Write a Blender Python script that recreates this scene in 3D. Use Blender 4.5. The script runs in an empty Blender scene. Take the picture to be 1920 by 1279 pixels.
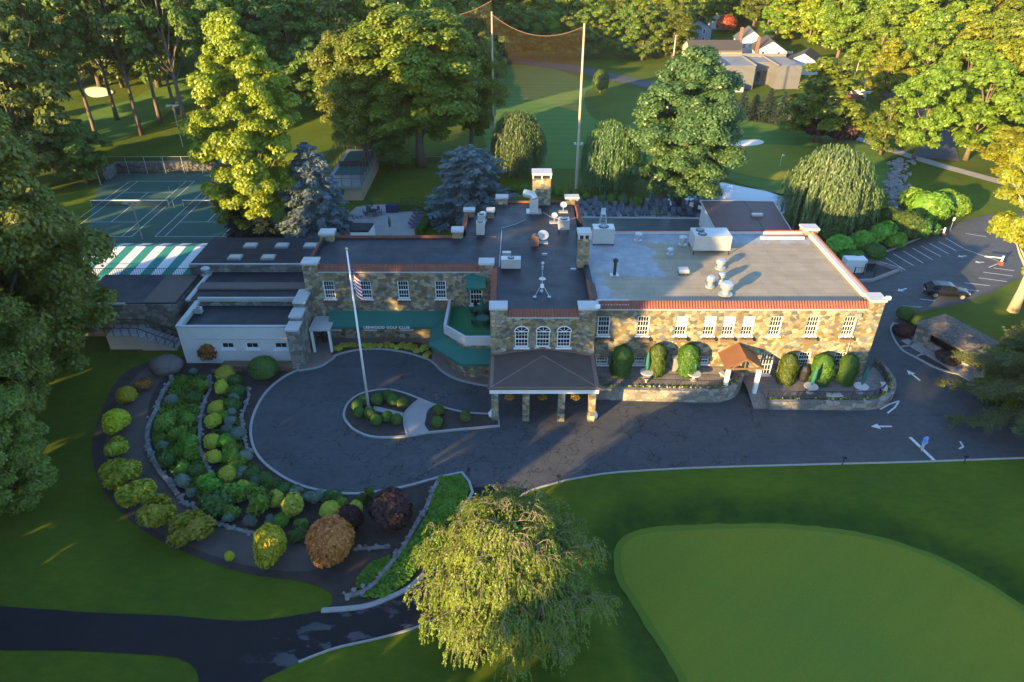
import bpy, math, random
import numpy as np
from mathutils import Vector, Matrix, noise
from mathutils.geometry import tessellate_polygon, delaunay_2d_cdt
random.seed(7); RNG = np.random.default_rng(11)
S = bpy.context.scene; COL = S.collection
# ---------------------------------------------------------------- camera maths (survey of the site from the photograph)
H, F, TH = 40.0, 1300.0, math.radians(32.3)
CT, ST = math.cos(TH), math.sin(TH)
def ray(u, v):
    dx = (u-960)/F; dy = (639.5-v)/F
    return dx, CT+dy*ST, -ST+dy*CT
def G(u, v, z=0.0):
    dx, y, dz = ray(u, v); t = (z-H)/dz
    return Vector((dx*t, y*t, z))
def UY(u, v, Y):
    dx, y, dz = ray(u, v); t = Y/y
    return Vector((dx*t, Y, H+dz*t))
# ---------------------------------------------------------------- tagging
def tag(o, label=None, cat=None, group=None, kind=None):
    if label: o['label'] = label
    if cat: o['category'] = cat
    if group: o['group'] = group
    if kind: o['kind'] = kind
    return o
def empty(name, loc, label, cat, group=None, rz=0.0):
    o = bpy.data.objects.new(name, None); COL.objects.link(o)
    o.location = loc; o.rotation_euler = (0, 0, rz); o.empty_display_size = .3
    return tag(o, label, cat, group)
def link(name, me, parent=None, local=False):
    o = bpy.data.objects.new(name, me); COL.objects.link(o)
    if parent is not None:
        o.parent = parent
        if not local:      # mesh in world coordinates: cancel every ancestor's place
            off = Vector((0, 0, 0)); p = parent
            while p is not None: off += Vector(p.location); p = p.parent
            o.location = -off
    return o
def copy_tree(src, loc, rz=0.0, label=None, group=None, scale=None):
    r = src.copy(); COL.objects.link(r); r.location = loc; r.rotation_euler = (0, 0, rz)
    if scale is not None: r.scale = scale
    if label: r['label'] = label
    if group: r['group'] = group
    for ch in KIDS[src]:
        c = ch.copy(); COL.objects.link(c); c.parent = r
        for g in KIDS.get(ch, []):
            d = g.copy(); COL.objects.link(d); d.parent = c
    return r
class _K(dict):
    def __missing__(self, k):
        return [o for o in bpy.data.objects if o.parent == k]
    def get(self, k, d=None): return self[k]
KIDS = _K()
ORD = ['first','second','third','fourth','fifth','sixth','seventh','eighth','ninth','tenth','eleventh','twelfth','thirteenth','fourteenth','fifteenth','sixteenth','seventeenth','eighteenth','nineteenth','twentieth','twenty-first','twenty-second','twenty-third','twenty-fourth','twenty-fifth','twenty-sixth','twenty-seventh','twenty-eighth','twenty-ninth','thirtieth','thirty-first','thirty-second','thirty-third','thirty-fourth','thirty-fifth']
# ---------------------------------------------------------------- mesh collector
class MB:
    def __init__(s): s.v = []; s.f = []; s.m = []
    def add(s, vs, fs, m=0):
        b = len(s.v); s.v += [tuple(x) for x in vs]
        for f in fs: s.f.append(tuple(b+i for i in f)); s.m.append(m)
    def box(s, x0, x1, y0, y1, z0, z1, m=0):
        s.add([(x0,y0,z0),(x1,y0,z0),(x1,y1,z0),(x0,y1,z0),(x0,y0,z1),(x1,y0,z1),(x1,y1,z1),(x0,y1,z1)],
              [(0,3,2,1),(4,5,6,7),(0,1,5,4),(1,2,6,5),(2,3,7,6),(3,0,4,7)], m)
    def bar(s, p, q, w, h, m=0, up=Vector((0,0,1))):
        p = Vector(p); q = Vector(q); d = (q-p).normalized(); r = d.cross(up)
        if r.length < 1e-4: r = d.cross(Vector((0,1,0)))
        r.normalize(); u = r.cross(d)
        vs = [c + r*(a*w/2) + u*(b*h/2) for c in (p, q) for a, b in ((-1,-1),(1,-1),(1,1),(-1,1))]
        s.add(vs, [(0,1,2,3),(7,6,5,4),(0,4,5,1),(1,5,6,2),(2,6,7,3),(3,7,4,0)], m)
    def tube(s, pts, rs, n=8, m=0, cap=True):
        pts = [Vector(p) for p in pts]
        if not hasattr(rs, '__len__'): rs = [rs]*len(pts)
        rings = []
        ref = Vector((0.31, 0.77, 0.13))
        for i, p in enumerate(pts):
            d = (pts[min(i+1, len(pts)-1)] - pts[max(i-1, 0)]).normalized()
            a = d.cross(ref)
            if a.length < .05: a = d.cross(Vector((1,0,0)))
            a.normalize(); b = d.cross(a)
            rings.append([p + (a*math.cos(t)+b*math.sin(t))*rs[i] for t in [2*math.pi*k/n for k in range(n)]])
        vs = [x for r in rings for x in r]; fs = []
        for i in range(len(rings)-1):
            for k in range(n):
                fs.append((i*n+k, i*n+(k+1)%n, (i+1)*n+(k+1)%n, (i+1)*n+k))
        if cap: fs.append(tuple(range(n))[::-1]); fs.append(tuple((len(rings)-1)*n+k for k in range(n)))
        s.add(vs, fs, m)
    def lathe(s, c, prof, n=16, m=0):      # prof: (radius, z)
        vs = [(c[0]+r*math.cos(2*math.pi*k/n), c[1]+r*math.sin(2*math.pi*k/n), c[2]+z) for r, z in prof for k in range(n)]
        fs = [(i*n+k, i*n+(k+1)%n, (i+1)*n+(k+1)%n, (i+1)*n+k) for i in range(len(prof)-1) for k in range(n)]
        fs.append(tuple(range(n))[::-1]); fs.append(tuple((len(prof)-1)*n+k for k in range(n)))
        s.add(vs, fs, m)
    def prism(s, poly, z0, z1, m=0, mtop=None):
        n = len(poly); A = sum(poly[i][0]*poly[(i+1)%n][1]-poly[(i+1)%n][0]*poly[i][1] for i in range(n))
        P = list(poly) if A > 0 else list(poly)[::-1]
        vs = [(p[0],p[1],z0) for p in P]+[(p[0],p[1],z1) for p in P]
        s.add(vs, [(i,(i+1)%n,n+(i+1)%n,n+i) for i in range(n)], m)
        tr = tessellate_polygon([[Vector((p[0],p[1],0)) for p in P]])
        tops = []; bots = []
        for t in tr:
            a, b, c = [Vector((P[i][0],P[i][1],0)) for i in t]
            if (b-a).cross(c-a).z < 0: t = t[::-1]
            tops.append(tuple(n+i for i in t)); bots.append(tuple(t)[::-1])
        s.add(vs, tops, m if mtop is None else mtop); s.add(vs, bots, m)
    def sweep(s, pts, w, z0, z1, m=0, closed=False, side=0.0):
        pts = [Vector((p[0],p[1],0)) for p in pts]; n = len(pts); L = []; R = []
        for i in range(n):
            a = pts[i-1] if (i > 0 or closed) else pts[i]; c = pts[(i+1)%n] if (i < n-1 or closed) else pts[i]
            d = (c-a)
            if d.length < 1e-6: d = Vector((1,0,0))
            d.normalize(); nn = Vector((-d.y, d.x, 0))
            L.append(pts[i]+nn*(w/2+side)); R.append(pts[i]-nn*(w/2-side))
        vs = []
        for i in range(n):
            vs += [(R[i].x,R[i].y,z0),(R[i].x,R[i].y,z1),(L[i].x,L[i].y,z1),(L[i].x,L[i].y,z0)]
        fs = []
        for i in range(n if closed else n-1):
            j = (i+1)%n
            for k in range(3): fs.append((4*i+k, 4*j+k, 4*j+k+1, 4*i+k+1)[::-1])
        if not closed: fs += [(0,1,2,3), tuple(4*(n-1)+k for k in (3,2,1,0))]
        s.add(vs, fs, m)
    def ball(s, c, r, n=10, k=7, m=0, jit=0.0, sz=1.0):
        vs = []; 
        for i in range(k+1):
            ph = math.pi*i/k
            for j in range(n):
                t = 2*math.pi*j/n; q = 1+random.uniform(-jit, jit)
                vs.append((c[0]+r*q*math.sin(ph)*math.cos(t), c[1]+r*q*math.sin(ph)*math.sin(t), c[2]+r*q*sz*math.cos(ph)))
        s.add(vs, [((i+1)*n+j, (i+1)*n+(j+1)%n, i*n+(j+1)%n, i*n+j) for i in range(k) for j in range(n)], m)
    def mesh(s, name, mats, smooth=False):
        me = bpy.data.meshes.new(name); me.from_pydata(s.v, [], s.f)
        for mm in (mats if isinstance(mats, (list, tuple)) else [mats]):
            if mm is not None: me.materials.append(mm)
        me.polygons.foreach_set('material_index', s.m)
        if smooth: me.polygons.foreach_set('use_smooth', [True]*len(s.f))
        me.update(); return me
    def build(s, name, mats, parent=None, smooth=False, local=False):
        return link(name, s.mesh(name, mats, smooth), parent, local)
def crom(pts, k=6, closed=False):
    P = [Vector((p[0],p[1],0)) for p in pts]; n = len(P); out = []
    for i in range(n if closed else n-1):
        if closed: a,b,c,d = P[i-1],P[i],P[(i+1)%n],P[(i+2)%n]
        else: a,b,c,d = P[max(i-1,0)],P[i],P[i+1],P[min(i+2,n-1)]
        for j in range(k):
            t = j/k
            out.append(.5*((2*b)+(c-a)*t+(2*a-5*b+4*c-d)*t*t+(3*b-a-3*c+d)*t**3))
    if not closed: out.append(P[-1])
    return out
# ---------------------------------------------------------------- materials
def nt(name):
    m = bpy.data.materials.new(name); m.use_nodes = True; t = m.node_tree; t.nodes.clear()
    o = t.nodes.new('ShaderNodeOutputMaterial'); return m, t, o
def N(t, typ, **kw):
    n = t.nodes.new(typ)
    for k, v in kw.items():
        if k.startswith('i_'):
            key = k[2:]; key = int(key) if key.isdigit() else key.replace('_', ' ')
            n.inputs[key].default_value = v
        else: setattr(n, k, v)
    return n
def ramp(t, fac, stops, interp='LINEAR'):
    r = t.nodes.new('ShaderNodeValToRGB'); r.color_ramp.interpolation = interp
    e = r.color_ramp.elements
    while len(e) < len(stops): e.new(.5)
    for i, (p, c) in enumerate(stops): e[i].position = p; e[i].color = (*c, 1) if len(c) == 3 else c
    t.links.new(fac, r.inputs[0]); return r.outputs[0]
def coords(t, scale=(1,1,1), rot=(0,0,0)):
    c = N(t, 'ShaderNodeTexCoord'); mp = N(t, 'ShaderNodeMapping'); mp.inputs['Scale'].default_value = scale; mp.inputs['Rotation'].default_value = rot
    t.links.new(c.outputs['Object'], mp.inputs[0]); return mp.outputs[0]
def noi(t, vec, scale, detail=4, rough=.6):
    n = N(t, 'ShaderNodeTexNoise'); n.inputs['Scale'].default_value = scale; n.inputs['Detail'].default_value = detail; n.inputs['Roughness'].default_value = rough
    t.links.new(vec, n.inputs['Vector']); return n.outputs['Fac']
def mixc(t, fac, a, b, mode='MIX'):
    m = N(t, 'ShaderNodeMix'); m.data_type = 'RGBA'; m.blend_type = mode
    if hasattr(fac, 'links'): t.links.new(fac, m.inputs[0])
    else: m.inputs[0].default_value = fac
    for k, x in ((6, a), (7, b)):
        if hasattr(x, 'links'): t.links.new(x, m.inputs[k])
        else: m.inputs[k].default_value = (*x, 1)
    return m.outputs[2]
def math_(t, op, a, b=None, c=None):
    m = N(t, 'ShaderNodeMath', operation=op)
    for k, x in enumerate((a, b, c)):
        if x is None: continue
        if hasattr(x, 'links'): t.links.new(x, m.inputs[k])
        else: m.inputs[k].default_value = x
    return m.outputs[0]
def prin(t, out, col, rough=.8, bump=None, bs=.3, bd=.02, metallic=0, spec=None):
    p = N(t, 'ShaderNodeBsdfPrincipled')
    if hasattr(col, 'links'): t.links.new(col, p.inputs['Base Color'])
    else: p.inputs['Base Color'].default_value = (*col, 1)
    if hasattr(rough, 'links'): t.links.new(rough, p.inputs['Roughness'])
    else: p.inputs['Roughness'].default_value = rough
    p.inputs['Metallic'].default_value = metallic
    if spec is not None: p.inputs['Specular IOR Level'].default_value = spec
    if bump is not None:
        b = N(t, 'ShaderNodeBump'); b.inputs['Strength'].default_value = bs; b.inputs['Distance'].default_value = bd
        t.links.new(bump, b.inputs['Height']); t.links.new(b.outputs[0], p.inputs['Normal'])
    t.links.new(p.outputs[0], out.inputs[0]); return p
def sc(c, k): return tuple(min(1, x*k) for x in c)
def mat(name, col, rough=.8, var=.18, scale=3.0, bump=.0, metallic=0, spec=None, col2=None, fine=18.0):
    m, t, o = nt(name); v = coords(t)
    a = noi(t, v, scale, 5); b = noi(t, v, fine, 3)
    f = math_(t, 'ADD', math_(t, 'MULTIPLY', a, .65), math_(t, 'MULTIPLY', b, .35))
    c = ramp(t, f, [(.3, sc(col, 1-var)), (.7, col2 if col2 else sc(col, 1+var))])
    prin(t, o, c, rough, b if bump else None, bump, .02, metallic, spec); return m
def stone_mat(name, cols, scale=2.2, mortar=(.16,.14,.115), sz=(1,1,1.35), bump=.6):
    m, t, o = nt(name); v = coords(t, sz)
    w = N(t, 'ShaderNodeVectorMath', operation='ADD')
    nz = N(t, 'ShaderNodeTexNoise'); nz.inputs['Scale'].default_value = 1.6; nz.inputs['Detail'].default_value = 2; t.links.new(v, nz.inputs['Vector'])
    ms = N(t, 'ShaderNodeVectorMath', operation='SCALE'); ms.inputs['Scale'].default_value = .35; t.links.new(nz.outputs['Color'], ms.inputs[0])
    t.links.new(v, w.inputs[0]); t.links.new(ms.outputs[0], w.inputs[1])
    vo = N(t, 'ShaderNodeTexVoronoi'); vo.inputs['Scale'].default_value = scale; t.links.new(w.outputs[0], vo.inputs['Vector'])
    ve = N(t, 'ShaderNodeTexVoronoi', feature='DISTANCE_TO_EDGE'); ve.inputs['Scale'].default_value = scale; t.links.new(w.outputs[0], ve.inputs['Vector'])
    sp = N(t, 'ShaderNodeSeparateColor'); t.links.new(vo.outputs['Color'], sp.inputs[0])
    n = len(cols); c = ramp(t, sp.outputs[0], [(i/n, k) for i, k in enumerate(cols)], 'CONSTANT')
    c = mixc(t, .45, c, ramp(t, noi(t, v, 9, 5), [(.3,(.35,.35,.35)),(.7,(1,1,1))]), 'MULTIPLY')
    e = ramp(t, ve.outputs['Distance'], [(.015,(0,0,0)),(.06,(1,1,1))])
    c = mixc(t, .5, c, ramp(t, noi(t, v, .35, 3), [(.3,(.6,.6,.6)),(.7,(1,1,1))]), 'MULTIPLY')
    c = mixc(t, e, mortar, c)
    prin(t, o, c, .85, ve.outputs['Distance'], bump, .06, spec=.2); return m
LODE = {}
def leaf_mat(name, col, col2, trans=.35, hv=.12):
    m, t, o = nt(name)
    g = N(t, 'ShaderNodeNewGeometry'); oi = N(t, 'ShaderNodeObjectInfo')
    c = ramp(t, g.outputs['Random Per Island'], [(0, sc(col, 1-hv*1.6)), (.5, col), (1, col2)])
    v = coords(t); c = mixc(t, ramp(t, noi(t, v, .45, 2), [(.35,(0,0,0)),(.65,(.55,.55,.55))]), c, sc(col2, 1.12))
    h = N(t, 'ShaderNodeHueSaturation'); t.links.new(c, h.inputs['Color'])
    t.links.new(math_(t, 'ADD', math_(t, 'MULTIPLY', oi.outputs['Random'], .05), .475), h.inputs['Hue'])
    t.links.new(math_(t, 'ADD', math_(t, 'MULTIPLY', oi.outputs['Random'], .45), .78), h.inputs['Value'])
    d = N(t, 'ShaderNodeBsdfDiffuse'); tr = N(t, 'ShaderNodeBsdfTranslucent'); gl = N(t, 'ShaderNodeBsdfGlossy'); gl.inputs['Roughness'].default_value = .45
    gl.inputs['Color'].default_value = (.5,.5,.5,1)
    for s_ in (d, tr): t.links.new(h.outputs[0], s_.inputs['Color'])
    a = N(t, 'ShaderNodeMixShader'); a.inputs[0].default_value = trans; t.links.new(d.outputs[0], a.inputs[1]); t.links.new(tr.outputs[0], a.inputs[2])
    b = N(t, 'ShaderNodeMixShader'); b.inputs[0].default_value = .05; t.links.new(a.outputs[0], b.inputs[1]); t.links.new(gl.outputs[0], b.inputs[2])
    t.links.new(b.outputs[0], o.inputs[0]); return m
def grass_mat(name, c1, c2, c3=None, stripe=None, fine=14, big=.12):
    m, t, o = nt(name); v = coords(t)
    a = noi(t, v, big, 4); b = noi(t, v, 1.1, 5, .7); f = noi(t, v, fine, 3, .8)
    c = ramp(t, a, [(.3, c1), (.65, c2)])
    c = mixc(t, ramp(t, b, [(.35,(0,0,0)),(.7,(.6,.6,.6))]), c, c3 or sc(c2, .7))
    c = mixc(t, .55, c, ramp(t, f, [(.25,(.45,.45,.45)),(.75,(1.0,1.0,1.0))]), 'MULTIPLY')
    if stripe:
        w = N(t, 'ShaderNodeTexWave', wave_type='RINGS' if stripe[0] == 'R' else 'BANDS'); w.inputs['Scale'].default_value = stripe[1]; w.inputs['Distortion'].default_value = 1.0; w.inputs['Detail Scale'].default_value = .2
        t.links.new(coords(t, (1,1,0), (0,0,stripe[2])) if len(stripe) < 4 else _off(t, stripe[3]), w.inputs['Vector'])
        c = mixc(t, .35, c, ramp(t, w.outputs['Fac'], [(.35,(.7,.7,.7)),(.65,(1,1,1))]), 'MULTIPLY')
    if name == 'putting green':
        w_ = N(t, 'ShaderNodeTexWave', wave_type='BANDS'); w_.inputs['Scale'].default_value = .16; w_.inputs['Distortion'].default_value = .6; w_.inputs['Detail Scale'].default_value = .3; t.links.new(coords(t, (1,1,0), (0,0,.9)), w_.inputs['Vector'])
        c = mixc(t, .09, c, ramp(t, w_.outputs['Fac'], [(.42,(.72,.72,.72)),(.58,(1,1,1))]), 'MULTIPLY')
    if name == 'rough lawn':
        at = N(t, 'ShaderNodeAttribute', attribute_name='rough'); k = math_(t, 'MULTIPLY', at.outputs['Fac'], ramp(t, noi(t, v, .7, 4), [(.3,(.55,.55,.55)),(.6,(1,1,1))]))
        c = mixc(t, k, c, (.020,.052,.006))  # slope shade around the green, painted in as a darker grass tint
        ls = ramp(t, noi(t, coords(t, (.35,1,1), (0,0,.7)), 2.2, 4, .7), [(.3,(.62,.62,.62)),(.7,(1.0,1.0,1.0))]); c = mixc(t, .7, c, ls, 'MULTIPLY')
    prin(t, o, c, .9, f, .5, .05, spec=.15); return m
def _off(t, off):
    c = N(t, 'ShaderNodeTexCoord'); mp = N(t, 'ShaderNodeMapping'); mp.inputs['Location'].default_value = (-off[0], -off[1], 0); mp.inputs['Scale'].default_value = (1,1,0)
    t.links.new(c.outputs['Object'], mp.inputs[0]); return mp.outputs[0]
def asphalt_mat(name, base, crack=True, patch=None, light=.0):
    m, t, o = nt(name); v = coords(t)
    a = noi(t, v, .22, 5, .65); f = noi(t, v, 30, 2)
    c = ramp(t, a, [(.3, sc(base, .82)), (.7, sc(base, 1.2))])
    c = mixc(t, .35, c, ramp(t, f, [(.3,(.6,.6,.6)),(.7,(1,1,1))]), 'MULTIPLY')
    c = mixc(t, .55, c, ramp(t, noi(t, coords(t, (.12,1.0,1)), 1.1, 5, .7), [(.3,(.66,.66,.66)),(.5,(1,1,1)),(.75,(1,1,1))]), 'MULTIPLY')
    c = mixc(t, .5, c, ramp(t, noi(t, v, 1.6, 5, .75), [(.35,(.6,.6,.6)),(.6,(1,1,1))]), 'MULTIPLY')
    if crack:
        w = N(t, 'ShaderNodeVectorMath', operation='ADD'); nz = N(t, 'ShaderNodeTexNoise'); nz.inputs['Scale'].default_value = .8; nz.inputs['Detail'].default_value = 3
        t.links.new(v, nz.inputs['Vector']); t.links.new(v, w.inputs[0])
        ms = N(t, 'ShaderNodeVectorMath', operation='SCALE'); ms.inputs['Scale'].default_value = 3.2; t.links.new(nz.outputs['Color'], ms.inputs[0]); t.links.new(ms.outputs[0], w.inputs[1])
        ve = N(t, 'ShaderNodeTexVoronoi', feature='DISTANCE_TO_EDGE'); ve.inputs['Scale'].default_value = .42; t.links.new(w.outputs[0], ve.inputs['Vector'])
        e = ramp(t, ve.outputs['Distance'], [(.0,(1,1,1)),(.028,(0,0,0))])
        # the cracks are worst where the loop meets the portico
        d = N(t, 'ShaderNodeVectorMath', operation='DISTANCE'); t.links.new(coords(t, (.55,1,1)), d.inputs[0]); d.inputs[1].default_value = (0.0, 46.0, 0)
        near = N(t, 'ShaderNodeMapRange'); near.inputs[1].default_value = 3; near.inputs[2].default_value = 17; near.inputs[3].default_value = .30; near.inputs[4].default_value = -.06; t.links.new(d.outputs['Value'], near.inputs[0])
        k = ramp(t, math_(t, 'ADD', noi(t, v, .33, 3), near.outputs[0]), [(.55,(0,0,0)),(.66,(.85,.85,.85))])
        c = mixc(t, mixc(t, 1.0, e, k, 'MULTIPLY'), c, (.012,.012,.014))
    if patch:
        k = ramp(t, noi(t, coords(t, (.55,1,1)), .75, 4, .55), [(.53,(0,0,0)),(.57,(1,1,1))])
        d_ = N(t, 'ShaderNodeVectorMath', operation='DISTANCE'); t.links.new(coords(t, (.7,1,1)), d_.inputs[0]); d_.inputs[1].default_value = (-6.6, 26.0, 0); k2 = ramp(t, math_(t, 'MULTIPLY', d_.outputs['Value'], .1), [(.3,(.85,.85,.85)),(.55,(0,0,0))])
        c = mixc(t, mixc(t, 1.0, k, k2, 'MULTIPLY'), c, patch)
    prin(t, o, c, .8, f, .25, .01, spec=.3); return m
M = {}
ST_COLS = [(.275+(x[0]-.38)*1.0, .235+(x[1]-.30)*1.05, .165+(x[2]-.2)*1.05) for x in [(.42,.31,.16),(.30,.22,.12),(.50,.40,.24),(.24,.20,.15),(.36,.29,.19),(.58,.47,.30),(.33,.23,.11),(.44,.36,.25),(.27,.25,.21),(.50,.36,.18)]]
M['stone'] = stone_mat('fieldstone', ST_COLS)
M['stone_grey'] = stone_mat('grey fieldstone', [(.30,.27,.22),(.22,.2,.17),(.40,.36,.30),(.18,.17,.15),(.34,.31,.27)], 1.5)
M['rock'] = stone_mat('loose garden stone', [(.22,.21,.2),(.15,.15,.15),(.32,.31,.29),(.27,.24,.2)], 3.5, (.05,.05,.05))
def membrane():
    m, t, o = nt('black roof membrane'); v = coords(t); c = ramp(t, noi(t, v, .3, 5, .65), [(.3,(.012,.013,.019)),(.55,(.020,.021,.028)),(.75,(.036,.038,.046))])
    w = N(t, 'ShaderNodeTexBrick'); w.inputs['Scale'].default_value = 1.0; w.inputs['Brick Width'].default_value = 9; w.inputs['Row Height'].default_value = 2.4; w.inputs['Mortar Size'].default_value = .035; w.inputs['Mortar Smooth'].default_value = .4
    w.inputs['Color1'].default_value = (0,0,0,1); w.inputs['Color2'].default_value = (.06,.06,.06,1); w.inputs['Mortar'].default_value = (.6,.6,.6,1); t.links.new(v, w.inputs['Vector'])
    c = mixc(t, w.outputs['Color'], c, (.055,.057,.066)); r = math_(t, 'ADD', math_(t, 'MULTIPLY', noi(t, v, .5, 3), -.5), .78); prin(t, o, c, r, noi(t, v, 4, 3), .15, .02, spec=.35); return m
M['roof'] = membrane()
M['roof_brown'] = mat('brown roof felt', (.085,.058,.045), .8, .25, .6, .15)
M['cap'] = mat('white coping', (.44,.43,.41), .6, .12, 1.2)
M['white'] = mat('white paint', (.74,.73,.70), .55, .06, 2)
M['stucco'] = mat('white stucco', (.60,.58,.55), .85, .07, 1.2, .1)
M['trim'] = mat('cream trim', (.60,.54,.44), .6, .08, 2)
M['glass'] = mat('dark window glass', (.02,.026,.034), .07, .3, .4, spec=.9)
M['shade'] = mat('pale window blind', (.66,.58,.44), .7, .05, 2)
M['concrete'] = mat('concrete', (.30,.28,.26), .85, .15, .8, .2)
M['paver'] = mat('brown pavers', (.19,.14,.12), .85, .18, 1.0, .2)
M['kerb'] = mat('pale kerb stone', (.30,.29,.275), .85, .2, 2.5, .2)
M['green_canvas'] = mat('green canvas', (.012,.115,.085), .75, .12, .7)
M['green_floor'] = mat('green felt floor', (.008,.125,.045), .9, .12, .6)
M['iron'] = mat('black iron', (.02,.02,.022), .5, .2, 5)
M['wood'] = mat('weathered wood', (.16,.10,.06), .8, .25, 4, .2)
M['pole'] = mat('bleached timber pole', (.42,.34,.25), .8, .2, 3, .2)
M['metal'] = mat('pale metal cabinet', (.50,.49,.45), .45, .12, 1.5, metallic=.3)
M['galv'] = mat('galvanised metal', (.46,.47,.48), .4, .15, 4, metallic=.6)
M['dark'] = mat('black plastic', (.02,.021,.024), .5, .2, 4)
M['bark'] = mat('grey brown bark', (.14,.105,.075), .9, .35, 2.0, .6)
M['bark_pale'] = mat('pale bark', (.38,.30,.21), .9, .3, 2.0, .5)
M['mulch'] = mat('dark bark mulch', (.042,.031,.026), .95, .5, 1.2, .8, fine=22)
M['soil'] = mat('bare grey soil path', (.085,.066,.055), .95, .25, .8, .5, fine=20)
M['sand'] = mat('bunker sand', (.72,.66,.55), .9, .08, 1.0)
M['chairblue'] = mat('slate blue lounger fabric', (.075,.095,.12), .8, .25, 3)
M['flag'] = mat('x', (.7,.7,.7))
M['fred'] = mat('red cloth', (.42,.02,.03), .8); M['fwhite'] = mat('white cloth', (.75,.73,.7), .8); M['fblue'] = mat('navy cloth', (.02,.03,.12), .8)
M['asphalt'] = asphalt_mat('old asphalt', (.072,.076,.080))
M['asphalt_smooth'] = asphalt_mat('car park asphalt', (.088,.090,.092), False)
M['asphalt_dark'] = asphalt_mat('fresh black asphalt', (.012,.012,.015), False, (.075,.078,.085))
M['paint'] = mat('worn white road paint', (.55,.55,.53), .8, .25, 6)
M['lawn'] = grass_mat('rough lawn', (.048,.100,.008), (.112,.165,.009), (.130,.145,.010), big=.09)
M['fairway'] = grass_mat('mown fairway', (.080,.190,.034), (.125,.215,.032), (.12,.18,.03), ('R', .09, 0, (9,195)), 8)
M['collar'] = grass_mat('green collar', (.100,.175,.022), (.155,.195,.018), (.13,.17,.018), None, 12, .2)
M['putting'] = grass_mat('putting green', (.140,.205,.024), (.240,.235,.018), (.21,.20,.018), None, 10, .055)
M['fringe'] = grass_mat('dark fringe turf', (.018,.050,.007), (.040,.072,.009), None, None, 14, .3)
M['ground_cover'] = grass_mat('leafy ground cover', (.022,.070,.010), (.045,.11,.018), (.02,.05,.012), None, 6, .5)
M['pond'] = None
# ---------------------------------------------------------------- terrain
GREEN_PX = [(1153,1060),(1156,1025),(1178,1003),(1215,992),(1270,988),(1340,985),(1440,984),(1540,990),(1630,1004),(1715,1028),(1800,1065),(1880,1112),(1960,1170),(2060,1270),(2100,1420),(1345,1420),(1275,1275),(1225,1195),(1185,1130),(1160,1090)]
ZG = -1.3
GREEN = [G(u, v, ZG) for u, v in GREEN_PX]
GREENS = crom(GREEN, 4, True)
_gp = np.array([(p.x, p.y) for p in GREENS])
def pdist(P, X, Y):
    """signed distance (negative inside) of points to polygon P"""
    d = np.full(X.shape, 1e9); inside = np.zeros(X.shape, bool); n = len(P)
    for i in range(n):
        ax, ay = P[i]; bx, by = P[(i+1)%n]; ex, ey = bx-ax, by-ay
        t = np.clip(((X-ax)*ex+(Y-ay)*ey)/(ex*ex+ey*ey+1e-12), 0, 1)
        d = np.minimum(d, np.hypot(X-ax-t*ex, Y-ay-t*ey))
        c = ((ay > Y) != (by > Y)) & (X < (bx-ax)*(Y-ay)/((by-ay)+1e-12)+ax)
        inside ^= c
    return np.where(inside, -d, d)
def sm(x): x = np.clip(x, 0, 1); return x*x*(3-2*x)
STREAM = [G(*p) for p in [(1690,300),(1683,330),(1680,360),(1690,385),(1702,402),(1712,412)]]
def zt(X, Y):
    X = np.asarray(X, float); Y = np.asarray(Y, float)
    d = pdist(_gp, X, Y)
    z = ZG*(1-sm((d-.3)/3.6))
    hill = sm((Y-119.5)/4)*sm((-14-X)/8)*2.2 + sm((Y-125)/60)*sm((-10-X)/30)*5
    z = z + hill
    z = z + sm((Y-150)/200)*sm((X-40)/60)*9          # wooded rise on the right
    z = z - .02
    return z
def zt1(x, y): return float(zt(np.array([x]), np.array([y]))[0])
def GT(u, v):
    p = G(u, v, 0.0)
    for _ in range(12): p = G(u, v, zt1(p.x, p.y))
    return p
def grid_terrain():
    def ax(lo, a, b, hi, st):
        c = list(np.arange(a, b+.01, st)); s = st; x = b
        while x < hi: s *= 1.35; x += s; c.append(x)
        s = st; x = a; pre = []
        while x > lo: s *= 1.35; x -= s; pre.append(x)
        return np.array(pre[::-1]+c)
    xs = ax(-2600, -60, 62, 2600, .8); ys = ax(-900, 14, 150, 3600, .8)
    X, Y = np.meshgrid(xs, ys); Z = zt(X, Y)
    nx, ny = len(xs), len(ys)
    me = bpy.data.meshes.new('ground')
    co = np.stack([X, Y, Z], -1).reshape(-1, 3)
    idx = np.arange(nx*ny).reshape(ny, nx)
    q = np.stack([idx[:-1,:-1], idx[:-1,1:], idx[1:,1:], idx[1:,:-1]], -1).reshape(-1, 4)
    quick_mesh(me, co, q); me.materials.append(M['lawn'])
    me.polygons.foreach_set('use_smooth', [True]*len(q))
    at = me.attributes.new('rough', 'FLOAT', 'POINT'); dd = pdist(_gp, X, Y); ang = np.sin(X*.9)*.3+np.sin(Y*.7+X*.3)*.35  # weight of the painted bank shade just outside the green's edge
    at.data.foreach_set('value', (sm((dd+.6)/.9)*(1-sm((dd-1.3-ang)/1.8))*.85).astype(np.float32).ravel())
    return link('ground', me)
def quick_mesh(me, co, q):
    k = q.shape[1]
    me.vertices.add(len(co)); me.vertices.foreach_set('co', co.astype(np.float32).ravel())
    me.loops.add(q.size); me.loops.foreach_set('vertex_index', q.astype(np.int32).ravel())
    me.polygons.add(len(q)); me.polygons.foreach_set('loop_start', np.arange(0, q.size, k, dtype=np.int32))
    me.polygons.foreach_set('loop_total', np.full(len(q), k, dtype=np.int32))
    me.update(calc_edges=True); me.validate()
tag(grid_terrain(), kind='structure')
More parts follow.
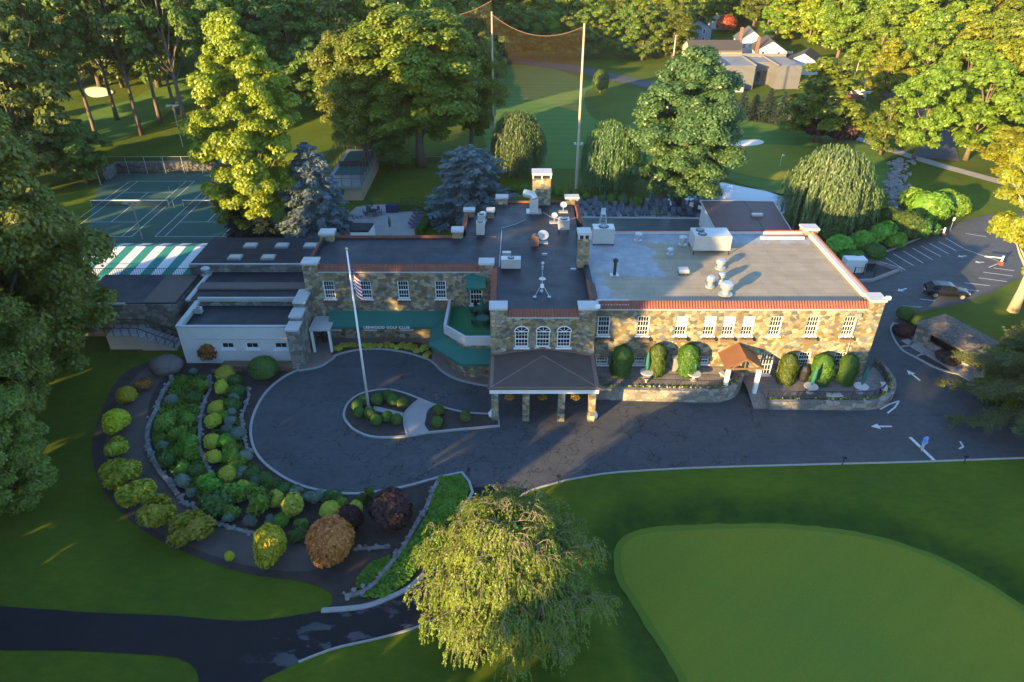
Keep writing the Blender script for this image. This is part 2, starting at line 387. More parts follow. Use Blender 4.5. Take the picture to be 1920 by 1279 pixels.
def sheet(name, poly, z, m, kind='structure', drape=False, step=1.0, label=None, cat=None):
    """poly: world points; a thin sheet, draped on the terrain when asked"""
    P = [Vector((p[0], p[1])) for p in poly]
    if drape:
        a = np.array([(p.x, p.y) for p in P])
        xs = np.arange(a[:,0].min(), a[:,0].max(), step); ys = np.arange(a[:,1].min(), a[:,1].max(), step)
        X, Y = np.meshgrid(xs, ys); X = X.ravel(); Y = Y.ravel(); k = pdist(a, X, Y) < -step*.4
        vs = P + [Vector((x, y)) for x, y in zip(X[k], Y[k])]
        out = delaunay_2d_cdt(vs, [], [list(range(len(P)))], 1, 1e-5)
        v2, f2 = out[0], out[2]
        aa = np.array([(p[0], p[1]) for p in v2]); Z = zt(aa[:,0], aa[:,1])+z
        me = bpy.data.meshes.new(name); me.from_pydata([(x, y, zz) for (x, y), zz in zip(aa, Z)], [], [tuple(f) for f in f2])
    else:
        tr = tessellate_polygon([[Vector((p.x, p.y, 0)) for p in P]])
        fs = []
        for t in tr:
            A, B, C = [P[i] for i in t]
            fs.append(tuple(t) if (B-A).cross(C-A) > 0 else tuple(t)[::-1])
        me = bpy.data.meshes.new(name); me.from_pydata([(p.x, p.y, z) for p in P], [], fs)
    me.materials.append(m); me.update()
    for p in me.polygons:
        pass
    o = link(name, me); tag(o, label, cat, kind=kind); return o
def GP(pts, z=0): return [G(u, v, z) for u, v in pts]
# ---- drive, car park, entry road
LOOP = [(560,694),(532,708),(503,732),(483,762),(471,798),(474,834),(491,864),(524,891),(566,912),(614,923),(665,927),(720,921),(770,911),(820,897),(866,887)]
KERB_R = [(985,925),(1045,905),(1100,894),(1160,886),(1300,878),(1500,872),(1700,867),(1810,863),(1950,858),(2200,850)]
asph = crom(GP(LOOP), 4) + GP([(880,905),(884,914),(975,914)]) + crom(GP([(985,925)]+KERB_R[1:]), 3) + GP([(2260,400),(2000,398),(1860,402),(1800,416),(1765,430),(1690,462),(1625,488),(1592,506),(1592,540),(1480,575),(900,640),(640,655)])
sheet('drive', asph, .004, M['asphalt'], step=2)
lot = GP([(1592,506),(1625,488),(1690,462),(1765,430),(1800,416),(1860,402),(2000,398),(2260,400),(2200,560),(1900,520),(1745,600),(1720,580),(1690,590),(1640,640),(1622,640),(1560,560)])
sheet('parking_lot', lot, .010, M['asphalt_smooth'])
ENTRY = [(884,914),(886,924),(876,942),(862,962),(838,1005),(815,1048),(793,1080),(765,1104),(725,1124),(680,1139),(600,1146),(500,1162),(420,1163),(330,1155),(160,1148),(60,1141),(-260,1128),(-300,1215),(0,1219),(130,1220),(250,1226),(320,1231),(350,1241),(368,1257),(373,1279),(372,1330),(468,1330),(490,1278),(520,1262),(580,1233),(650,1211),(720,1195),(790,1173),(830,1150),(868,1110),(898,1060),(925,1005),(950,958),(985,925),(975,914)]
sheet('entrance_road', crom(GP(ENTRY), 3, True), .014, M['asphalt_dark'])
GARDEN = [(290,674),(245,692),(214,722),(194,762),(180,802),(172,842),(178,882),(195,920),(222,956),(262,990),(312,1021),(370,1046),(430,1066),(490,1081),(550,1087),(600,1101),(622,1116),(620,1134),(603,1146),(680,1139),(725,1124),(765,1104),(793,1080),(838,1005),(862,962),(876,942),(886,924),(880,905),(866,887)]
garden = crom(GP(GARDEN), 3)+crom(GP(LOOP[::-1]), 4)+GP([(545,692),(440,678),(330,668)])
sheet('garden_bed', garden, .018, M['mulch'])
SOILP = [(275,690),(232,735),(205,800),(195,850),(205,905),(240,955),(300,1000),(380,1035),(470,1062),(560,1072),(600,1060),(560,1020),(500,1000),(430,985),(370,960),(325,925),(290,870),(275,800),(285,740),(310,700)]
sheet('garden_path', crom(GP(SOILP), 4, True), .024, M['soil'])
sheet('garden_turf', crom(GP([(833,896),(868,889),(882,910),(872,940),(852,970),(838,985),(818,975),(822,930)]), 3, True), .026, M['ground_cover'])
# kerbs
kb = MB()
kb.sweep(crom(GP(LOOP), 4)+GP([(880,905),(886,924),(876,942),(862,962)]), .22, -.05, .13)
kb.sweep(crom(GP([(796,1078),(766,1104),(725,1124),(680,1139),(603,1146)]), 5), .36, -.05, .13)
tag(kb.build('garden_kerb', M['kerb']), 'pale kerb round the loop drive side of the garden', 'kerb')
kb = MB(); kb.sweep(crom(GP([(560,1242),(600,1226),(640,1213),(720,1195),(790,1173),(830,1150),(868,1110),(898,1060),(925,1005),(950,958),(985,925)]+KERB_R[1:]), 4), .12, -.05, .09)
tag(kb.build('lawn_kerb', M['kerb']), 'thin pale kerb between the drive and the lawn by the putting green', 'kerb')
# walkway before the left wing, planted bed, island
WALK = [(560,696),(599,689),(626,672),(630,667),(669,657),(713,655),(757,661),(792,671),(810,679),(833,700),(866,715),(921,726)]
walk = crom(GP(WALK), 3)+GP([(925,640),(640,622),(575,640),(560,690)])
sheet('walkway', walk, .09, M['paver'])
kb = MB(); kb.sweep(crom(GP(WALK), 4), .2, -.05, .12)
tag(kb.build('walkway_kerb', M['kerb']), 'pale curved kerb edging the brown walkway under the green awning', 'kerb')
BED = [(620,668),(627,656),(669,645),(740,643),(785,644),(808,650),(811,662),(809,676),(790,669),(757,659),(713,653),(669,655),(636,662)]
bed = MB(); bed.prism(GP(BED), .0, .14); tag(bed.build('flower_bed', M['mulch']), kind='structure')
ISL = [(645,779),(652,759),(669,744),(691,736),(724,732),(753,737),(786,749),(814,760),(866,774),(919,778),(933,779),(935,800),(867,806),(801,813),(757,820),(702,821),(669,810),(652,795)]
isl = crom(GP(ISL[:16]), 3)
isl = crom(GP([(869,806),(801,813),(757,820),(702,821),(669,810),(652,795),(645,779),(652,759),(669,744),(691,736),(724,732),(753,737),(786,749),(814,760),(866,774),(919,778)]), 4)+GP([(934,779),(936,800)])
ib = MB(); ib.prism(isl, .0, .12); tag(ib.build('island_bed', M['mulch']), kind='structure')
kb = MB(); kb.sweep(isl, .2, -.02, .16, closed=True)
tag(kb.build('island_kerb', M['kerb']), 'pale kerb ringing the planted island of the flagpole', 'kerb')
c1 = crom(GP([(787,750),(768,766),(759,779),(758,797),(764,819)]), 4); c2 = crom(GP([(803,812),(795,799),(797,787),(801,772),(815,760)]), 4)
ip = MB(); ip.prism(c1+c2, .0, .15); tag(ip.build('island_path', M['concrete']), kind='structure')
kb = MB(); kb.sweep(c1, .16, 0, .19); kb.sweep(c2, .16, 0, .19); tag(kb.build('path_kerb', M['kerb']), 'low stone edging on both sides of the path across the island', 'kerb')
fp = MB(); fp.prism(GP([(702,763),(757,776),(755,784),(700,771)]), .0, .135); tag(fp.build('flagpole_path', M['concrete']), kind='structure')
# lawn island at the car park, planters
LISL = [(1706,614),(1700,607),(1712,590),(1745,580),(1800,572),(1850,554),(1885,536),(1960,500),(2200,500),(2200,700),(1960,690),(1905,690),(1850,672),(1790,640),(1745,618)]
li = MB(); li.prism(GP(LISL), -.02, .1); tag(li.build('lawn_island', M['lawn']), kind='structure')
kb = MB(); kb.sweep(GP([(1681,598),(1694,575),(1728,577)]), .16, 0, .12); kb.sweep(crom(GP([(1675,607),(1670,618),(1676,637),(1692,658),(1718,672),(1760,693),(1800,703),(1850,715)]), 4), .2, 0, .14)
kb.sweep(crom(GP([(1675,607),(1690,613),(1710,634),(1712,640),(1706,648),(1690,651)]), 3), .16, 0, .13)
kb.sweep(crom(GP([(1718,669),(1736,664),(1760,668),(1800,680),(1850,700)]), 3), .16, 0, .13)
tag(kb.build('planter_kerb', M['kerb']), 'white kerbs outlining the two small planters beside the stone shelter', 'kerb')
pm = MB(); pm.prism(crom(GP([(1676,610),(1672,622),(1680,640),(1692,650),(1706,646),(1711,637),(1700,620),(1688,612)]), 3, True), 0, .1)
pm.prism(crom(GP([(1722,671),(1740,667),(1765,672),(1800,684),(1850,702),(1845,709),(1800,699),(1760,689)]), 3, True), 0, .1)
tag(pm.build('planter_beds', M['mulch']), kind='structure')
# golf surfaces
def offset(poly, d):
    n = len(poly); out = []
    A = sum(poly[i][0]*poly[(i+1)%n][1]-poly[(i+1)%n][0]*poly[i][1] for i in range(n)); sgn = 1 if A > 0 else -1
    for i in range(n):
        a = Vector(poly[i-1][:2]); c = Vector(poly[(i+1)%n][:2]); t = (c-a).normalized()
        out.append(Vector((poly[i][0]+t.y*d*sgn, poly[i][1]-t.x*d*sgn)))
    return out
sheet('green_collar', [q+Vector((noise.noise(Vector((q.x*.9,q.y*.9,1)))*.12, noise.noise(Vector((q.x*.9,q.y*.9,7)))*.12)) for q in offset(crom(GREEN, 10, True), .1)], .05, M['collar'], drape=True, step=.9)
o = sheet('putting_green', offset(GREENS, -.45), .065, M['putting'], drape=True, step=.9)
fr_in = [(p[0], p[1]) for p in GREENS]
def offset(poly, d):
    n = len(poly); out = []
    A = sum(poly[i][0]*poly[(i+1)%n][1]-poly[(i+1)%n][0]*poly[i][1] for i in range(n)); sgn = 1 if A > 0 else -1
    for i in range(n):
        a = Vector(poly[i-1][:2]); c = Vector(poly[(i+1)%n][:2]); t = (c-a).normalized()
        out.append(Vector((poly[i][0]+t.y*d*sgn, poly[i][1]-t.x*d*sgn)))
    return out
# background golf course
def GTs(pts): return [GT(u, v) for u, v in pts]
FW = [(930,300),(905,250),(900,190),(930,140),(960,122),(1040,130),(1120,160),(1190,190),(1210,250),(1260,300),(1200,330),(1100,318),(1010,316)]
sheet('fairway', crom(GTs(FW), 4, True), .06, M['fairway'], drape=True, step=4)
sheet('far_rough', crom(GTs([(1100,170),(1160,165),(1200,190),(1205,225),(1150,232),(1105,215)]), 4, True), .09, M['lawn'], drape=True, step=4)
sheet('far_green', crom(GTs([(1345,305),(1370,284),(1420,272),(1490,274),(1560,285),(1600,310),(1580,335),(1500,340),(1440,337),(1380,325)]), 4, True), .08, M['putting'], drape=True, step=3)
sheet('approach', crom(GTs([(1340,225),(1400,225),(1500,245),(1600,262),(1660,300),(1668,345),(1640,375),(1540,385),(1440,360),(1350,330),(1310,290)]), 4, True), .05, M['fairway'], drape=True, step=4)
sheet('bunker', crom(GTs([(1358,272),(1375,269),(1395,264),(1420,263),(1432,267),(1425,272),(1400,275),(1375,276)]), 4, True), .13, M['sand'], drape=True, step=2)
sheet('far_bunker', crom(GTs([(160,168),(185,164),(212,172),(205,180),(180,184),(165,180)]), 4, True), .13, M['sand'], drape=True, step=2)
sheet('left_fairway', crom(GTs([(120,250),(170,205),(240,190),(300,160),(380,140),(420,170),(330,205),(280,235),(230,262),(150,290)]), 4, True), .06, M['fairway'], drape=True, step=3)
cp = MB(); pts = crom(GTs([(1330,205),(1380,214),(1450,228),(1520,240),(1600,258),(1680,285),(1760,310),(1850,335),(1960,365)]), 5)
me = MB()
L = []; R = []
for i, p in enumerate(pts):
    d = (pts[min(i+1,len(pts)-1)]-pts[max(i-1,0)]).normalized(); n_ = Vector((-d.y, d.x, 0))*1.3
    for s_, l_ in ((1, L), (-1, R)):
        q = p+n_*s_; l_.append((q.x, q.y, zt1(q.x, q.y)+.1))
vs = L+R; n = len(L); me.add(vs, [(n+i, n+i+1, i+1, i) for i in range(n-1)])
tag(me.build('cart_path', M['concrete']), kind='structure')
# far road by the houses
def ribbon(name, px, w, m, z=.12):
    pts = crom(GTs(px), 5); L = []; R = []; b = MB()
    for i, p in enumerate(pts):
        d = (pts[min(i+1,len(pts)-1)]-pts[max(i-1,0)]).normalized(); n_ = Vector((-d.y, d.x, 0))*w/2
        for s_, l_ in ((1, L), (-1, R)):
            q = p+n_*s_; l_.append((q.x, q.y, zt1(q.x, q.y)+z))
    n = len(L); b.add(L+R, [(n+i, n+i+1, i+1, i) for i in range(n-1)])
    return tag(b.build(name, m), kind='structure')
ribbon('far_road', [(930,108),(1000,118),(1080,130),(1160,148),(1240,165),(1320,190)], 7, M['asphalt_smooth'])
ribbon('side_road', [(1560,128),(1610,150),(1680,180),(1740,240),(1760,300)], 7, M['asphalt_smooth'])
# pond
m, t, o_ = nt('pond water'); v = coords(t)
prin(t, o_, (.10,.14,.17), .12, noi(t, v, 1.2, 3), .25, .05, spec=.8); M['pond'] = m
POND = [(1270,350),(1310,340),(1345,341),(1400,352),(1460,363),(1490,372),(1480,400),(1300,408),(1250,390)]
sheet('pond', crom(GP(POND), 4, True), .03, M['pond'])
# pool terrace and left patio
sheet('pool_terrace', GP([(1060,372),(1330,372),(1330,470),(1060,470)]), .02, M['concrete'])
M['pool'] = mat('covered pool water', (.10,.13,.13), .25, .2, .3, spec=.6)
sheet('swimming_pool', GP([(1080,409),(1310,411),(1320,455),(1080,455)]), .03, M['pool'])
kb = MB(); kb.sweep(GP([(1075,408),(1312,410)]), .35, .0, .1); tag(kb.build('pool_edge', M['cap']), 'pale coping along the far edge of the pool', 'coping')
PAT = [(655,400),(668,388),(700,384),(760,382),(800,386),(815,398),(806,420),(790,440),(770,470),(640,470)]
sheet('patio', GP(PAT), .02, M['concrete'])
sheet('sunny_lawn', crom(GP([(700,325),(760,308),(820,312),(830,345),(815,378),(760,380),(690,382),(680,360)]), 3, True), .012, M['lawn'])
# tennis courts
M['court'] = mat('green clay court', (.026,.085,.062), .85, .18, .3, .1)
M['court_in'] = mat('inner court surface', (.055,.075,.062), .85, .2, .25, .1)
ZC = 0.0
sheet('tennis_court', GP([(190,330),(205,318),(440,316),(500,330),(520,475),(150,475)]), .02, M['court'])
yb, yf = G(300,340).y, G(300,444).y; ym = (yb+yf)/2; cl = (yb-yf)/2
def court(xc, first):
    b = MB(); w = .09
    def ln(x0, y0, x1, y1):
        if abs(x0-x1) < .01: b.add([(x0-w/2,y0,.03),(x0+w/2,y0,.03),(x0+w/2,y1,.03),(x0-w/2,y1,.03)], [(0,1,2,3)])
        else: b.add([(x0,y0-w/2,.03),(x1,y0-w/2,.03),(x1,y0+w/2,.03),(x0,y0+w/2,.03)], [(0,1,2,3)])
    for s_ in (-5.48,-4.11,4.11,5.48): ln(xc+s_, yf, xc+s_, yb)
    ln(xc-5.48, yf, xc+5.48, yf); ln(xc-5.48, yb, xc+5.48, yb)
    q = cl*.54; ln(xc-4.11, ym-q, xc+4.11, ym-q); ln(xc-4.11, ym+q, xc+4.11, ym+q)
    ln(xc, ym-q, xc, ym+q); return b
for xc, nm in ((-59.4, 'left'), (-45.1, 'right')):
    tag(court(xc, 0).build('court_lines', M['paint']), kind='structure')
    e = empty('tennis_net', (xc, ym, 0), nm+' tennis net stretched across the green court', 'tennis net', 'tennis nets')
    b = MB()
    for k in range(41): x = xc-5.9+11.8*k/40; b.bar((x, ym, .05), (x, ym, .95), .03, .03)
    for k in range(6): b.bar((xc-5.9, ym, .15+.14*k), (xc+5.9, ym, .15+.14*k), .03, .03)
    b.build('net', M['dark'], e)
    b = MB(); b.box(xc-5.9, xc+5.9, ym-.03, ym+.03, .95, 1.07); b.build('net_tape', M['white'], e)
    for s_ in (-6, 6):
        b = MB(); b.tube([(xc+s_, ym, 0), (xc+s_, ym, 1.15)], .06, 8); b.build('post', M['galv'], e)
# ================================================================ clubhouse
ZR = 8.25                     # roof deck
XL, XC0, XC1, XR = -21.2, -1.85, 7.55, 34.25
YF, YC, YW = 56.0, 54.5, 63.7
club = empty('clubhouse', (6, 65, 0), 'long two storey fieldstone clubhouse with flat roofs and red tiled parapets', 'building')
def holes_wall(b, x0, x1, y, z0, z1, holes, depth=.28, m=0):
    """front wall facing -Y with window openings; depth = reveal"""
    xs = sorted({x0, x1, *[h[0] for h in holes], *[h[1] for h in holes]}); zs = sorted({z0, z1, *[h[2] for h in holes], *[h[3] for h in holes]})
    for i in range(len(xs)-1):
        for k in range(len(zs)-1):
            cx = (xs[i]+xs[i+1])/2; cz = (zs[k]+zs[k+1])/2
            if any(h[0] < cx < h[1] and h[2] < cz < h[3] for h in holes): continue
            b.add([(xs[i],y,zs[k]),(xs[i+1],y,zs[k]),(xs[i+1],y,zs[k+1]),(xs[i],y,zs[k+1])], [(0,1,2,3)], m)
    for a, c, e, f in holes:
        d = y+depth
        b.add([(a,y,e),(c,y,e),(c,d,e),(a,d,e)], [(0,1,2,3)], m); b.add([(a,y,f),(c,y,f),(c,d,f),(a,d,f)], [(3,2,1,0)], m)
        b.add([(a,y,e),(a,d,e),(a,d,f),(a,y,f)], [(0,1,2,3)], m); b.add([(c,y,e),(c,d,e),(c,d,f),(c,y,f)], [(3,2,1,0)], m)
def xat(u, v, Y): return UY(u, v, Y).x
# window prototypes: local, origin at bottom centre of the opening, facing -Y; built as meshes
def sash(w, h, nx=4, ny=4, blind=False):
    g = MB(); y = .2
    g.box(-w/2, w/2, y, y+.04, 0, h, 0)
    if blind: g.box(-w/2+.08, w/2-.08, y-.02, y-.004, h*.48, h-.06, 1)
    f = MB(); t = .09
    f.box(-w/2, -w/2+t, .08, .2, 0, h); f.box(w/2-t, w/2, .08, .2, 0, h); f.box(-w/2+t, w/2-t, .08, .2, h-t, h); f.box(-w/2+t, w/2-t, .08, .2, 0, t)
    if ny > 1: f.box(-w/2+t, w/2-t, .1, .19, h*.46, h*.46+.07)
    for k in range(1, nx):
        x = -w/2+t+(w-2*t)*k/nx; f.box(x-.013, x+.013, .13, .18, t, h*.46); f.box(x-.013, x+.013, .13, .18, h*.46+.07, h-t)
    for q in range(ny):
        if q in (0, ny//2): continue
        z = h*.46*(q/(ny/2)) if q < ny/2 else h*.46+.07+(h*.54-.07-t)*((q-ny/2)/(ny/2)); f.box(-w/2+t, w/2-t, .125, .175, z-.013, z+.013)
    s = MB(); s.box(-w/2-.12, w/2+.12, -.14, .2, -.14, -.002)
    return g.mesh('window', [M['glass'], M['shade']]), f.mesh('frame', M['white']), s.mesh('sill', M['white'])
WIN = {'tall': sash(1.15, 2.1), 'tall_blind': sash(1.15, 2.1, blind=True), 'low': sash(1.15, .8, 4, 2), 'door': sash(1.3, 2.5, 4, 4), 'arch': sash(1.25, 1.75), 'mid': sash(1.15, 1.7), 'slot': sash(1.3, .75, 2, 1)}
box_ = MB(); box_.box(-.62, .62, -.5, -.16, -.48, -.16); 
for k in range(40): box_.ball((random.uniform(-.55,.55), random.uniform(-.45,-.2), -.14), random.uniform(.05,.11), 5, 3, 1, .3)
M['dry'] = mat('dry planting', (.10,.07,.03), .9, .4, 5)
FBOX = box_.mesh('flower_box', [M['wood'], M['dry']])
HOLE = {'tall': (1.15,2.1), 'tall_blind': (1.15,2.1), 'low': (1.15,.8), 'door': (1.3,2.5), 'arch': (1.25,1.75), 'mid': (1.15,1.7), 'slot': (1.3,.7)}
def window(kind, x, y, z, parent, fbox=False, name='window', label=None):
    a, f, s = WIN[kind]; off = Vector(parent.location)
    o = bpy.data.objects.new(name, a); COL.objects.link(o); o.parent = parent; o.location = Vector((x, y, z))-off
    if label: o['label'] = label
    for nm, me in (('frame', f), ('sill', s)) + ((('flower_box', FBOX),) if fbox else ()):
        c = bpy.data.objects.new(nm, me); COL.objects.link(c); c.parent = o
    return o
def hole(kind, x, z): w, h = HOLE[kind]; return (x-w/2, x+w/2, z, z+h)
# --- right wing
RW = [(1132,'tall',1),(1206,'tall',1),(1277,'tall_blind',1),(1330,'tall_blind',1),(1366,'tall_blind',1),(1402,'tall_blind',1),(1454,'tall',0),(1523,'tall',1),(1592,'tall',1)]
up = [(xat(u, 610, YF), k, fb) for u, k, fb in RW]
lo = [(xat(1130,662,YF),'low',1.9,0),(xat(1200,662,YF),'low',1.9,0),(xat(1320,662,YF),'low',2.0,0),(xat(1441,662,YF),'door',.62,0),(xat(1508,672,YF),'mid',1.6,0),(xat(1575,672,YF),'mid',1.6,0)]
b = MB()
holes_wall(b, XC1, XR, YF, 0, ZR, [hole(k, x, 5.2) for x, k, _ in up]+[hole(k, x, z) for x, k, z, _ in lo])
YB = 73.5
b.add([(XR,YF,0),(XR,YB,0),(XR,YB,ZR),(XR,YF,ZR)], [(0,1,2,3)]); b.add([(XC1,YB,0),(XR,YB,0),(XR,YB,ZR),(XC1,YB,ZR)], [(3,2,1,0)])
# left wing walls
LWX = [xat(617,542,YW), xat(686,542,YW), xat(756,542,YW), xat(826,542,YW)]
LOX = [xat(628,615,YW), xat(695,615,YW), xat(763,615,YW)]
holes_wall(b, XL, XC0, YW, 0, ZR, [hole('tall', x, 4.95) for x in LWX]+[hole('low', x, 1.25) for x in LOX]+[hole('door', xat(893,560,YW), 4.25)])
YWB = 72.2
b.add([(XL,YW,0),(XL,YWB,0),(XL,YWB,ZR),(XL,YW,ZR)], [(3,2,1,0)]); b.add([(XL,YWB,0),(XC0,YWB,0),(XC0,YWB,ZR),(XL,YWB,ZR)], [(3,2,1,0)])
# centre block
AX = [xat(978,640,YC), xat(1018,640,YC), xat(1057,640,YC)]
holes_wall(b, XC0, XC1, YC, 0, ZR, [hole('arch', x, 4.85) for x in AX])
b.add([(XC0,YC,0),(XC0,YW,0),(XC0,YW,ZR),(XC0,YC,ZR)], [(3,2,1,0)]); b.add([(XC1,YC,0),(XC1,YF,0),(XC1,YF,ZR),(XC1,YC,ZR)], [(0,1,2,3)])
XM = -5.6; Y2, Y3 = 78.6, 83.0
for (xa, ya, xb, yb_) in ((XM,YWB,XM,Y2),(XM,Y2,XC0,Y2),(XC0,Y2,XC0,Y3),(XC0,Y3,XC1+.6,Y3),(XC1+.6,Y3,XC1+.6,YB)):
    b.add([(xa,ya,0),(xb,yb_,0),(xb,yb_,ZR),(xa,ya,ZR)], [(0,1,2,3)])
# piers at the corners
PZ = 8.95
piers = [(XC0-.12,XC0+1.35,YC-.12,YC+1.1),(XC1-1.45,XC1+.1,YC-.12,YC+1.1),(XL-.15,XL+1.35,YW-.15,YW+1.2),(XC0-1.45,XC0-.05,YW-.12,YW+1.0),(XR-1.2,XR+.15,YF-.15,YF+1.2),(XR-1.5,XR+.12,YB-1.2,YB+.1),
         (XL-.1,XL+1.4,YWB-1.2,YWB+.1),(XM-1.1,XM+.1,YWB-.4,YWB+.7),(XM-.1,XM+1.1,Y2-.7,Y2+.1),(XC0-1.1,XC0-.3,Y2-.9,Y2+.1),(XC0-.1,XC0+1.3,Y3-.9,Y3+.1),(XC1-.9,XC1+.7,Y3-.9,Y3+.1)]
for p in piers: b.box(p[0], p[1], p[2], p[3], 0 if p[2] < 60 else 6.0, PZ)
# bay under the green terrace
BAY = [(-6.6,YW-.02),(-6.6,58.6),(-4.5,56.4),(XC0+.02,56.4),(XC0+.02,YW-.02)]
b.prism(BAY, 0, 3.95)
b.build('wall', M['stone'], club)
for p in piers:
    b = MB(); b.box(p[0]-.1, p[1]+.1, p[2]-.1, p[3]+.1, PZ+.002, PZ+.22); b.build('pier_cap', M['cap'], club)
for q in ([(XL+1.3,YW-.06),(XC0-1.4,YW-.06)], [(XC1+.15,YF-.06),(XR-1.2,YF-.06)], [(XC0+1.35,YC-.06),(XC1-1.45,YC-.06)]):
    b = MB(); b.sweep(q, .12, ZR-.22, ZR-.02); b.build('cornice', M['cap'], club)
b = MB(); b.sweep([(-6.5,YW),(-6.6,58.5),(-4.5,56.35),(XC0,56.35)], .3, 3.952, 4.9); b.build('terrace_parapet', M['cap'], club)
# roofs
r = MB(); r.box(XC0+.02, XC1+.02, YC+.3, Y3-.05, ZR-.3, ZR-.05); r.box(XL+.05, XC0+.018, YW+.3, YWB-.05, ZR-.3, ZR-.054); r.box(XM, XC0+.018, YWB-.049, Y2-.05, ZR-.3, ZR-.052)
ro = r.build('roof', M['roof'], club)
M['roof_grey'], t, o_ = nt('grey felt roof with silver coating')
v = coords(t); c = ramp(t, noi(t, v, .5, 5), [(.3,(.26,.215,.145)),(.7,(.36,.30,.20))])
w = N(t, 'ShaderNodeTexBrick'); w.inputs['Scale'].default_value = 1.0; w.inputs['Brick Width'].default_value = 5.5; w.inputs['Row Height'].default_value = .95; w.inputs['Mortar Size'].default_value = .02
w.inputs['Color1'].default_value = (1,1,1,1); w.inputs['Color2'].default_value = (.82,.82,.82,1); w.inputs['Mortar'].default_value = (.4,.4,.4,1); t.links.new(v, w.inputs['Vector'])
c = mixc(t, .8, c, w.outputs['Color'], 'MULTIPLY')
sp = N(t, 'ShaderNodeTexVoronoi'); sp.inputs['Scale'].default_value = 1.15; sp.inputs['Randomness'].default_value = .7; t.links.new(v, sp.inputs['Vector'])
c = mixc(t, ramp(t, sp.outputs['Distance'], [(.05,(.75,.75,.75)),(.085,(0,0,0))]), c, (.32,.31,.3))
sx = N(t, 'ShaderNodeSeparateXYZ'); t.links.new(v, sx.inputs[0])
# silver reflective coating along the back and beside the centre block, with a ragged edge
d1 = math_(t, 'SUBTRACT', 15.2, sx.outputs[0]); d2 = math_(t, 'MULTIPLY', math_(t, 'SUBTRACT', sx.outputs[1], 70.2), 1.0)
d1 = math_(t, 'MINIMUM', d1, math_(t, 'SUBTRACT', sx.outputs[1], 62.5)); d3 = math_(t, 'MINIMUM', math_(t, 'SUBTRACT', 9.7, sx.outputs[0]), 9)
mx = math_(t, 'MAXIMUM', math_(t, 'MAXIMUM', d1, d2), d3)
k = math_(t, 'ADD', mx, math_(t, 'MULTIPLY', math_(t, 'SUBTRACT', noi(t, v, .45, 5, .7), .5), 5.0))
c = mixc(t, ramp(t, k, [(.0,(0,0,0)),(.6,(.9,.9,.9))]), c, ramp(t, noi(t, v, .9, 4), [(.3,(.20,.215,.235)),(.7,(.33,.35,.375))]))
prin(t, o_, c, .75, noi(t, v, 20, 2), .2, .01)
r = MB(); r.box(XC1+.021, XR-.02, YF+.3, YB-.05, ZR-.3, ZR-.05); r.build('roof', M['roof_grey'], club)['label'] = 'grey felt roof with silver coated edges'
# inner faces of the parapets (dark flashing)
r = MB()
r.box(XC1+.7, XR-.4, YF+.42, YF+.52, ZR-.05, 8.72); r.box(XL+1.4, XC0-1.4, YW+.42, YW+.52, ZR-.05, 8.72); r.box(XC0+1.3, XC1-1.4, YC+.42, YC+.5, ZR-.05, 8.72)
r.box(XL+.3, XL+.4, YW+1.0, YWB-1, ZR-.05, 8.7); r.box(XC1-.2, XC1+.35, YC+1.1, YB, ZR-.05, 8.55); r.box(XC0+.3, XC0+.4, YC+1, YW, ZR-.05, 8.7)
r.build('flashing', M['roof'], club)
r = MB(); r.box(XR-.85, XR-.4, YF+1.2, YB-1.2, ZR-.05, 8.62); r.box(XC1+1, XR-1.5, YB-.5, YB-.38, ZR-.05, 8.5); r.box(XR-6.5, XR-1.6, YB-2.0, YB-1.7, ZR-.04, ZR+.25); r.build('parapet_inner', M['cap'], club)
# red tile copings with real corrugation
M['tile'] = mat('red clay tile', (.19,.068,.044), .65, .22, 1.3, .2, spec=.3)
def tiles(b, p, q, out, h0=ZR-.02, h1=8.78, w0=-.22, w1=.38, pitch=.26):
    p = Vector((p[0],p[1],0)); q = Vector((q[0],q[1],0)); L = (q-p).length; d = (q-p)/L; o = Vector((out[0],out[1],0)); n = max(2, int(L/pitch)); m4 = 4
    vs = []; prof = [(w0,h0),(.1,h0+(h1-h0)*.62),(w1,h1),(w1+.02,h0)]
    for i in range(n*m4+1):
        c = p+d*(L*i/(n*m4)); k = .05*math.cos(2*math.pi*i/m4)
        for j, (a, z) in enumerate(prof):
            x = c-o*a; vs.append((x.x, x.y, z+(k if j < 3 else 0)))
    fs = [(i*4+j, (i+1)*4+j, (i+1)*4+j+1, i*4+j+1) for i in range(n*m4) for j in range(3)]
    b.add(vs, fs)
r = MB()
tiles(r, (XC1+.5,YF), (XR-1.2,YF), (0,-1)); tiles(r, (XL+1.35,YW), (XC0-1.45,YW), (0,-1)); tiles(r, (XC0+1.35,YC), (XC1-1.45,YC), (0,-1))
tiles(r, (XR,YF+1.2), (XR,YB-1.2), (1,0)); tiles(r, (XL,YW+1.2), (XL,YWB-1.1), (-1,0)); tiles(r, (XC0,YC+1.1), (XC0,YW-.2), (-1,0))
tiles(r, (XC1+.1,YC+1.1), (XC1+.1,60.8), (1,0), w0=-.5, w1=.35); tiles(r, (XC1+.6,YB+1.5), (XC1+.6,Y3-1), (1,0)); tiles(r, (XM,YWB+.7), (XM,Y2-.8), (-1,0))
tiles(r, (XL+1.4,YWB), (XM-1.1,YWB), (0,1), h1=8.55); tiles(r, (XC1+.8,YB), (XR-1.5,YB), (0,1), h1=8.62); tiles(r, (XC0+1.3,Y3), (XC1-.9,Y3), (0,1), h1=8.5)
r.build('tile_coping', M['tile'], club)
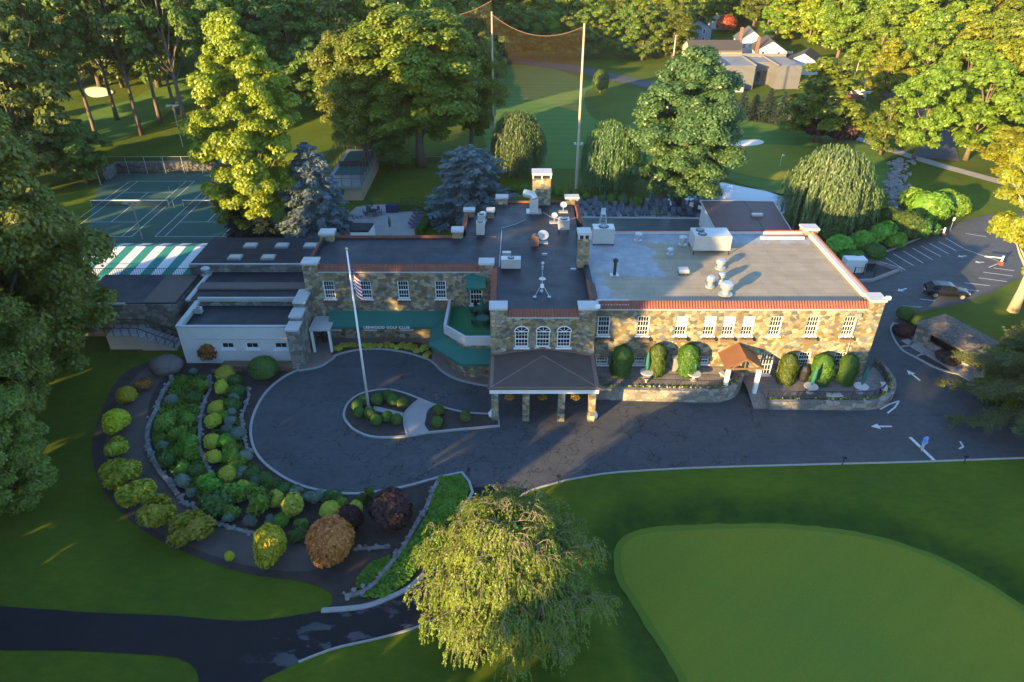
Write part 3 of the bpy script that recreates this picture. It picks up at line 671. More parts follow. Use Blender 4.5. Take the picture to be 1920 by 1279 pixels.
# windows
for x, k, fb in up: window(k, x, YF, 5.2, club, fb)
for x, k, z, _ in lo: window(k, x, YF, z, club, False, 'glass_door' if k == 'door' else 'window')
for x in LWX: window('tall', x, YW, 4.95, club, True)
for x in LOX: window('low', x, YW, 1.25, club)
window('door', xat(893,560,YW), YW, 4.25, club, False, 'glass_door')
for x in AX:
    wo = window('arch', x, YC, 4.85, club)
    f = MB(); n = 14; R = .66; z0 = 1.75
    ring = [(R*math.cos(math.pi*k/n), R*math.sin(math.pi*k/n)) for k in range(n+1)]
    f.add([(x_, -.03, z0+z_*.85) for x_, z_ in ring]+[(0,-.03,z0)], [(n+1, k+1, k) for k in range(n)], 1)
    for k in range(n): f.bar((ring[k][0],-.05,z0+ring[k][1]*.85), (ring[k+1][0],-.05,z0+ring[k+1][1]*.85), .07, .08, 0)
    for k in (3,7,11): f.bar((0,-.05,z0), (ring[k][0],-.05,z0+ring[k][1]*.85), .035, .035, 0)
    f.box(-.66,.66,-.08,.0,z0-.05,z0+.03)
    link('fanlight', f.mesh('fanlight', [M['white'], M['glass']]), wo, local=True)
# chimneys
for (x0,x1,y0,y1,z1) in ((2.55,4.75,Y3-1.1,Y3+.5,11.6),(6.7,7.85,64.4,65.6,11.4)):
    c = MB(); c.box(x0,x1,y0,y1,7,z1); co = c.build('chimney', M['stone'], club)
    c = MB(); c.box(x0-.12,x1+.12,y0-.12,y1+.12,z1+.45,z1+.72); c.box(x0+.1,x1-.1,y0+.1,y1-.1,z1+.002,z1+.45,1)
    for xx in (x0-.05, (x0+x1)/2-.08, x1-.12): c.box(xx,xx+.17,y0-.08,y0+.09,z1+.003,z1+.448)
    c.build('chimney_cap', [M['cap'], M['dark']], co)
# portico
col_x = [xat(928,760,49.9)+.0, xat(986,760,49.9), xat(1052,760,49.9), xat(1109,760,49.9)]
for x in col_x:
    c = MB(); c.box(x-.31, x+.31, 49.55, 50.2, 0, 3.2); c.build('portico_column', M['stone'], club)
x0, x1 = col_x[0]-.45, col_x[-1]+.5
c = MB(); c.box(x0, x1, 49.45, 50.3, 3.202, 3.78); c.box(x0, x0+.5, 50.3, YC-.01, 3.202, 3.76); c.box(x1-.5, x1, 50.3, YC-.01, 3.202, 3.76); c.box(x0+.5, x1-.5, 50.3, YC-.01, 3.5, 3.6); c.build('portico_beam', M['white'], club)
ax = (x0+x1)/2; zb, zp = 3.83, 4.75
c = MB(); e0, e1, ye = x0-.12, x1+.12, 49.3
pk = (ax, 53.2, zp); pw = (ax, YC-.02, zp)
c.add([(e0,ye,zb),(e1,ye,zb),pk], [(0,1,2)]); c.add([(e0,YC-.02,zb+.1),(e0,ye,zb),pk,pw], [(0,1,2,3)]); c.add([(e1,ye,zb),(e1,YC-.02,zb+.1),pw,pk], [(0,1,2,3)])
c.add([(e0,ye,zb-.1),(e1,ye,zb-.1),(e1,YC-.02,zb-.1),(e0,YC-.02,zb-.1)], [(3,2,1,0)])
c.add([(e0,ye,zb-.1),(e1,ye,zb-.1),(e1,ye,zb),(e0,ye,zb)], [(0,1,2,3)]); c.add([(e0,ye,zb-.1),(e0,ye,zb),(e0,YC-.02,zb+.1),(e0,YC-.02,zb-.1)], [(0,1,2,3)]); c.add([(e1,ye,zb-.1),(e1,ye,zb),(e1,YC-.02,zb+.1),(e1,YC-.02,zb-.1)], [(3,2,1,0)])
c.build('portico_roof', M['roof_brown'], club)
c = MB(); c.bar((e1-.3,ye+.2,zb+.06),(e1-.3,YC-.1,zb+.16),.35,.1); c.bar((e0+.3,ye+.2,zb+.06),(e0+.3,YC-.1,zb+.16),.3,.1); c.bar((e0+.1,ye+.12,zb+.03),(e1-.1,ye+.12,zb+.03),.14,.08)
for s_ in (e0, e1): c.bar((s_,ye,zb+.01),(ax,53.2,zp+.02),.12,.05)
c.bar((e0+.1, YC-.1, zb+.3),(ax, YC-.1, zp+.08),.2,.12); c.bar((e1-.1, YC-.1, zb+.3),(ax, YC-.1, zp+.08),.2,.12)
c.build('portico_gutter', mat('copper brown flashing', (.20,.115,.085), .6, .2), club)
# green terrace floor on the bay
c = MB(); c.prism([(-6.45,YW-.03),(-6.45,58.65),(-4.45,56.6),(XC0,56.6),(XC0,YW-.03)], 3.953, 4.02); c.build('terrace_floor', M['green_floor'], club)
# awnings
aw = MB()
in_ = [(-19.2,YW-.02),(-6.62,YW-.02),(-6.62,58.55),(-4.52,56.38),(XC0-.02,56.38)]; ou = [(-19.2,61.8),(-8.35,61.8),(-8.35,58.4),(-4.9,54.9),(-1.95,54.9)]
zi, zo = 3.5, 2.72
for i in range(4):
    a, b_, c_, d_ = in_[i], in_[i+1], ou[i+1], ou[i]
    n = 10 if i == 0 else 3
    for k in range(n):
        f0, f1 = k/n, (k+1)/n; L_ = lambda p, q, f: (p[0]+(q[0]-p[0])*f, p[1]+(q[1]-p[1])*f)
        P0, P1, Q0, Q1 = L_(a,b_,f0), L_(a,b_,f1), L_(d_,c_,f0), L_(d_,c_,f1)
        aw.add([(*Q0,zo),(*Q1,zo),(*P1,zi),(*P0,zi)], [(0,1,2,3)]); aw.add([(*Q0,zo-.3),(*Q1,zo-.3),(*Q1,zo),(*Q0,zo)], [(0,1,2,3)])
aw.build('awning', M['green_canvas'], club)
fr = MB()
for x in np.linspace(-19, -8.5, 6): fr.bar((x,61.85,2.6),(x,YW,2.6),.05,.05); 
fr.bar((-19.2,61.83,2.66),(-8.3,61.83,2.66),.06,.06); fr.bar((-19.2,61.85,zo),(-19.2,61.85,0),.06,.06); fr.build('awning_frame', M['galv'], club)
cu = bpy.data.curves.new('lettering', 'FONT'); cu.body = 'LEEWOOD GOLF CLUB'; cu.size = .42; cu.extrude = .004; cu.offset = .012; cu.space_character = 1.12
to = bpy.data.objects.new('tmp', cu); COL.objects.link(to); bpy.context.view_layer.update()
tm = bpy.data.meshes.new_from_object(to); bpy.data.objects.remove(to); tm.materials.clear(); tm.materials.append(M['white'])
lo_ = bpy.data.objects.new('lettering', tm); COL.objects.link(lo_); lo_.parent = club; lo_.rotation_euler = (math.radians(90), 0, 0); lo_.location = Vector((xat(681,611,61.8), 61.77, 2.47))-Vector(club.location)
# small green door canopy on the upper terrace
c = MB(); xx = xat(893,540,YW); c.add([(xx-1.0,YW-1.3,6.95),(xx+1.0,YW-1.3,6.95),(xx+1.0,YW-.03,7.75),(xx-1.0,YW-.03,7.75)], [(0,1,2,3)]); c.add([(xx-1.0,YW-1.3,6.7),(xx+1.0,YW-1.3,6.7),(xx+1.0,YW-1.3,6.95),(xx-1.0,YW-1.3,6.95)], [(0,1,2,3)])
c.add([(xx-1.0,YW-1.3,6.7),(xx-1.0,YW-1.3,6.95),(xx-1.0,YW-.03,7.75)], [(0,1,2)]); c.add([(xx+1.0,YW-1.3,6.7),(xx+1.0,YW-1.3,6.95),(xx+1.0,YW-.03,7.75)], [(2,1,0)])
c.build('door_awning', M['green_canvas'], club)
# small white porch at the left
c = MB(); p = [(-20.6,61.2),(-18.9,61.2)]
c.box(-20.9,-18.7,60.8,YW-.1,2.75,2.95); c.build('porch_roof', M['cap'], club)
for (x, y) in ((-20.7,61.0),(-18.9,61.0)):
    c = MB(); c.box(x-.12,x+.12,y-.12,y+.12,0,2.748); c.build('porch_post', M['white'], club)
# drain pipe and lamp on the right corner
c = MB(); c.tube([(XR-2.0,YF-.12,.6),(XR-2.0,YF-.12,7.3)], .06, 8); c.box(XR-2.25,XR-1.75,YF-.3,YF-.01,7.3,7.75); c.build('drain_pipe', M['galv'], club)
# entrance canopy on the terrace (copper gable)
M['copper'] = mat('rust coloured copper sheet', (.17,.075,.036), .6, .15, .8)
xg = [xat(1368,650,53.6), xat(1437,650,53.6)]; xm_ = (xg[0]+xg[1])/2; zg = 3.35
c = MB(); y0, y1 = 53.2, YF-.02
for s_, xe in ((1, xg[0]-.1), (-1, xg[1]+.1)):
    pts = [(xe,y0,zg-.05),(xm_,y0,zg+1.1),(xm_,y1,zg+1.1),(xe,y1,zg-.05)]
    c.add(pts+[(x,y,z-.1) for x,y,z in pts], [(0,1,2,3) if s_ < 0 else (3,2,1,0), (4,5,6,7), (0,1,5,4), (0,3,7,4)])
c.build('entrance_canopy', M['copper'], club)
c = MB(); c.bar((xg[0],y0+.1,zg-.1),(xg[1],y0+.1,zg-.1),.14,.16); c.bar((xm_,y0+.1,zg),(xm_,y0+.1,zg+.9),.1,.1); c.bar((xg[0]+.6,y0+.1,zg),(xm_,y0+.1,zg+.9),.08,.1); c.bar((xg[1]-.6,y0+.1,zg),(xm_,y0+.1,zg+.9),.08,.1); c.build('canopy_truss', M['wood'], club)
for x in (xg[0]+.25, xg[1]-.25):
    c = MB(); c.box(x-.17,x+.17,y0,y0+.34,.3,zg-.2); c.build('canopy_post', M['white'], club)
# ================================================================ low extension to the left
ext = empty('low_extension', (-29, 68, 0), 'single storey flat roofed extension with skylights joined to the left end of the clubhouse', 'building')
b = MB(); b.box(-36.6, XL-.01, 71, 78.4, 0, 5.35); b.box(-46.5, -35.6, 64.2, 70.99, 0, 4.0)
b.box(-34.4, XL-.02, 64.35, 70.98, 0, 4.35)
b.build('wall', M['stone_grey'], ext)
b = MB(); b.box(-36.5, XL-.03, 71.1, 78.3, 5.352, 5.42); b.box(-46.4, -35.62, 64.3, 70.98, 4.002, 4.1); b.box(-34.3, XL-.05, 64.5, 70.97, 4.352, 4.42); b.build('roof', M['roof'], ext)
for q in ((-36.6, XL-.03, 70.85, 71.05, 5.36, 5.5), (-33.2, XL-.03, 64.2, 64.5, 4.36, 4.75), (-46.5,-41,64.05,64.25,4.0,4.2), (-34.5,-34.1,64.2,70.9,4.36,4.6)):
    b = MB(); b.box(*q); b.build('coping', M['cap'], ext)
b = MB(); b.box(-34.2, XL-.06, 66.6, 68.1, 4.45, 4.62); b.box(-39.2,-35.7,64.3,70.6,4.12,4.2); b.build('walkway_mat', mat('brown roof walkway', (.13,.095,.08), .85, .15), ext)
for (u, v) in ((470,461),(529,461),(441,483),(503,483),(582,461)):
    p = G(u, v, 5.5); c = MB(); c.box(p.x-.75,p.x+.75,p.y-.6,p.y+.6,5.422,5.62); c.box(p.x-.62,p.x+.62,p.y-.48,p.y+.48,5.622,5.7,1); c.build('skylight', [M['galv'], M['metal']], ext)
# striped tent
tent = empty('striped_marquee', (-43, 75, 0), 'green and white striped canvas marquee beside the tennis courts', 'tent')
b = MB(); n = 14
for k in range(n):
    x0 = -53+17.2*k/n; x1 = -53+17.2*(k+1)/n; m_ = k % 2
    b.add([(x0,71.2,3.5),(x1,71.2,3.5),(x1+.9,77.8,4.5),(x0+.9,77.8,4.5)], [(0,1,2,3)], m_)
    b.add([(x0,71.2,3.1),(x1,71.2,3.1),(x1,71.2,3.5),(x0,71.2,3.5)], [(0,1,2,3)], m_)
    b.add([(x0,77.8+.0,4.5),(x1+.9,77.8,4.5),(x1+.9,79.6,4.1),(x0+.9,79.6,4.1)], [(0,1,2,3)], m_)
b.build('canopy', [mat('teal canvas', (.02,.19,.16), .7, .1), mat('white canvas', (.62,.63,.62), .7, .06)], tent)
for x in (-52,-47,-42,-37):
    for y in (71.5, 79):
        c = MB(); c.tube([(x,y,0),(x,y,3.5)], .06, 6); c.build('post', M['galv'], tent)
c = MB()
for k in range(60): x = -52+k*.27; c.bar((x,70.95,4.12),(x,70.95,4.9),.03,.03)
c.bar((-52,70.95,4.9),(-35.9,70.95,4.9),.05,.05); 
tag(c.build('roof_railing', M['iron']), 'thin black railing on the low roof in front of the striped marquee', 'railing')
# white annex
ann = empty('white_annex', (-28, 61, 0), 'low white stucco annex with flat black roof and stone end wall', 'building')
XA0, XA1, YA = -33.4, -22.2, 59.0
sl = [xat(405,650,YA)+1.2, xat(473,650,YA), xat(527,650,YA)]
b = MB(); holes_wall(b, XA0, XA1, YA, 0, 4.3, [hole('slot', x, 1.75) for x in sl], .2)
b.add([(XA0,YA,0),(XA0,64.2,0),(XA0,64.2,4.3),(XA0,YA,4.3)], [(3,2,1,0)]); b.build('wall', M['stucco'], ann)
b = MB(); b.box(XA0+.25, XA1, YA+.25, 64.18, 3.7, 3.85); b.build('roof', M['roof'], ann)
b = MB(); b.box(XA0-.05, XA0+.45, YA-.05, 64.19, 4.302, 4.5); b.box(XA0+.451, XA1, YA-.05, YA+.3, 4.302, 4.42); b.box(XA0+.25,XA0+.3,YA+.3,64.1,3.7,4.3); b.build('coping', M['cap'], ann)
b = MB(); b.box(XA0+1.5, XA1, YA-.06, YA-.002, 2.9, 2.98); b.build('trim', M['cap'], ann)
for x in sl: window('slot', x, YA, 1.75, ann)
b = MB()
for (y0, y1, z) in ((57.9,59.6,4.5),(59.6,61.4,5.0),(61.4,64.3,5.6)): b.box(XA1+.01, XA1+1.15, y0, y1-.001, 0, z)
b.build('end_wall', M['stone_grey'], ann)
b = MB()
for (y0, y1, z) in ((57.8,59.6,4.5),(59.6,61.4,5.0),(61.4,64.3,5.6)): b.box(XA1-.08, XA1+1.25, y0, y1-.002, z+.002, z+.2)
b.build('end_wall_coping', M['cap'], ann)
b = MB(); b.box(XA0+4, XA1, 57.6, 58.7, 0, .5); b.box(XA0+3.2, XA1-5, 57.2, 57.5, 0, .35)
tag(b.build('planter_box', M['wood']), 'long low timber planter along the foot of the white annex', 'planter')
# steps and landing by the low roof
st = empty('garden_steps', (-37, 61.5, 0), 'concrete steps with black railings leading down beside the white annex', 'steps')
b = MB(); b.box(-42.5,-39.0,61.6,63.9,0,1.7)
for k in range(8): b.box(-39+k*.45, -39+(k+1)*.45, 61.4, 63.4, 0, 1.6-.2*k)
b.build('treads', M['concrete'], st)
b = MB()
for y in (61.5, 63.3):
    b.bar((-42.5,y,2.7),(-39,y,2.7),.06,.06); b.bar((-39,y,2.7),(-35.4,y,1.0),.06,.06)
    for k in range(9): x = -42.4+k*.85; z = 1.7 if x < -39 else 1.6-(x+39)*.44; b.bar((x,y,z),(x,y,z+1.0),.05,.05)
b.build('railing', M['iron'], st)
# ================================================================ vegetation
def unit(n): v = RNG.normal(size=(n,3)); return v/np.linalg.norm(v, axis=1, keepdims=True)
def leaf_quads(C, Nn, size, aspect=1.5, bend=None, along=None):
    """diamond leaf clusters: centres, normals, sizes -> verts, quads"""
    n = len(C); Nn = Nn/np.maximum(np.linalg.norm(Nn, axis=1, keepdims=True), 1e-6)
    a = unit(n) if along is None else along
    T = np.cross(Nn, a) if along is None else a
    T = T/np.maximum(np.linalg.norm(T, axis=1, keepdims=True), 1e-6)
    B = np.cross(Nn, T); s = np.asarray(size).reshape(-1,1)*np.ones((n,1))
    V = np.stack([C-T*s*aspect*.5, C+B*s*.5+Nn*s*.08, C+T*s*aspect*.5, C-B*s*.5+Nn*s*.08], 1).reshape(-1,3)
    return V, np.arange(4*n).reshape(n,4)
def np_mesh(name, parts, mats):
    V = []; Q = []; mi = []; off = 0
    for (v, q, m_) in parts:
        V.append(v); Q.append(q+off); mi.append(np.full(len(q), m_, np.int32)); off += len(v)
    V = np.concatenate(V); Q = np.concatenate(Q); me = bpy.data.meshes.new(name)
    quick_mesh(me, V, Q)
    for m_ in mats: me.materials.append(m_)
    me.polygons.foreach_set('material_index', np.concatenate(mi)); me.update(); return me
def clump_leaves(cc, cr, per, leaf, flat=.8, up=.45, aspect=1.5, fill=.35):
    """leaves spread over and inside clumps (centre, radius)"""
    out = []
    for (c, r) in zip(cc, cr):
        k = int(per*(r/np.mean(cr))**2)+4
        d = unit(k); d[:,2] = np.where(d[:,2] < -.35, -d[:,2]*.7, d[:,2])
        rad = r*(1-fill*RNG.random(k)**1.6)*(.85+.3*RNG.random(k))
        P = c+d*rad[:,None]*np.array([1,1,flat]); nn = d*.7+unit(k)*.55+np.array([0,0,up])
        out.append((P, nn, leaf*(.6+.8*RNG.random(k))))
    return tuple(np.concatenate(x) for x in zip(*out))
def limbs(b, base_z, top, targets, r0, m=0, wob=.4, n=6, trunk_lean=(0,0)):
    pts = []; N_ = 6
    for i in range(N_+1):
        f = i/N_; pts.append((trunk_lean[0]*f+random.uniform(-wob,wob)*f*.5, trunk_lean[1]*f+random.uniform(-wob,wob)*f*.5, top*f))
    b.tube(pts, [r0*(1.25 if i == 0 else 1-.8*i/N_) for i in range(N_+1)], 8, m)
    for t in targets:
        t = Vector(t); f = min(.95, max(.2, (t.z*.62)/top)); i = int(f*N_); p = Vector(pts[i]).lerp(Vector(pts[i+1]), f*N_-i)
        mid = p.lerp(t, .5)+Vector((random.uniform(-wob,wob), random.uniform(-wob,wob), random.uniform(0,wob)))
        rr = r0*.38*(1-f*.6); b.tube([p, mid, t], [rr, rr*.6, rr*.18], n, m, False)
PROTO = {}
def crown_tree(key, h, r, nc, per, leaf, leafm, bark, z0=.25, prof='oval', trunk=.35, seed=1, cr=(.24,.36), lean=0, inner=.55, ntarg=12):
    global RNG
    RNG = np.random.default_rng(seed); random.seed(seed)
    cc = []; rr = []; lobes = []
    zc0 = h*z0; H_ = h-zc0; nl = max(9, nc//5)
    for i in range(nl):
        f = (i+.5)/nl; f = f**.9; a = i*2.39996+random.uniform(-.5,.5)
        if prof == 'oval': w = math.sin(math.pi*min(1,(f*.92+.08)))**.6
        elif prof == 'round': w = math.sqrt(max(.02, 1-(2*f-1)**2))*.98+.05
        elif prof == 'cone': w = (1-f)*.95+.1
        elif prof == 'flat': w = math.sin(math.pi*(f*.75+.12))**.5
        q = (inner+(1-inner)*random.random()**.5); c_ = r*random.uniform(*cr)*(.75+.35*w)*1.25
        R = max(0, r*w*random.uniform(.86,1.12)-c_*.75)*q
        lobes.append((R*math.cos(a)+lean*f, R*math.sin(a), zc0+H_*f*.93, c_))
        for k in range(5):
            d = Vector((random.gauss(0,1), random.gauss(0,1), random.gauss(.25,.8))).normalized(); c2 = c_*random.uniform(.34,.62)
            cc.append((lobes[-1][0]+d.x*c_*.72, lobes[-1][1]+d.y*c_*.72, lobes[-1][2]+d.z*c_*.62)); rr.append(c2)
    nc = len(cc)
    C, Nn, s = clump_leaves(np.array(cc), np.array(rr), per, leaf)
    C[:,2] = np.maximum(C[:,2], .15)
    v, q = leaf_quads(C, Nn, s); crown = np_mesh('crown', [(v, q, 0)], [leafm])
    b = MB(); limbs(b, 0, h*.8, [cc[i] for i in range(0, nc, max(1, nc//ntarg))], trunk)
    tr = b.mesh('trunk', bark, True)
    PROTO[key] = dict(h=h, r=r, parts=[('trunk', tr), ('crown', crown)]); return PROTO[key]
LM = {
 'oak': leaf_mat('oak leaves', (.125,.190,.020), (.205,.275,.026)),
 'yellow': leaf_mat('yellow green leaves', (.195,.255,.018), (.31,.36,.026)),
 'deep': leaf_mat('deep green leaves', (.085,.140,.020), (.140,.190,.026), .3),
 'willowpale': leaf_mat('pale willow leaves', (.11,.17,.065), (.17,.24,.085)),
 'left': leaf_mat('mid green leaves', (.120,.175,.020), (.210,.260,.028), .35),
 'willow': leaf_mat('willow leaves', (.070,.130,.045), (.110,.170,.052)),
 'blue': leaf_mat('blue spruce needles', (.10,.155,.165), (.18,.235,.240), .12),
 'darkcon': leaf_mat('dark conifer needles', (.025,.045,.038), (.040,.065,.050), .12),
 'near': leaf_mat('fine weeping needles', (.115,.175,.020), (.210,.245,.028), .3),
 'pine': leaf_mat('pine needles', (.070,.085,.030), (.120,.120,.040), .2),
 'box': leaf_mat('boxwood leaves', (.060,.115,.014), (.090,.15,.018), .2),
 'boxbright': leaf_mat('bright box leaves', (.085,.15,.010), (.12,.19,.015), .25),
 'yew': leaf_mat('yew leaves', (.050,.105,.012), (.085,.145,.015), .25),
 'gold': leaf_mat('gold mound foliage', (.38,.38,.030), (.50,.47,.05), .25),
 'green': leaf_mat('fresh green shrub', (.11,.26,.022), (.17,.34,.03), .25),
 'silver': leaf_mat('silver green shrub', (.13,.19,.14), (.21,.27,.20), .2),
 'dkgreen': leaf_mat('dark shrub leaves', (.050,.115,.018), (.085,.165,.026), .2),
 'maple': leaf_mat('golden shrub leaves', (.42,.42,.015), (.58,.54,.025), .35),
 'olive': leaf_mat('olive shrub leaves', (.27,.29,.018), (.42,.39,.025), .3),
 'copper': leaf_mat('copper leaves', (.46,.12,.035), (.62,.27,.06), .3),
 'purple': leaf_mat('dark purple leaves', (.035,.016,.016), (.07,.028,.024), .2),
 'red': leaf_mat('red and yellow leaves', (.32,.06,.02), (.36,.30,.03), .3),
}
# deciduous prototypes
crown_tree('oak', 20, 7.2, 90, 190, .40, LM['oak'], M['bark'], .12, 'oval', .42, 3)
crown_tree('oak2', 22, 8.0, 100, 190, .42, LM['oak'], M['bark'], .16, 'oval', .45, 4)
crown_tree('yel', 19, 6.6, 85, 190, .38, LM['yellow'], M['bark'], .10, 'oval', .4, 5)
crown_tree('yel2', 18, 7.4, 85, 190, .40, LM['yellow'], M['bark'], .14, 'oval', .4, 6, cr=(.28,.42))
crown_tree('deep', 18, 6.8, 85, 190, .40, LM['deep'], M['bark'], .08, 'oval', .4, 7)
crown_tree('tulip', 30, 7.4, 230, 420, .26, LM['yellow'], M['bark'], .12, 'oval', .55, 8, cr=(.20,.32))
crown_tree('maple', 25, 8.2, 220, 400, .28, LM['oak'], M['bark'], .22, 'flat', .55, 9, cr=(.22,.34))
crown_tree('bigdark', 24, 8.4, 260, 620, .24, LM['left'], M['bark'], .06, 'oval', .5, 10, cr=(.22,.34))
crown_tree('ash', 25, 8.2, 240, 420, .27, LM['willow'], M['bark'], .05, 'oval', .55, 16, cr=(.22,.34))
crown_tree('high', 26, 6.2, 60, 230, .4, LM['deep'], M['bark'], .45, 'flat', .45, 12, cr=(.28,.42))
crown_tree('locust', 17, 7.0, 90, 420, .22, LM['yellow'], M['bark_pale'], .30, 'flat', .5, 13, cr=(.16,.26), inner=.4, ntarg=34)
crown_tree('shadow', 26, 6, 80, 130, .9, LM['deep'], M['bark'], .1, 'oval', .5, 14)
crown_tree('shadowhigh', 26, 6, 60, 130, .9, LM['deep'], M['bark'], .44, 'oval', .5, 15)
def willow(key, h, r, ns, leafm, seed=1):
    global RNG
    RNG = np.random.default_rng(seed); random.seed(seed); Cs = []; Ns = []; Al = []; Sz = []
    nb = 34; heads = []
    for i in range(nb):
        f = i/nb; a = i*2.4; R = r*.82*math.sqrt(f)*random.uniform(.8,1.05); z = h*(1-.42*f**1.5)*random.uniform(.9,1.0); heads.append((R*math.cos(a), R*math.sin(a), z, r*random.uniform(.2,.32)))
    for i in range(ns):
        hx, hy, hz, hr = heads[i % nb]; a = random.uniform(0, 6.28); q = hr*math.sqrt(random.random())
        x = hx+q*math.cos(a); y = hy+q*math.sin(a); z = hz-q*q/hr*.35+random.uniform(-.2,.2)
        L = min(z-.15, z*random.uniform(.35,.95)); k = int(L/.22)+2; t = np.linspace(0, 1, k)
        ang = math.atan2(y, x); o = np.sqrt(t)*r*.10
        P = np.stack([x+np.cos(ang)*o+.08*RNG.normal(size=k), y+np.sin(ang)*o+.08*RNG.normal(size=k), z-t*L], 1)
        Cs.append(P); d = np.tile([math.cos(ang)*.2, math.sin(ang)*.2, -1.0], (k,1))+.25*RNG.normal(size=(k,3)); Al.append(d)
        Ns.append(np.tile([math.cos(ang), math.sin(ang), .4], (k,1))+.7*RNG.normal(size=(k,3))); Sz.append(np.full(k, .15)*(.7+.6*RNG.random(k)))
    C = np.concatenate(Cs); A = np.concatenate(Al); Nn = np.concatenate(Ns); Nn = Nn-A*(np.sum(Nn*A, 1)/np.sum(A*A, 1))[:,None]
    v, q = leaf_quads(C, Nn, np.concatenate(Sz), 3.2, along=A)
    b = MB(); limbs(b, 0, h*.8, [x[:3] for x in heads[::3]], .45)
    PROTO[key] = dict(h=h, r=r, parts=[('trunk', b.mesh('trunk', M['bark'], True)), ('crown', np_mesh('crown', [(v, q, 0)], [leafm]))])
willow('willow', 11, 6.2, 1500, LM['willow'], 21)
willow('willow2', 11, 6.4, 1900, LM['willowpale'], 22)
def conifer(key, h, r, leafm, tiers=20, perb=9, leaf=.3, seed=1, droop=.25, irr=.25, steps=9, ex=.8):
    global RNG
    RNG = np.random.default_rng(seed); random.seed(seed); Cs = []; Ns = []; Al = []; b = MB(); b.tube([(0,0,0),(0,0,h*.95)], [r*.07, .03], 8)
    for ti in range(tiers):
        f = ti/tiers; z = h*(.06+.92*f); R = r*(1-f)**ex*random.uniform(1-irr, 1.05)+.25; nb = max(4, int(perb*(1-f*.5)))
        for k in range(nb):
            a = 6.283*(k+random.random()*.7)/nb+ti; L = R*random.uniform(.75,1.1); zz = z+random.uniform(-.3,.3)
            if k % 2 == 0 and L > 1: b.tube([(0,0,zz),(L*.9*math.cos(a),L*.9*math.sin(a),zz-droop*L*.6)], [.05,.02], 4, cap=False)
            for s_ in np.linspace(.15, 1, steps):
                w = L*.30*(1.15-s_)+.15; n = int(4+7*w/max(leaf,.1)*.6)
                off = RNG.uniform(-w, w, n); x = L*s_; dz = -droop*L*s_**1.5+.12*L*max(0, s_-.7)
                P = np.stack([x*math.cos(a)-off*math.sin(a), x*math.sin(a)+off*math.cos(a), zz+dz-.25*np.abs(off)+RNG.uniform(-.1,.1,n)], 1)
                Cs.append(P); d = np.stack([math.cos(a)-np.sign(off)*math.sin(a)*.8, math.sin(a)+np.sign(off)*math.cos(a)*.8, np.full(n,-.35)], 1)+.25*RNG.normal(size=(n,3)); Al.append(d); Ns.append(np.tile([0,0,1.0],(n,1))+.5*RNG.normal(size=(n,3)))
    C = np.concatenate(Cs); A = np.concatenate(Al); Nn = np.concatenate(Ns); Nn = Nn-A*(np.sum(Nn*A, 1)/np.sum(A*A, 1))[:,None]
    v, q = leaf_quads(C, Nn, leaf*(.7+.6*RNG.random(len(C))), 2.2, along=A)
    PROTO[key] = dict(h=h, r=r, parts=[('trunk', b.mesh('trunk', M['bark'], True)), ('crown', np_mesh('crown', [(v, q, 0)], [leafm]))])
conifer('spruce', 13, 5.2, LM['blue'], 24, 11, .26, 31, .22, .3, 10, .6)
conifer('cedar', 11, 5.6, LM['blue'], 20, 12, .28, 32, .12, .35, 10, .42)
conifer('darkspruce', 8, 3.0, LM['darkcon'], 16, 9, .26, 33, .3, .2, 7)
conifer('hem', 9, 3.6, LM['darkcon'], 15, 9, .3, 34, .35, .3, 7)
conifer('larch', 16, 4.5, LM['oak'], 18, 8, .3, 35, .25, .4, 8)
# shrubs: solid small core + leaf shell
def shrub(key, r, leafm, n, leaf, sz=.85, jag=.12, lumps=9, seed=1, stem=False, core=.72, up=.3):
    global RNG
    RNG = np.random.default_rng(seed); random.seed(seed)
    d = unit(n); d[:,2] = np.where(d[:,2] < -.55, -d[:,2], d[:,2]); L = unit(lumps); k = np.max(d@L.T, axis=1)
    rad = r*(1-jag*2*(1-k)/1.0)*(1-jag*1.2*RNG.random(n)); zc = r*sz*.95
    C = d*rad[:,None]*np.array([1,1,sz])+np.array([0,0,zc]); Nn = d*.8+unit(n)*(.35+jag)+np.array([0,0,up])
    v, q = leaf_quads(C, Nn, leaf*(.6+.8*RNG.random(n)), 1.5)
    b = MB(); b.ball((0,0,zc), r*core, 10, 7, 0, .08, sz); cv = np.array(b.v); cq = np.array([f for f in b.f])
    me = np_mesh(key, [(v, q, 0), (cv, cq, 0)], [leafm])
    parts = [('foliage', me)]
    s = MB(); s.tube([(0,0,0),(0,0,zc)], [.05*max(1,r), .03], 6)
    for k_ in range(5): a = k_*1.3; s.tube([(0,0,.05),(r*.4*math.cos(a),r*.4*math.sin(a),zc)], [.04,.02], 5)
    parts.append(('stem', s.mesh('stem', M['bark'])))
    PROTO[key] = dict(h=2*zc, r=r, parts=parts)
shrub('box', .55, LM['box'], 1800, .075, 1.0, .03, 30, 41)
shrub('boxbig', 1.0, LM['boxbright'], 2600, .12, .8, .05, 24, 42)
shrub('boxdark', 1.3, LM['box'], 3500, .12, .8, .05, 20, 43)
for kk, mm, sd in (('gold','gold',44),('green','green',45),('silver','silver',46),('dkgreen','dkgreen',47)):
    shrub(kk+'1', .8, LM[mm], 1700, .12 if kk != 'silver' else .09, .75, .16 if kk == 'gold' else .30, 9, sd, core=.5); shrub(kk+'2', .8, LM[mm], 1700, .13 if kk != 'silver' else .10, .9, .26 if kk == 'gold' else .42, 6, sd+20, core=.42)
shrub('maple1', 1.2, LM['maple'], 2200, .17, 1.0, .2, 9, 51, core=.55); shrub('maple2', 1.2, LM['olive'], 2600, .16, .85, .42, 7, 52, core=.4)
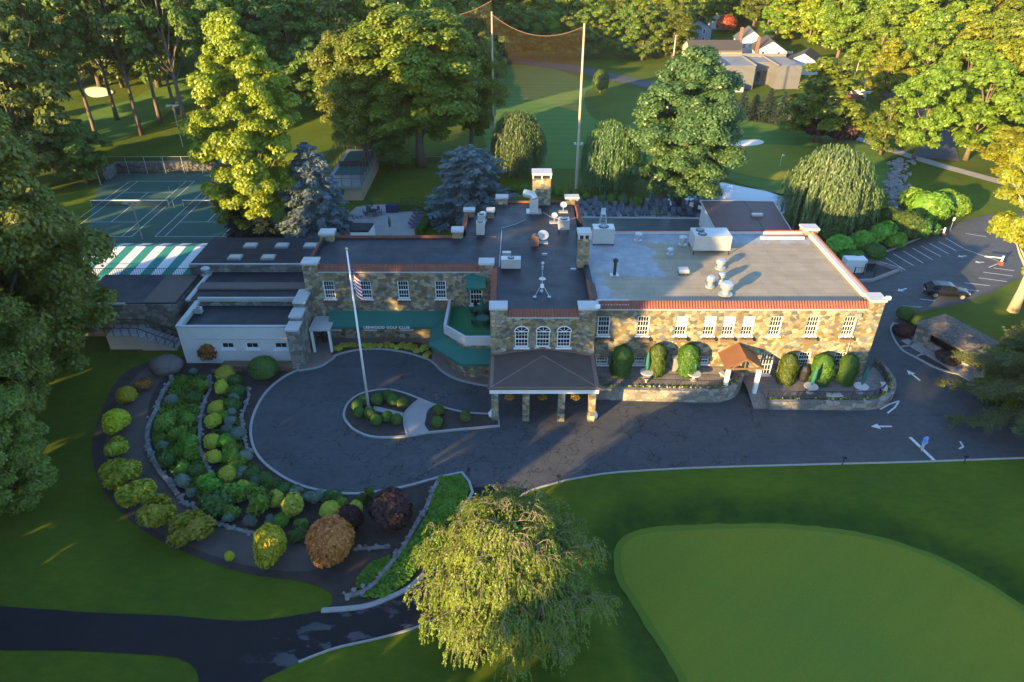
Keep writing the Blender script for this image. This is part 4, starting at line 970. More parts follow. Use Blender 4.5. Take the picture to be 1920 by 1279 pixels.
shrub('copper', 1.6, LM['copper'], 4200, .17, 1.0, .16, 12, 53, core=.6); shrub('purple', 1.6, LM['purple'], 4200, .18, .9, .2, 12, 54, core=.6)
shrub('red', 1.2, LM['red'], 1800, .15, .8, .3, 7, 55, core=.4)
shrub('purplelow', 1.2, LM['purple'], 2400, .13, .5, .18, 9, 56)
shrub('hosta', .5, LM['gold'], 300, .2, .55, .3, 6, 57, core=.4); shrub('bush', 1.6, LM['dkgreen'], 2600, .22, .8, .25, 8, 58)
shrub('bushg', 1.6, LM['green'], 2600, .22, .75, .25, 8, 59)
def column_shrub():
    global RNG
    RNG = np.random.default_rng(61); n = 9000; a = RNG.uniform(0, 6.283, n); z = RNG.uniform(0, 1, n)**.9; lump = 1+.07*np.sin(a*3+z*9)+.06*np.sin(a*5-z*14)+.05*np.sin(a*9+z*23)
    w = np.where(z < .7, .93+.1*np.sin(z*3), np.sqrt(np.clip(1-((z-.7)/.3)**2, 0, 1)))*lump*(.93+.09*RNG.random(n)); R = .92
    C = np.stack([np.cos(a)*w*R, np.sin(a)*w*R, .05+z*3.2], 1); Nn = np.stack([np.cos(a), np.sin(a), np.where(z > .7, (z-.7)*4, .15)], 1)+.5*unit(n)
    v, q = leaf_quads(C, Nn, .085*(.7+.6*RNG.random(n)), 1.5)
    b = MB(); b.lathe((0,0,0), [(.7,.1),(.8,1.2),(.8,2.2),(.6,2.8),(.1,3.1)], 12); cv = np.array(b.v); cq = np.array([f for f in b.f if len(f) == 4])
    PROTO['column'] = dict(h=3.25, r=.95, parts=[('foliage', np_mesh('column', [(v, q, 0), (cv, cq, 0)], [LM['yew']]))])
column_shrub()
def place(key, name, loc, label, cat, group=None, h=None, r=None, rz=None, names=None):
    P = PROTO[key]; sz = 1 if h is None else h/P['h']; sx = 1 if r is None else r/P['r']
    if h is None and r is not None: sz = sx
    if r is None and h is not None: sx = sz
    e = empty(name, loc, label, cat, group, random.uniform(0, 6.28) if rz is None else rz); e.scale = (sx, sx, sz)
    for nm, me in P['parts']:
        o = bpy.data.objects.new(nm, me); COL.objects.link(o); o.parent = e
    return e
def T(key, ub, vb, vt, wpx, label, name='broadleaf_tree', cat='tree', group=None, lean=0):
    p = GT(ub, vb); top = UY(ub, vt, p.y).z-p.z; t = p.y/ray(ub, (vb+vt)/2)[1]; r = wpx/2/F*t
    return place(key, name, p, label, cat, group, max(2, top), r)
# --- the near weeping tree
def weeping():
    global RNG
    RNG = np.random.default_rng(77); random.seed(77); b = MB(); b.tube([(0,0,0),(.1,0,4),(.0,.1,8),(.1,.2,10.6)], [.42,.34,.2,.02], 10)
    Cs = []; Ns = []; Al = []; Sz = []; tw = MB()
    nb = 132
    for i in range(nb):
        f = (i+.5)/nb; a = i*2.39996+random.uniform(-.35,.35); z0 = .8+9.8*f**.8
        R = (6.5*max(.02, 1-((f-.12)/.92)**2)**.5 if f > .12 else 5.3+6*f)*random.uniform(.62,1.06); R = max(R, .45)
        ca, sa = math.cos(a), math.sin(a); rise = R*random.uniform(.06,.22)
        pts = [Vector((ca*R*t, sa*R*t, z0+rise*math.sin(t*2.2)-.9*t**3)) for t in np.linspace(0, 1, 8)]
        b.tube(pts[:7], [.06*(1-.12*j)*(.5+.5*(1-f)) for j in range(7)], 5, cap=False)
        for s_ in range(int(3+R*1.15)):
            t = min(1, .16+.84*(s_+random.random())/int(3+R*1.15)); j = min(6, int(t*7)); p = pts[j].lerp(pts[j+1], t*7-j)
            side = random.choice((-1,1))*random.uniform(.2, 1.0); sw = random.uniform(.4, 1.3)*(1.2-.5*t)
            q = p+Vector((-sa*side*sw+ca*.4, ca*side*sw+sa*.4, random.uniform(.05,.45))); ur = random.uniform(.5,.95)
            tw.tube([p, p.lerp(q,.6)+Vector((0,0,.12)), q], [.022,.016,.009], 3, cap=False)
            for k in range(random.choice((3,4,5))):
                aa = a+random.uniform(-1.3,1.3); e1 = q+Vector((math.cos(aa)*ur*.7, math.sin(aa)*ur*.7, -.10)); e2 = q+Vector((math.cos(aa)*ur*1.05, math.sin(aa)*ur*1.05, -.5)); tw.tube([q+Vector((0,0,.03)), e1, e2], [.010,.008,.004], 3, cap=False)
            for k in range(24):
                aa = random.uniform(0,6.283); dd = ur*random.random()**.55; x0 = q+Vector((math.cos(aa)*dd, math.sin(aa)*dd, -.42*dd*dd/ur)); L = random.uniform(.45,1.35)*(1.15-.35*dd/ur)
                n = int(8+9*L); tt = RNG.random(n)**.9; oo = .16*np.sqrt(tt)
                P = np.stack([x0.x+math.cos(aa)*oo+ca*.18*tt, x0.y+math.sin(aa)*oo+sa*.18*tt, x0.z-L*tt], 1)+RNG.normal(size=(n,3))*.035
                Cs.append(P); Al.append(np.tile([math.cos(aa)*.25+ca*.2, math.sin(aa)*.25+sa*.2, -1.0], (n,1))+.45*RNG.normal(size=(n,3))); Ns.append(np.tile([ca*.6+math.cos(aa)*.3, sa*.6+math.sin(aa)*.3, .8], (n,1))+.5*RNG.normal(size=(n,3))); Sz.append(.066*(.6+.8*RNG.random(n)))
    for s_ in range(16):
        a = s_*2.4; rr = .25+.09*s_; q = Vector((rr*math.cos(a), rr*math.sin(a), 11.0-.10*s_)); ur = .8
        for k in range(26):
            aa = random.uniform(0,6.283); dd = ur*random.random()**.55; x0 = q+Vector((math.cos(aa)*dd, math.sin(aa)*dd, -.42*dd*dd/ur)); L = random.uniform(.5,1.3); n = int(8+9*L); tt = RNG.random(n)**.9; oo = .16*np.sqrt(tt)
            Cs.append(np.stack([x0.x+math.cos(aa)*oo, x0.y+math.sin(aa)*oo, x0.z-L*tt], 1)+RNG.normal(size=(n,3))*.035); Al.append(np.tile([math.cos(aa)*.3, math.sin(aa)*.3, -1.0], (n,1))+.45*RNG.normal(size=(n,3))); Ns.append(np.tile([math.cos(aa)*.5, math.sin(aa)*.5, .8], (n,1))+.5*RNG.normal(size=(n,3))); Sz.append(.066*(.6+.8*RNG.random(n)))
    C = np.concatenate(Cs); A = np.concatenate(Al); Nn = np.concatenate(Ns); C[:,2] = np.maximum(C[:,2], .1); Nn = Nn-A*(np.sum(Nn*A, 1)/np.sum(A*A, 1))[:,None]
    v, q = leaf_quads(C, Nn, np.concatenate(Sz), 2.6, along=A); print('weeping leaves', len(q))
    e = empty('weeping_tree', G(960,1140), 'large weeping tree with drooping sprays in the foreground, its top gold in the sun', 'tree'); e.scale = (.92,.92,.77)
    link('trunk', b.mesh('trunk', M['bark_pale'], True), e, local=True); link('crown', np_mesh('crown', [(v, q, 0)], [LM['near']]), e, local=True)
    link('twigs', tw.mesh('twigs', mat('pale twigs', (.30,.23,.15), .8)), e, local=True)
weeping()
# --- big dark trees on the left edge
for a in [('bigdark',78,735,170,370,'huge dark leafy tree filling the left edge of the picture beside the low roofs'),
          ('bigdark',-40,560,60,330,'tall dark tree cut off by the left edge, behind the huge leafy one'),
          ('bigdark',150,640,330,170,'narrower dark tree overlapping the left end of the low extension roof'),
          ('bigdark',15,950,690,235,'low dark green tree at the left edge above the lawn, lowest of the left trees'),
          ('bigdark',-15,845,450,300,'dark green tree at the left edge, between the huge one and the lowest one'),
          ('bigdark',-120,880,420,360,'dark tree mostly outside the left edge of the picture')]:
    T(*a, name='shade_tree')
# --- middle distance trees
for a in [('tulip',505,445,8,215,'tall sunlit yellow green tree standing between the tennis courts and the blue spruce','shade_tree'),
          ('maple',790,312,16,270,'broad sunlit tree behind the small lawn, its crown the widest above the clubhouse','shade_tree'),
          ('maple',885,290,75,150,'shaded broad tree right beside the left net pole','shade_tree'),
          ('maple',690,320,60,170,'sunlit tree overlapping the left side of the broad one above the paddle court','shade_tree'),
          ('deep',740,318,175,110,'small dark tree with a pale trunk standing on the small sunny lawn','shade_tree'),
          ('ash',1272,382,90,235,'large tree with a shaded lower half right of the tall middle net pole','shade_tree'),
          ('deep',1335,330,160,70,'slim tree behind the large shaded one, near the bunker','shade_tree'),
          ('willow',972,325,205,105,'dark weeping willow just left of the fairway','willow_tree'),
          ('willow',1140,352,222,120,'weeping willow close behind the row of clipped domes','willow_tree'),
          ('willow2',1540,425,274,165,'pale green weeping willow beside the brown shed roof','willow_tree'),
          ('spruce',600,440,262,165,'shaggy blue spruce left of the paddle court','blue_spruce'),
          ('cedar',885,410,272,205,'spreading blue cedar behind the clubhouse chimney','blue_cedar'),
          ('darkspruce',452,442,372,60,'small dark spruce by the corner of the tennis court','spruce_tree'),
          ('darkspruce',500,445,385,70,'low dark spruce beneath the tall sunlit tree','spruce_tree'),
          ('darkspruce',560,440,350,70,'dark spruce tucked against the left side of the blue spruce','spruce_tree'),
          ('oak',455,438,330,90,'dense green tree at the foot of the tall sunlit one','shade_tree'),
          ('box',1125,175,130,30,'lone young round tree on the rough beyond the fairway','young_tree'),
          ('locust',1898,585,238,265,'sunlit tree with a pale leaning trunk at the right edge over the car park','locust_tree'),
          ('yel2',1870,330,240,120,'bright yellow green tree at the right edge above the car park','shade_tree'),
          ('oak',1530,268,108,170,'full tree in front of the grey houses, left of the purple ones','shade_tree'),
          ('oak2',1712,300,120,130,'tree with a forked pale trunk by the cart path bend','shade_tree'),
          ('oak2',1810,300,110,160,'broad tree right of the forked one, over the cart path','shade_tree'),
          ('deep',1650,290,180,90,'dark round tree leaning over the cart path','shade_tree'),
          ('purple',1530,262,196,70,'dark purple leaved tree left of its twin beyond the cart path','purple_tree'),
          ('purple',1570,270,198,85,'broad dark purple tree right of its twin beyond the cart path','purple_tree'),
          ('copper',1360,62,28,40,'copper leaved tree between the far houses','copper_tree')]:
    T(*a[:6], name=a[6] if len(a) > 6 else 'broadleaf_tree')
# high-trunked trees in the left wood
for a in [(70,355,60,210,'full dark tree on the slope left of the tennis courts'),(-5,300,60,170,'dark tree at the left edge beside the slope'),(165,345,215,110,'smaller dark tree at the left corner of the tennis courts')]: T('deep', *a, name='shade_tree')
HT = [(95,265,-30,120),(140,300,-20,110),(20,330,0,140),(330,215,-50,100),(265,253,-80,130),(352,250,-85,130),(302,232,-70,110),(185,268,-60,120),(385,205,-60,110),(110,330,10,150),(60,300,-20,150),(435,240,-20,110),(220,225,-50,110)]
for i, (u, vb, vt, w) in enumerate(sorted(HT)):
    T('high', u, vb, vt, w, ORD[i]+' from the left of the tall bare-trunked trees on the slope behind the tennis courts', 'shade_tree', group='tall trees on the slope behind the courts')
# hemlock belt by the cart path
for i, u in enumerate((1365,1388,1412,1436,1462,1488,1510)):
    T('hem', u, 218+(u-1365)*.14, 162+(i%3)*6, 42, ORD[i]+' from the left in the dark spruce row below the grey building', 'spruce_tree', group='dark spruces along the cart path')
# rows of woodland trees
CLEAR = [(920,1215,95,320),(1330,1690,200,420),(1270,1500,60,175)]
def row(name, vb, u0, u1, step, kinds, hh, group, desc, clear=True, jit=.35, rr=None):
    us = []; u = u0+random.random()*step*.5
    while u < u1: us.append(u+random.uniform(-jit, jit)*step); u += step
    us = [u for u in us if not (clear and any(a < u < b and c < vb < d for a, b, c, d in CLEAR))]
    for i, u in enumerate(us):
        k = random.choice(kinds); p = GT(u, vb+random.uniform(-4, 4)); h_ = hh*random.uniform(.82, 1.2); P = PROTO[k]
        r_ = P['r']/P['h']*h_*random.uniform(.9,1.15)
        place(k, 'woodland_tree', p, ORD[min(i,34)]+' tree from the left in '+desc, 'tree', group, h_, r_*1.12)
random.seed(99)
row('far', -6, -60, 1980, 60, ['oak','yel','oak2','deep'], 18, 'trees in the farthest row', 'the farthest row along the top edge')
row('far1', 16, -60, 1010, 50, ['oak','yel','oak2','deep'], 18, 'trees in the second farthest row', 'the second farthest row along the top edge')
row('far1r', 14, 1340, 1980, 44, ['oak','yel','oak2','yel2'], 19, 'trees in the second farthest right row', 'the second farthest row at the top right')
row('far2', 40, -50, 1000, 54, ['deep','oak','yel','oak2'], 18, 'trees of the second far row on the left', 'the second far row above the left fairway')
row('far2r', 38, 1385, 1980, 42, ['yel','oak','yel2','oak2'], 20, 'trees of the second row on the right hillside', 'the second row of the right hillside wood')
row('r3', 62, 1455, 1980, 44, ['yel','oak','yel2'], 20, 'trees of the third row on the right hillside', 'the third row of the right hillside wood')
row('r4', 90, 1500, 1980, 48, ['yel','oak','yel2','oak2'], 20, 'trees of the fourth row on the right hillside', 'the fourth row of the right hillside wood')
row('r45', 118, 1560, 1980, 50, ['yel','oak','yel2','oak2'], 19, 'trees of the fifth row on the right hillside', 'the fifth row of the right hillside wood')
row('r5', 150, 1600, 1980, 52, ['yel','oak','yel2'], 18, 'trees of the sixth row on the right hillside', 'the sixth row of the right hillside wood')
row('r6', 192, 1650, 1990, 54, ['yel','oak2','oak'], 17, 'trees of the seventh row on the right hillside', 'the seventh row of the right hillside wood')
row('r7', 232, 1790, 1990, 56, ['yel2','oak2','oak'], 16, 'trees of the nearest row on the right hillside', 'the nearest row of the right hillside wood')
row('m1', 58, 880, 1290, 36, ['oak','yel','deep'], 17, 'trees of the middle wood, back row', 'the back row of the middle wood above the fairway')
row('m2', 84, 880, 1300, 34, ['deep','oak','oak'], 16, 'trees of the middle wood, second row', 'the second row of the middle wood above the fairway')
row('m3', 110, 885, 1290, 34, ['deep','deep','oak'], 14, 'trees of the middle wood, front row', 'the front row of the middle wood above the fairway', clear=False)
row('hb', 76, 1440, 1530, 34, ['oak','yel','yel2'], 15, 'trees right behind the far houses', 'the short row right behind the white far houses', clear=False)
row('hb2', 50, 1285, 1440, 36, ['oak','yel','deep'], 15, 'trees above the far houses', 'the short row above the blue grey far house', clear=False)
row('l3', 66, -60, 880, 56, ['deep','deep','oak','yel'], 19, 'trees of the third left row', 'the third row of the upper left wood')
row('l35', 92, -60, 900, 62, ['deep','deep','oak','yel'], 19, 'trees of the fourth left row', 'the fourth row of the upper left wood')
row('l45', 165, -60, 430, 74, ['deep','high','deep'], 19, 'trees on the left slope', 'the front row of the wood on the left slope', clear=False)
row('l4', 125, -60, 330, 66, ['deep','high'], 20, 'trees at the far upper left', 'the near row at the upper left corner')
row('l5', 122, 440, 900, 60, ['deep','oak','deep'], 19, 'trees of the fourth row behind the sunlit pair', 'the row right behind the tall sunlit trees')
row('l6', 165, 560, 900, 64, ['deep','oak'], 20, 'trees of the fifth row behind the sunlit pair', 'the nearest row behind the tall sunlit trees')
row('l7', 215, 590, 880, 70, ['deep','deep'], 16, 'trees of the last row behind the paddle court', 'the row just beyond the paddle court')
# --- right edge pine (near)
def sparse_pine():
    global RNG
    RNG = np.random.default_rng(88); random.seed(88); b = MB(); h = 17.0; b.tube([(0,0,0),(.2,0,8),(0,0,h)], [.38,.28,.05], 10); Cs = []; Ns = []; Al = []
    for i in range(64):
        f = i/64; z = 1.5+14.5*f; R = 8.2*(1-f)**.7*random.uniform(.7,1.1)+.8; a = i*2.4; ca, sa = math.cos(a), math.sin(a)
        pts = [Vector((ca*R*t, sa*R*t, z+.9*t-1.5*t*t)) for t in np.linspace(0,1,7)]
        b.tube(pts, [.09*(1-.13*j) for j in range(7)], 5, cap=False)
        for s_ in range(int(10+R*5)):
            t = random.uniform(.3,1); j = min(5, int(t*6)); p = pts[j].lerp(pts[j+1], t*6-j); sd = random.choice((-1,1)); L = random.uniform(.5,1.8)*(1.2-t*.5)
            e = p+Vector((ca*L*.7-sa*sd*L*.6, sa*L*.7+ca*sd*L*.6, random.uniform(-.5,.1)))
            b.tube([p, e], [.022,.01], 3, cap=False); k = int(95*L); tt = RNG.random(k); base = np.array(p)+(np.array(e)-np.array(p))*tt[:,None]
            Cs.append(base+RNG.normal(size=(k,3))*np.array([.13,.13,.1])); d = np.tile(np.array(e-p), (k,1))+.5*RNG.normal(size=(k,3)); Al.append(d); Ns.append(np.tile([0,0,1.], (k,1))+.8*RNG.normal(size=(k,3)))
    C = np.concatenate(Cs); A = np.concatenate(Al); Nn = np.concatenate(Ns); Nn = Nn-A*(np.sum(Nn*A, 1)/np.sum(A*A, 1))[:,None]
    v, q = leaf_quads(C, Nn, .07*(.7+.6*RNG.random(len(C))), 3.0, along=A)
    PROTO['pine'] = dict(h=h, r=8, parts=[('trunk', b.mesh('trunk', M['bark'], True)), ('crown', np_mesh('crown', [(v, q, 0)], [LM['pine']]))])
sparse_pine()
conifer('goldcon', 12, 5, LM['near'], 18, 9, .22, 36, .3, .4, 10, .6)
T('goldcon', 1905, 745, 545, 215, 'shaggy golden green conifer between the locust tree and the pine at the right edge', name='conifer')
e = place('pine', 'pine_tree', G(1950,800), 'shaggy pine with long bare twigs reaching in from the right edge over the drive', 'tree', None, 14, 8.0)
e = place('pine', 'pine_tree', G(2010,690), 'smaller pine at the right edge behind the long stone shelter', 'tree', None, 11, 6)
# ================================================================ garden shrubs
def Z1(x, y): return (160+x/4.2625, 640+y/4.2625)
def Z2(x, y): return (200+x/3.84, 860+y/3.84)
def shr(key, u, v, rpx, name, label, group=None, cat='shrub', hk=1.0):
    P = PROTO[key]; r = .5
    for _ in range(4):
        p = G(u, v, r*P['h']/P['r']/2*hk); t = p.y/ray(u, v)[1]; r = rpx/F*t
    p.z = .02
    e = place(key, name, p, label, cat, group, r*P['h']/P['r']*hk, r)
    if cat == 'shrub' and key[:3] not in ('box',):
        e.scale = (e.scale[0]*random.uniform(.84,1.2), e.scale[1]*random.uniform(.84,1.2), e.scale[2]*random.uniform(.8,1.2))
    return e
random.seed(5)
gold = [Z1(1120,272)+(16,),Z1(1088,370)+(14.5,),Z1(1053,522)+(15,),Z1(1022,638)+(15,),Z1(1015,808)+(16,),Z1(1030,920)+(16,),Z1(1140,1070)+(18,),Z2(985,215)+(14,),Z2(1215,290)+(16,),Z2(1340,345)+(20,),Z2(1610,365)+(20,),Z2(1790,370)+(18,)]
for i, (u, v, r) in enumerate(gold):
    shr('gold'+str(1+i%2), u, v, r*1.1, 'gold_mound_shrub', ORD[i]+' golden mound shrub along the innermost terrace, counted from the white annex', 'golden mound shrubs of the inner terrace')
green = [Z1(915,350)+(14,),Z1(785,310)+(9,),Z1(850,440)+(14,),Z1(630,660)+(20,),Z1(810,610)+(17,),Z1(740,745)+(14,),Z1(815,810)+(17,),Z1(820,890)+(17,),Z1(650,940)+(17,),Z1(610,790)+(10,),Z1(770,1010)+(14,),Z1(880,1030)+(15,),Z1(960,1100)+(15,),Z2(740,180)+(20,),Z2(800,310)+(26,),Z2(930,240)+(22,),Z2(1110,320)+(24,),Z2(1370,540)+(15,),Z2(1270,440)+(14,),Z2(900,380)+(14,),Z2(1400,470)+(12,)]
for i, (u, v, r) in enumerate(green):
    shr(('green1','green2','dkgreen1')[i%3] if i % 5 else 'green2', u, v, r*1.25, 'green_shrub', ORD[i]+' fresh green shrub of the middle terrace, counted from the boulder', 'green shrubs of the middle terrace')
inner = [(1200,325,12,'d'),(1205,395,13,'d'),(1190,455,9,'s'),(1170,505,13,'d'),(1165,568,8,'s'),(1110,600,10,'g'),(1160,635,9,'s'),(1140,705,10,'s'),(1215,740,12,'s'),(1130,800,13,'g'),(1170,850,12,'g'),(1150,920,14,'g'),(1225,985,14,'g'),(1270,920,12,'s'),(1260,1050,12,'s'),(1330,1060,13,'d'),(1360,1115,10,'s'),(1430,1090,12,'d'),(1330,1150,12,'g'),(1500,1150,15,'d'),(1580,1190,14,'d')]
for i, (x, y, r, k) in enumerate(inner):
    u, v = Z1(x, y); shr({'d':'dkgreen1','s':'silver1','g':'green1'}[k], u, v, r*1.25, {'d':'dark_shrub','s':'silver_shrub','g':'green_shrub'}[k], ORD[i]+' small shrub in the planting next to the loop kerb, counted from the white annex', 'small shrubs along the loop kerb')
low = [(1360,250,16,'s'),(1210,210,15,'d'),(1460,270,14,'s'),(1520,280,15,'s'),(1600,275,13,'d'),(1690,320,13,'g'),(1660,280,12,'d'),(1840,290,12,'d'),(1900,260,12,'d')]
for i, (x, y, r, k) in enumerate(low):
    u, v = Z2(x, y); shr({'d':'dkgreen2','s':'silver2','g':'green2'}[k], u, v, r*1.2, {'d':'dark_shrub','s':'silver_shrub','g':'green_shrub'}[k], ORD[i]+' low shrub along the bottom curve of the loop kerb, from the left', 'low shrubs at the bottom of the loop')
silver = [Z1(685,460)+(14,),Z1(620,840)+(11,),Z1(770,1120)+(17,),Z1(865,240)+(9,),Z1(850,1210)+(12,),Z2(880,430)+(13,),Z2(1040,450)+(15,),Z2(1170,440)+(14,),Z2(1780,460)+(14,)]
for i, (u, v, r) in enumerate(silver):
    shr('silver'+str(1+i%2), u, v, r, 'silver_shrub', ORD[i]+' silvery shrub beside the outer garden stone walls, from the boulder round', 'silver shrubs by the stone walls')
ring = [('red',267,718,17,'small orange tinted shrub at the top of the outer garden ring'),('maple1',237,740,19,'bright yellow clipped shrub near the top of the outer ring'),('maple1',218,790,26,'wide yellow shrub on the outer ring, second of the yellow ones from the top'),
        ('maple2',218,837,26,'olive and yellow shrub on the outer ring just below the wide yellow one'),('maple2',226,887,33,'large shaded green shrub at the left bend of the outer ring'),('maple2',256,925,34,'gold topped green shrub below the large shaded one on the outer ring'),
        ('maple2',297,965,37,'dark olive shrub on the outer ring left of the big gold bottomed one'),('maple2',357,988,41,'big round shrub with a gold lower half on the outer ring'),
        ('maple1',507,1028,38,'brilliant yellow round shrub standing alone on the bare path'),('maple1',431,1044,10,'tiny yellow shrub alone on the bare path'),
        ('copper',619,1016,49,'bright copper orange round shrub at the lower right of the garden'),('purple',735,957,47,'dark purple smoke bush at the right of the garden'),('purple',655,975,30,'small purple bush hidden behind the copper one'),
        ('red',392,652,32,'small tree with yellow and red leaves in front of the white annex'),('boxdark',493,690,27,'dense round green shrub by the corner of the white annex')]
for k, u, v, r, lab in ring: shr(k, u, v, r, 'ornamental_shrub', lab, 'ornamental shrubs of the outer ring' if k.startswith('maple') else None)
# island boxwoods
balls = [(500,915),(515,975),(560,868),(612,985),(672,865),(765,828),(805,872),(665,1040),(760,1012),(840,1035),(890,895),(1200,955),(1185,1055),(1428,1008)]
for i, (x, y) in enumerate(balls):
    shr('box', 560+x/4.5675, 560+y/4.5675, 10.8, 'boxwood_ball', (ORD[i] if i < 11 else ORD[i-11])+(' clipped box ball from the left around the flagpole' if i < 11 else ' clipped box ball from the left in the right part of the flagpole island'), 'clipped box balls on the island', hk=1.05)
# columns on the terrace
cols = [(1168,684,'leftmost rounded yew column in the shade beside the clubhouse centre block'),(1235,684,'second yew column from the left, its upper half sunlit'),(1294,686,'third yew column from the left, fully sunlit'),(1480,708,'yew column right of the copper entrance canopy'),(1545,708,'middle yew column on the right terrace'),(1593,708,'last yew column by the right corner of the clubhouse')]
for u, v, lab in cols:
    p = Vector((G(u, v, .9).x, 54.95, .52 if u > 1400 else 1.5)); p.x = UY(u, v-25, 54.95).x; place('column', 'yew_column', p, lab, 'shrub', 'yew columns along the front wall', 3.15+.25*math.sin(u*1.7), .93+.08*math.cos(u))
# domes behind the roof, hedges by the shelter, shrubs right
for i, (x, y, r) in enumerate([(470,150,8),(565,150,9),(790,165,10),(855,178,9),(925,190,10),(1010,203,10),(1095,218,10),(1225,238,8),(1310,243,11),(1415,248,12),(1535,262,12)]):
    shr('boxbig', 860+x/4.5675, 320+y/4.5675, r, 'clipped_dome_shrub', ORD[i]+' clipped bright green dome from the left above the pool terrace', 'clipped domes behind the pool', hk=1.15)
for u, v, r, lab in ((1700,588,18,'box hedge block left of the other at the end of the stone shelter'),(1725,604,17,'box hedge block touching the near end of the stone shelter'),(1830,662,15,'box hedge block at the far right end of the stone shelter')):
    shr('boxdark', u, v, r, 'box_hedge', lab, 'box hedges by the shelter', 'hedge', .85)
shr('purplelow', 1695, 620, 19, 'purple_maple', 'low purple maple in the small planter nearest the clubhouse')
shr('purplelow', 1783, 668, 27, 'purple_maple', 'wider low purple maple in the long planter')
rs = [(1700,425,34),(1722,432,26),(1655,440,28),(1680,452,22),(1745,428,22),(1620,455,26),(1640,470,24),(1665,412,24),(1575,462,30),(1600,480,24),(1740,390,40),(1710,375,30),(1780,385,34),(1560,435,26)]
for i, (u, v, r) in enumerate(sorted(rs)):
    shr(('bush','bushg')[i%2], u, v, r, 'wild_shrub', ORD[i]+' leafy shrub from the left in the planting above the parking bays', 'shrubs above the parking bays')
fl = [(340,425),(375,400),(410,400),(450,398),(480,400),(560,400),(600,405),(650,400),(700,400),(760,395),(800,405),(840,418),(890,400),(930,420),(950,395),(985,420),(1010,450),(1050,440),(1080,420),(1110,470),(1090,490)]
for i, (x, y) in enumerate(fl):
    shr('hosta' if i > 8 or i < 3 else 'hosta', 560+x/4.5675, 560+y/4.5675, 6.5 if i % 3 else 8.5, 'bedding_plant', ORD[i]+' yellow green plant from the left in the bed under the awning', 'plants in the bed under the awning', 'plant')
# stone walls in the garden
def rocks(name, px, label, w=.55, h=.45, n=5, sz=.2):
    pts = crom(GP(px), 5); b = MB(); b.sweep(pts, w*.6, 0, h*.55)
    for i in range(len(pts)-1):
        L = (pts[i+1]-pts[i]).length
        for k in range(max(1, int(L*n))):
            p = pts[i].lerp(pts[i+1], random.random()); s_ = random.uniform(.5,1.1)*sz; rx = Vector((random.uniform(-w,w)*.5, random.uniform(-w,w)*.5, 0))
            b.ball((p.x+rx.x, p.y+rx.y, random.uniform(.05, h)), s_, 6, 4, 0, .22, .7)
    return tag(b.build(name, M['rock']), label, 'stone wall', 'dry stone walls of the garden')
M['rock'] = mat('pale loose stone', (.20,.19,.175), .9, .55, 2.5, .4)
rocks('stone_wall', [Z1(*p) for p in [(680,250),(690,320),(640,390),(600,470),(570,560),(520,660),(500,760),(510,850),(550,960),(600,1050),(660,1120),(745,1235)]], 'outermost dry stone wall curving down from the boulder', .6)
rocks('stone_wall', [Z1(*p) for p in [(1000,280),(1000,400),(960,480),(940,560),(920,640),(920,740),(910,830),(940,920),(980,1010),(1020,1080)]], 'middle dry stone wall between the green and the golden shrubs', .45)
rocks('stone_wall', [Z1(*p) for p in [(1290,380),(1310,440),(1280,520),(1250,640),(1270,740),(1290,850),(1340,900)]], 'short inner stone edging close to the loop kerb', .35, .3)
rocks('stone_wall', [Z2(*p) for p in [(530,270),(560,330),(620,350),(760,450),(860,490),(960,520),(1100,550)]], 'low stone wall between the big round shrub and the yellow shrub', .4, .3)
def Z3(x, y): return (560+x/3.5525, 820+y/3.5525)
rocks('stone_wall', [Z3(*p) for p in [(930,300),(890,380),(850,480),(800,560),(750,650),(700,740),(640,820),(560,920),(500,990),(420,1040),(310,1072)]], 'straight dry stone wall along the right side of the garden', .5)
rocks('stone_wall', [Z3(*p) for p in [(390,748),(500,742),(612,733)]], 'short stone row between the copper and the purple bushes', .35, .3)
# green ground cover patches as tufts
def tufts(name, px, n, leafm, leaf=.12, h=.3):
    global RNG
    P = [(q.x, q.y) for q in GP(px)]; a = np.array(P); X = RNG.uniform(a[:,0].min(), a[:,0].max(), n*3); Y = RNG.uniform(a[:,1].min(), a[:,1].max(), n*3)
    k = pdist(a, X, Y) < 0; X = X[k][:n]; Y = Y[k][:n]; m_ = len(X)
    hh = h*(.3+.7*np.array([noise.noise(Vector((x*.9, y*.9, 0)))*.5+.5 for x, y in zip(X, Y)]))
    C = np.stack([X, Y, hh*RNG.random(m_)**.4+.03], 1); v, q = leaf_quads(C, unit(m_)*.8+np.array([0,0,.8]), leaf*(.6+.8*RNG.random(m_)), 1.8)
    me = np_mesh(name, [(v, q, 0)], [leafm]); return tag(link(name, me), kind='stuff')
tag(tufts('ground_cover', [Z3(*p) for p in [(930,270),(1085,262),(1140,360),(1050,520),(960,600),(900,760),(800,880),(720,980),(560,1080),(420,1070),(500,1010),(640,850),(760,680),(860,520)]], 9000, LM['green']), 'leafy green ground cover between the stone wall and the entrance road', 'ground cover')
tag(tufts('ground_cover', [Z3(*p) for p in [(480,850),(600,800),(620,830),(540,910),(450,1000),(380,1020),(400,940)]], 2500, LM['green']), 'small patch of green ground cover on the garden side of the stone wall', 'ground cover')
tag(tufts('ground_cover', [Z1(*p) for p in [(1000,1080),(1250,880),(1330,1000),(1500,1130),(1640,1160),(1900,1260),(1700,1250),(1300,1200)]], 6000, LM['dkgreen'], .13, .4), 'dark low planting filling the gaps beside the loop kerb', 'ground cover')
tag(tufts('ground_cover', [Z1(*p) for p in [(720,300),(980,290),(930,500),(890,700),(900,900),(1000,1080),(1300,1230),(1100,1400),(800,1200),(640,1000),(540,800),(560,650),(640,500)]], 9000, LM['green'], .14, .45), 'low mixed green planting between the outer and middle garden walls', 'ground cover')
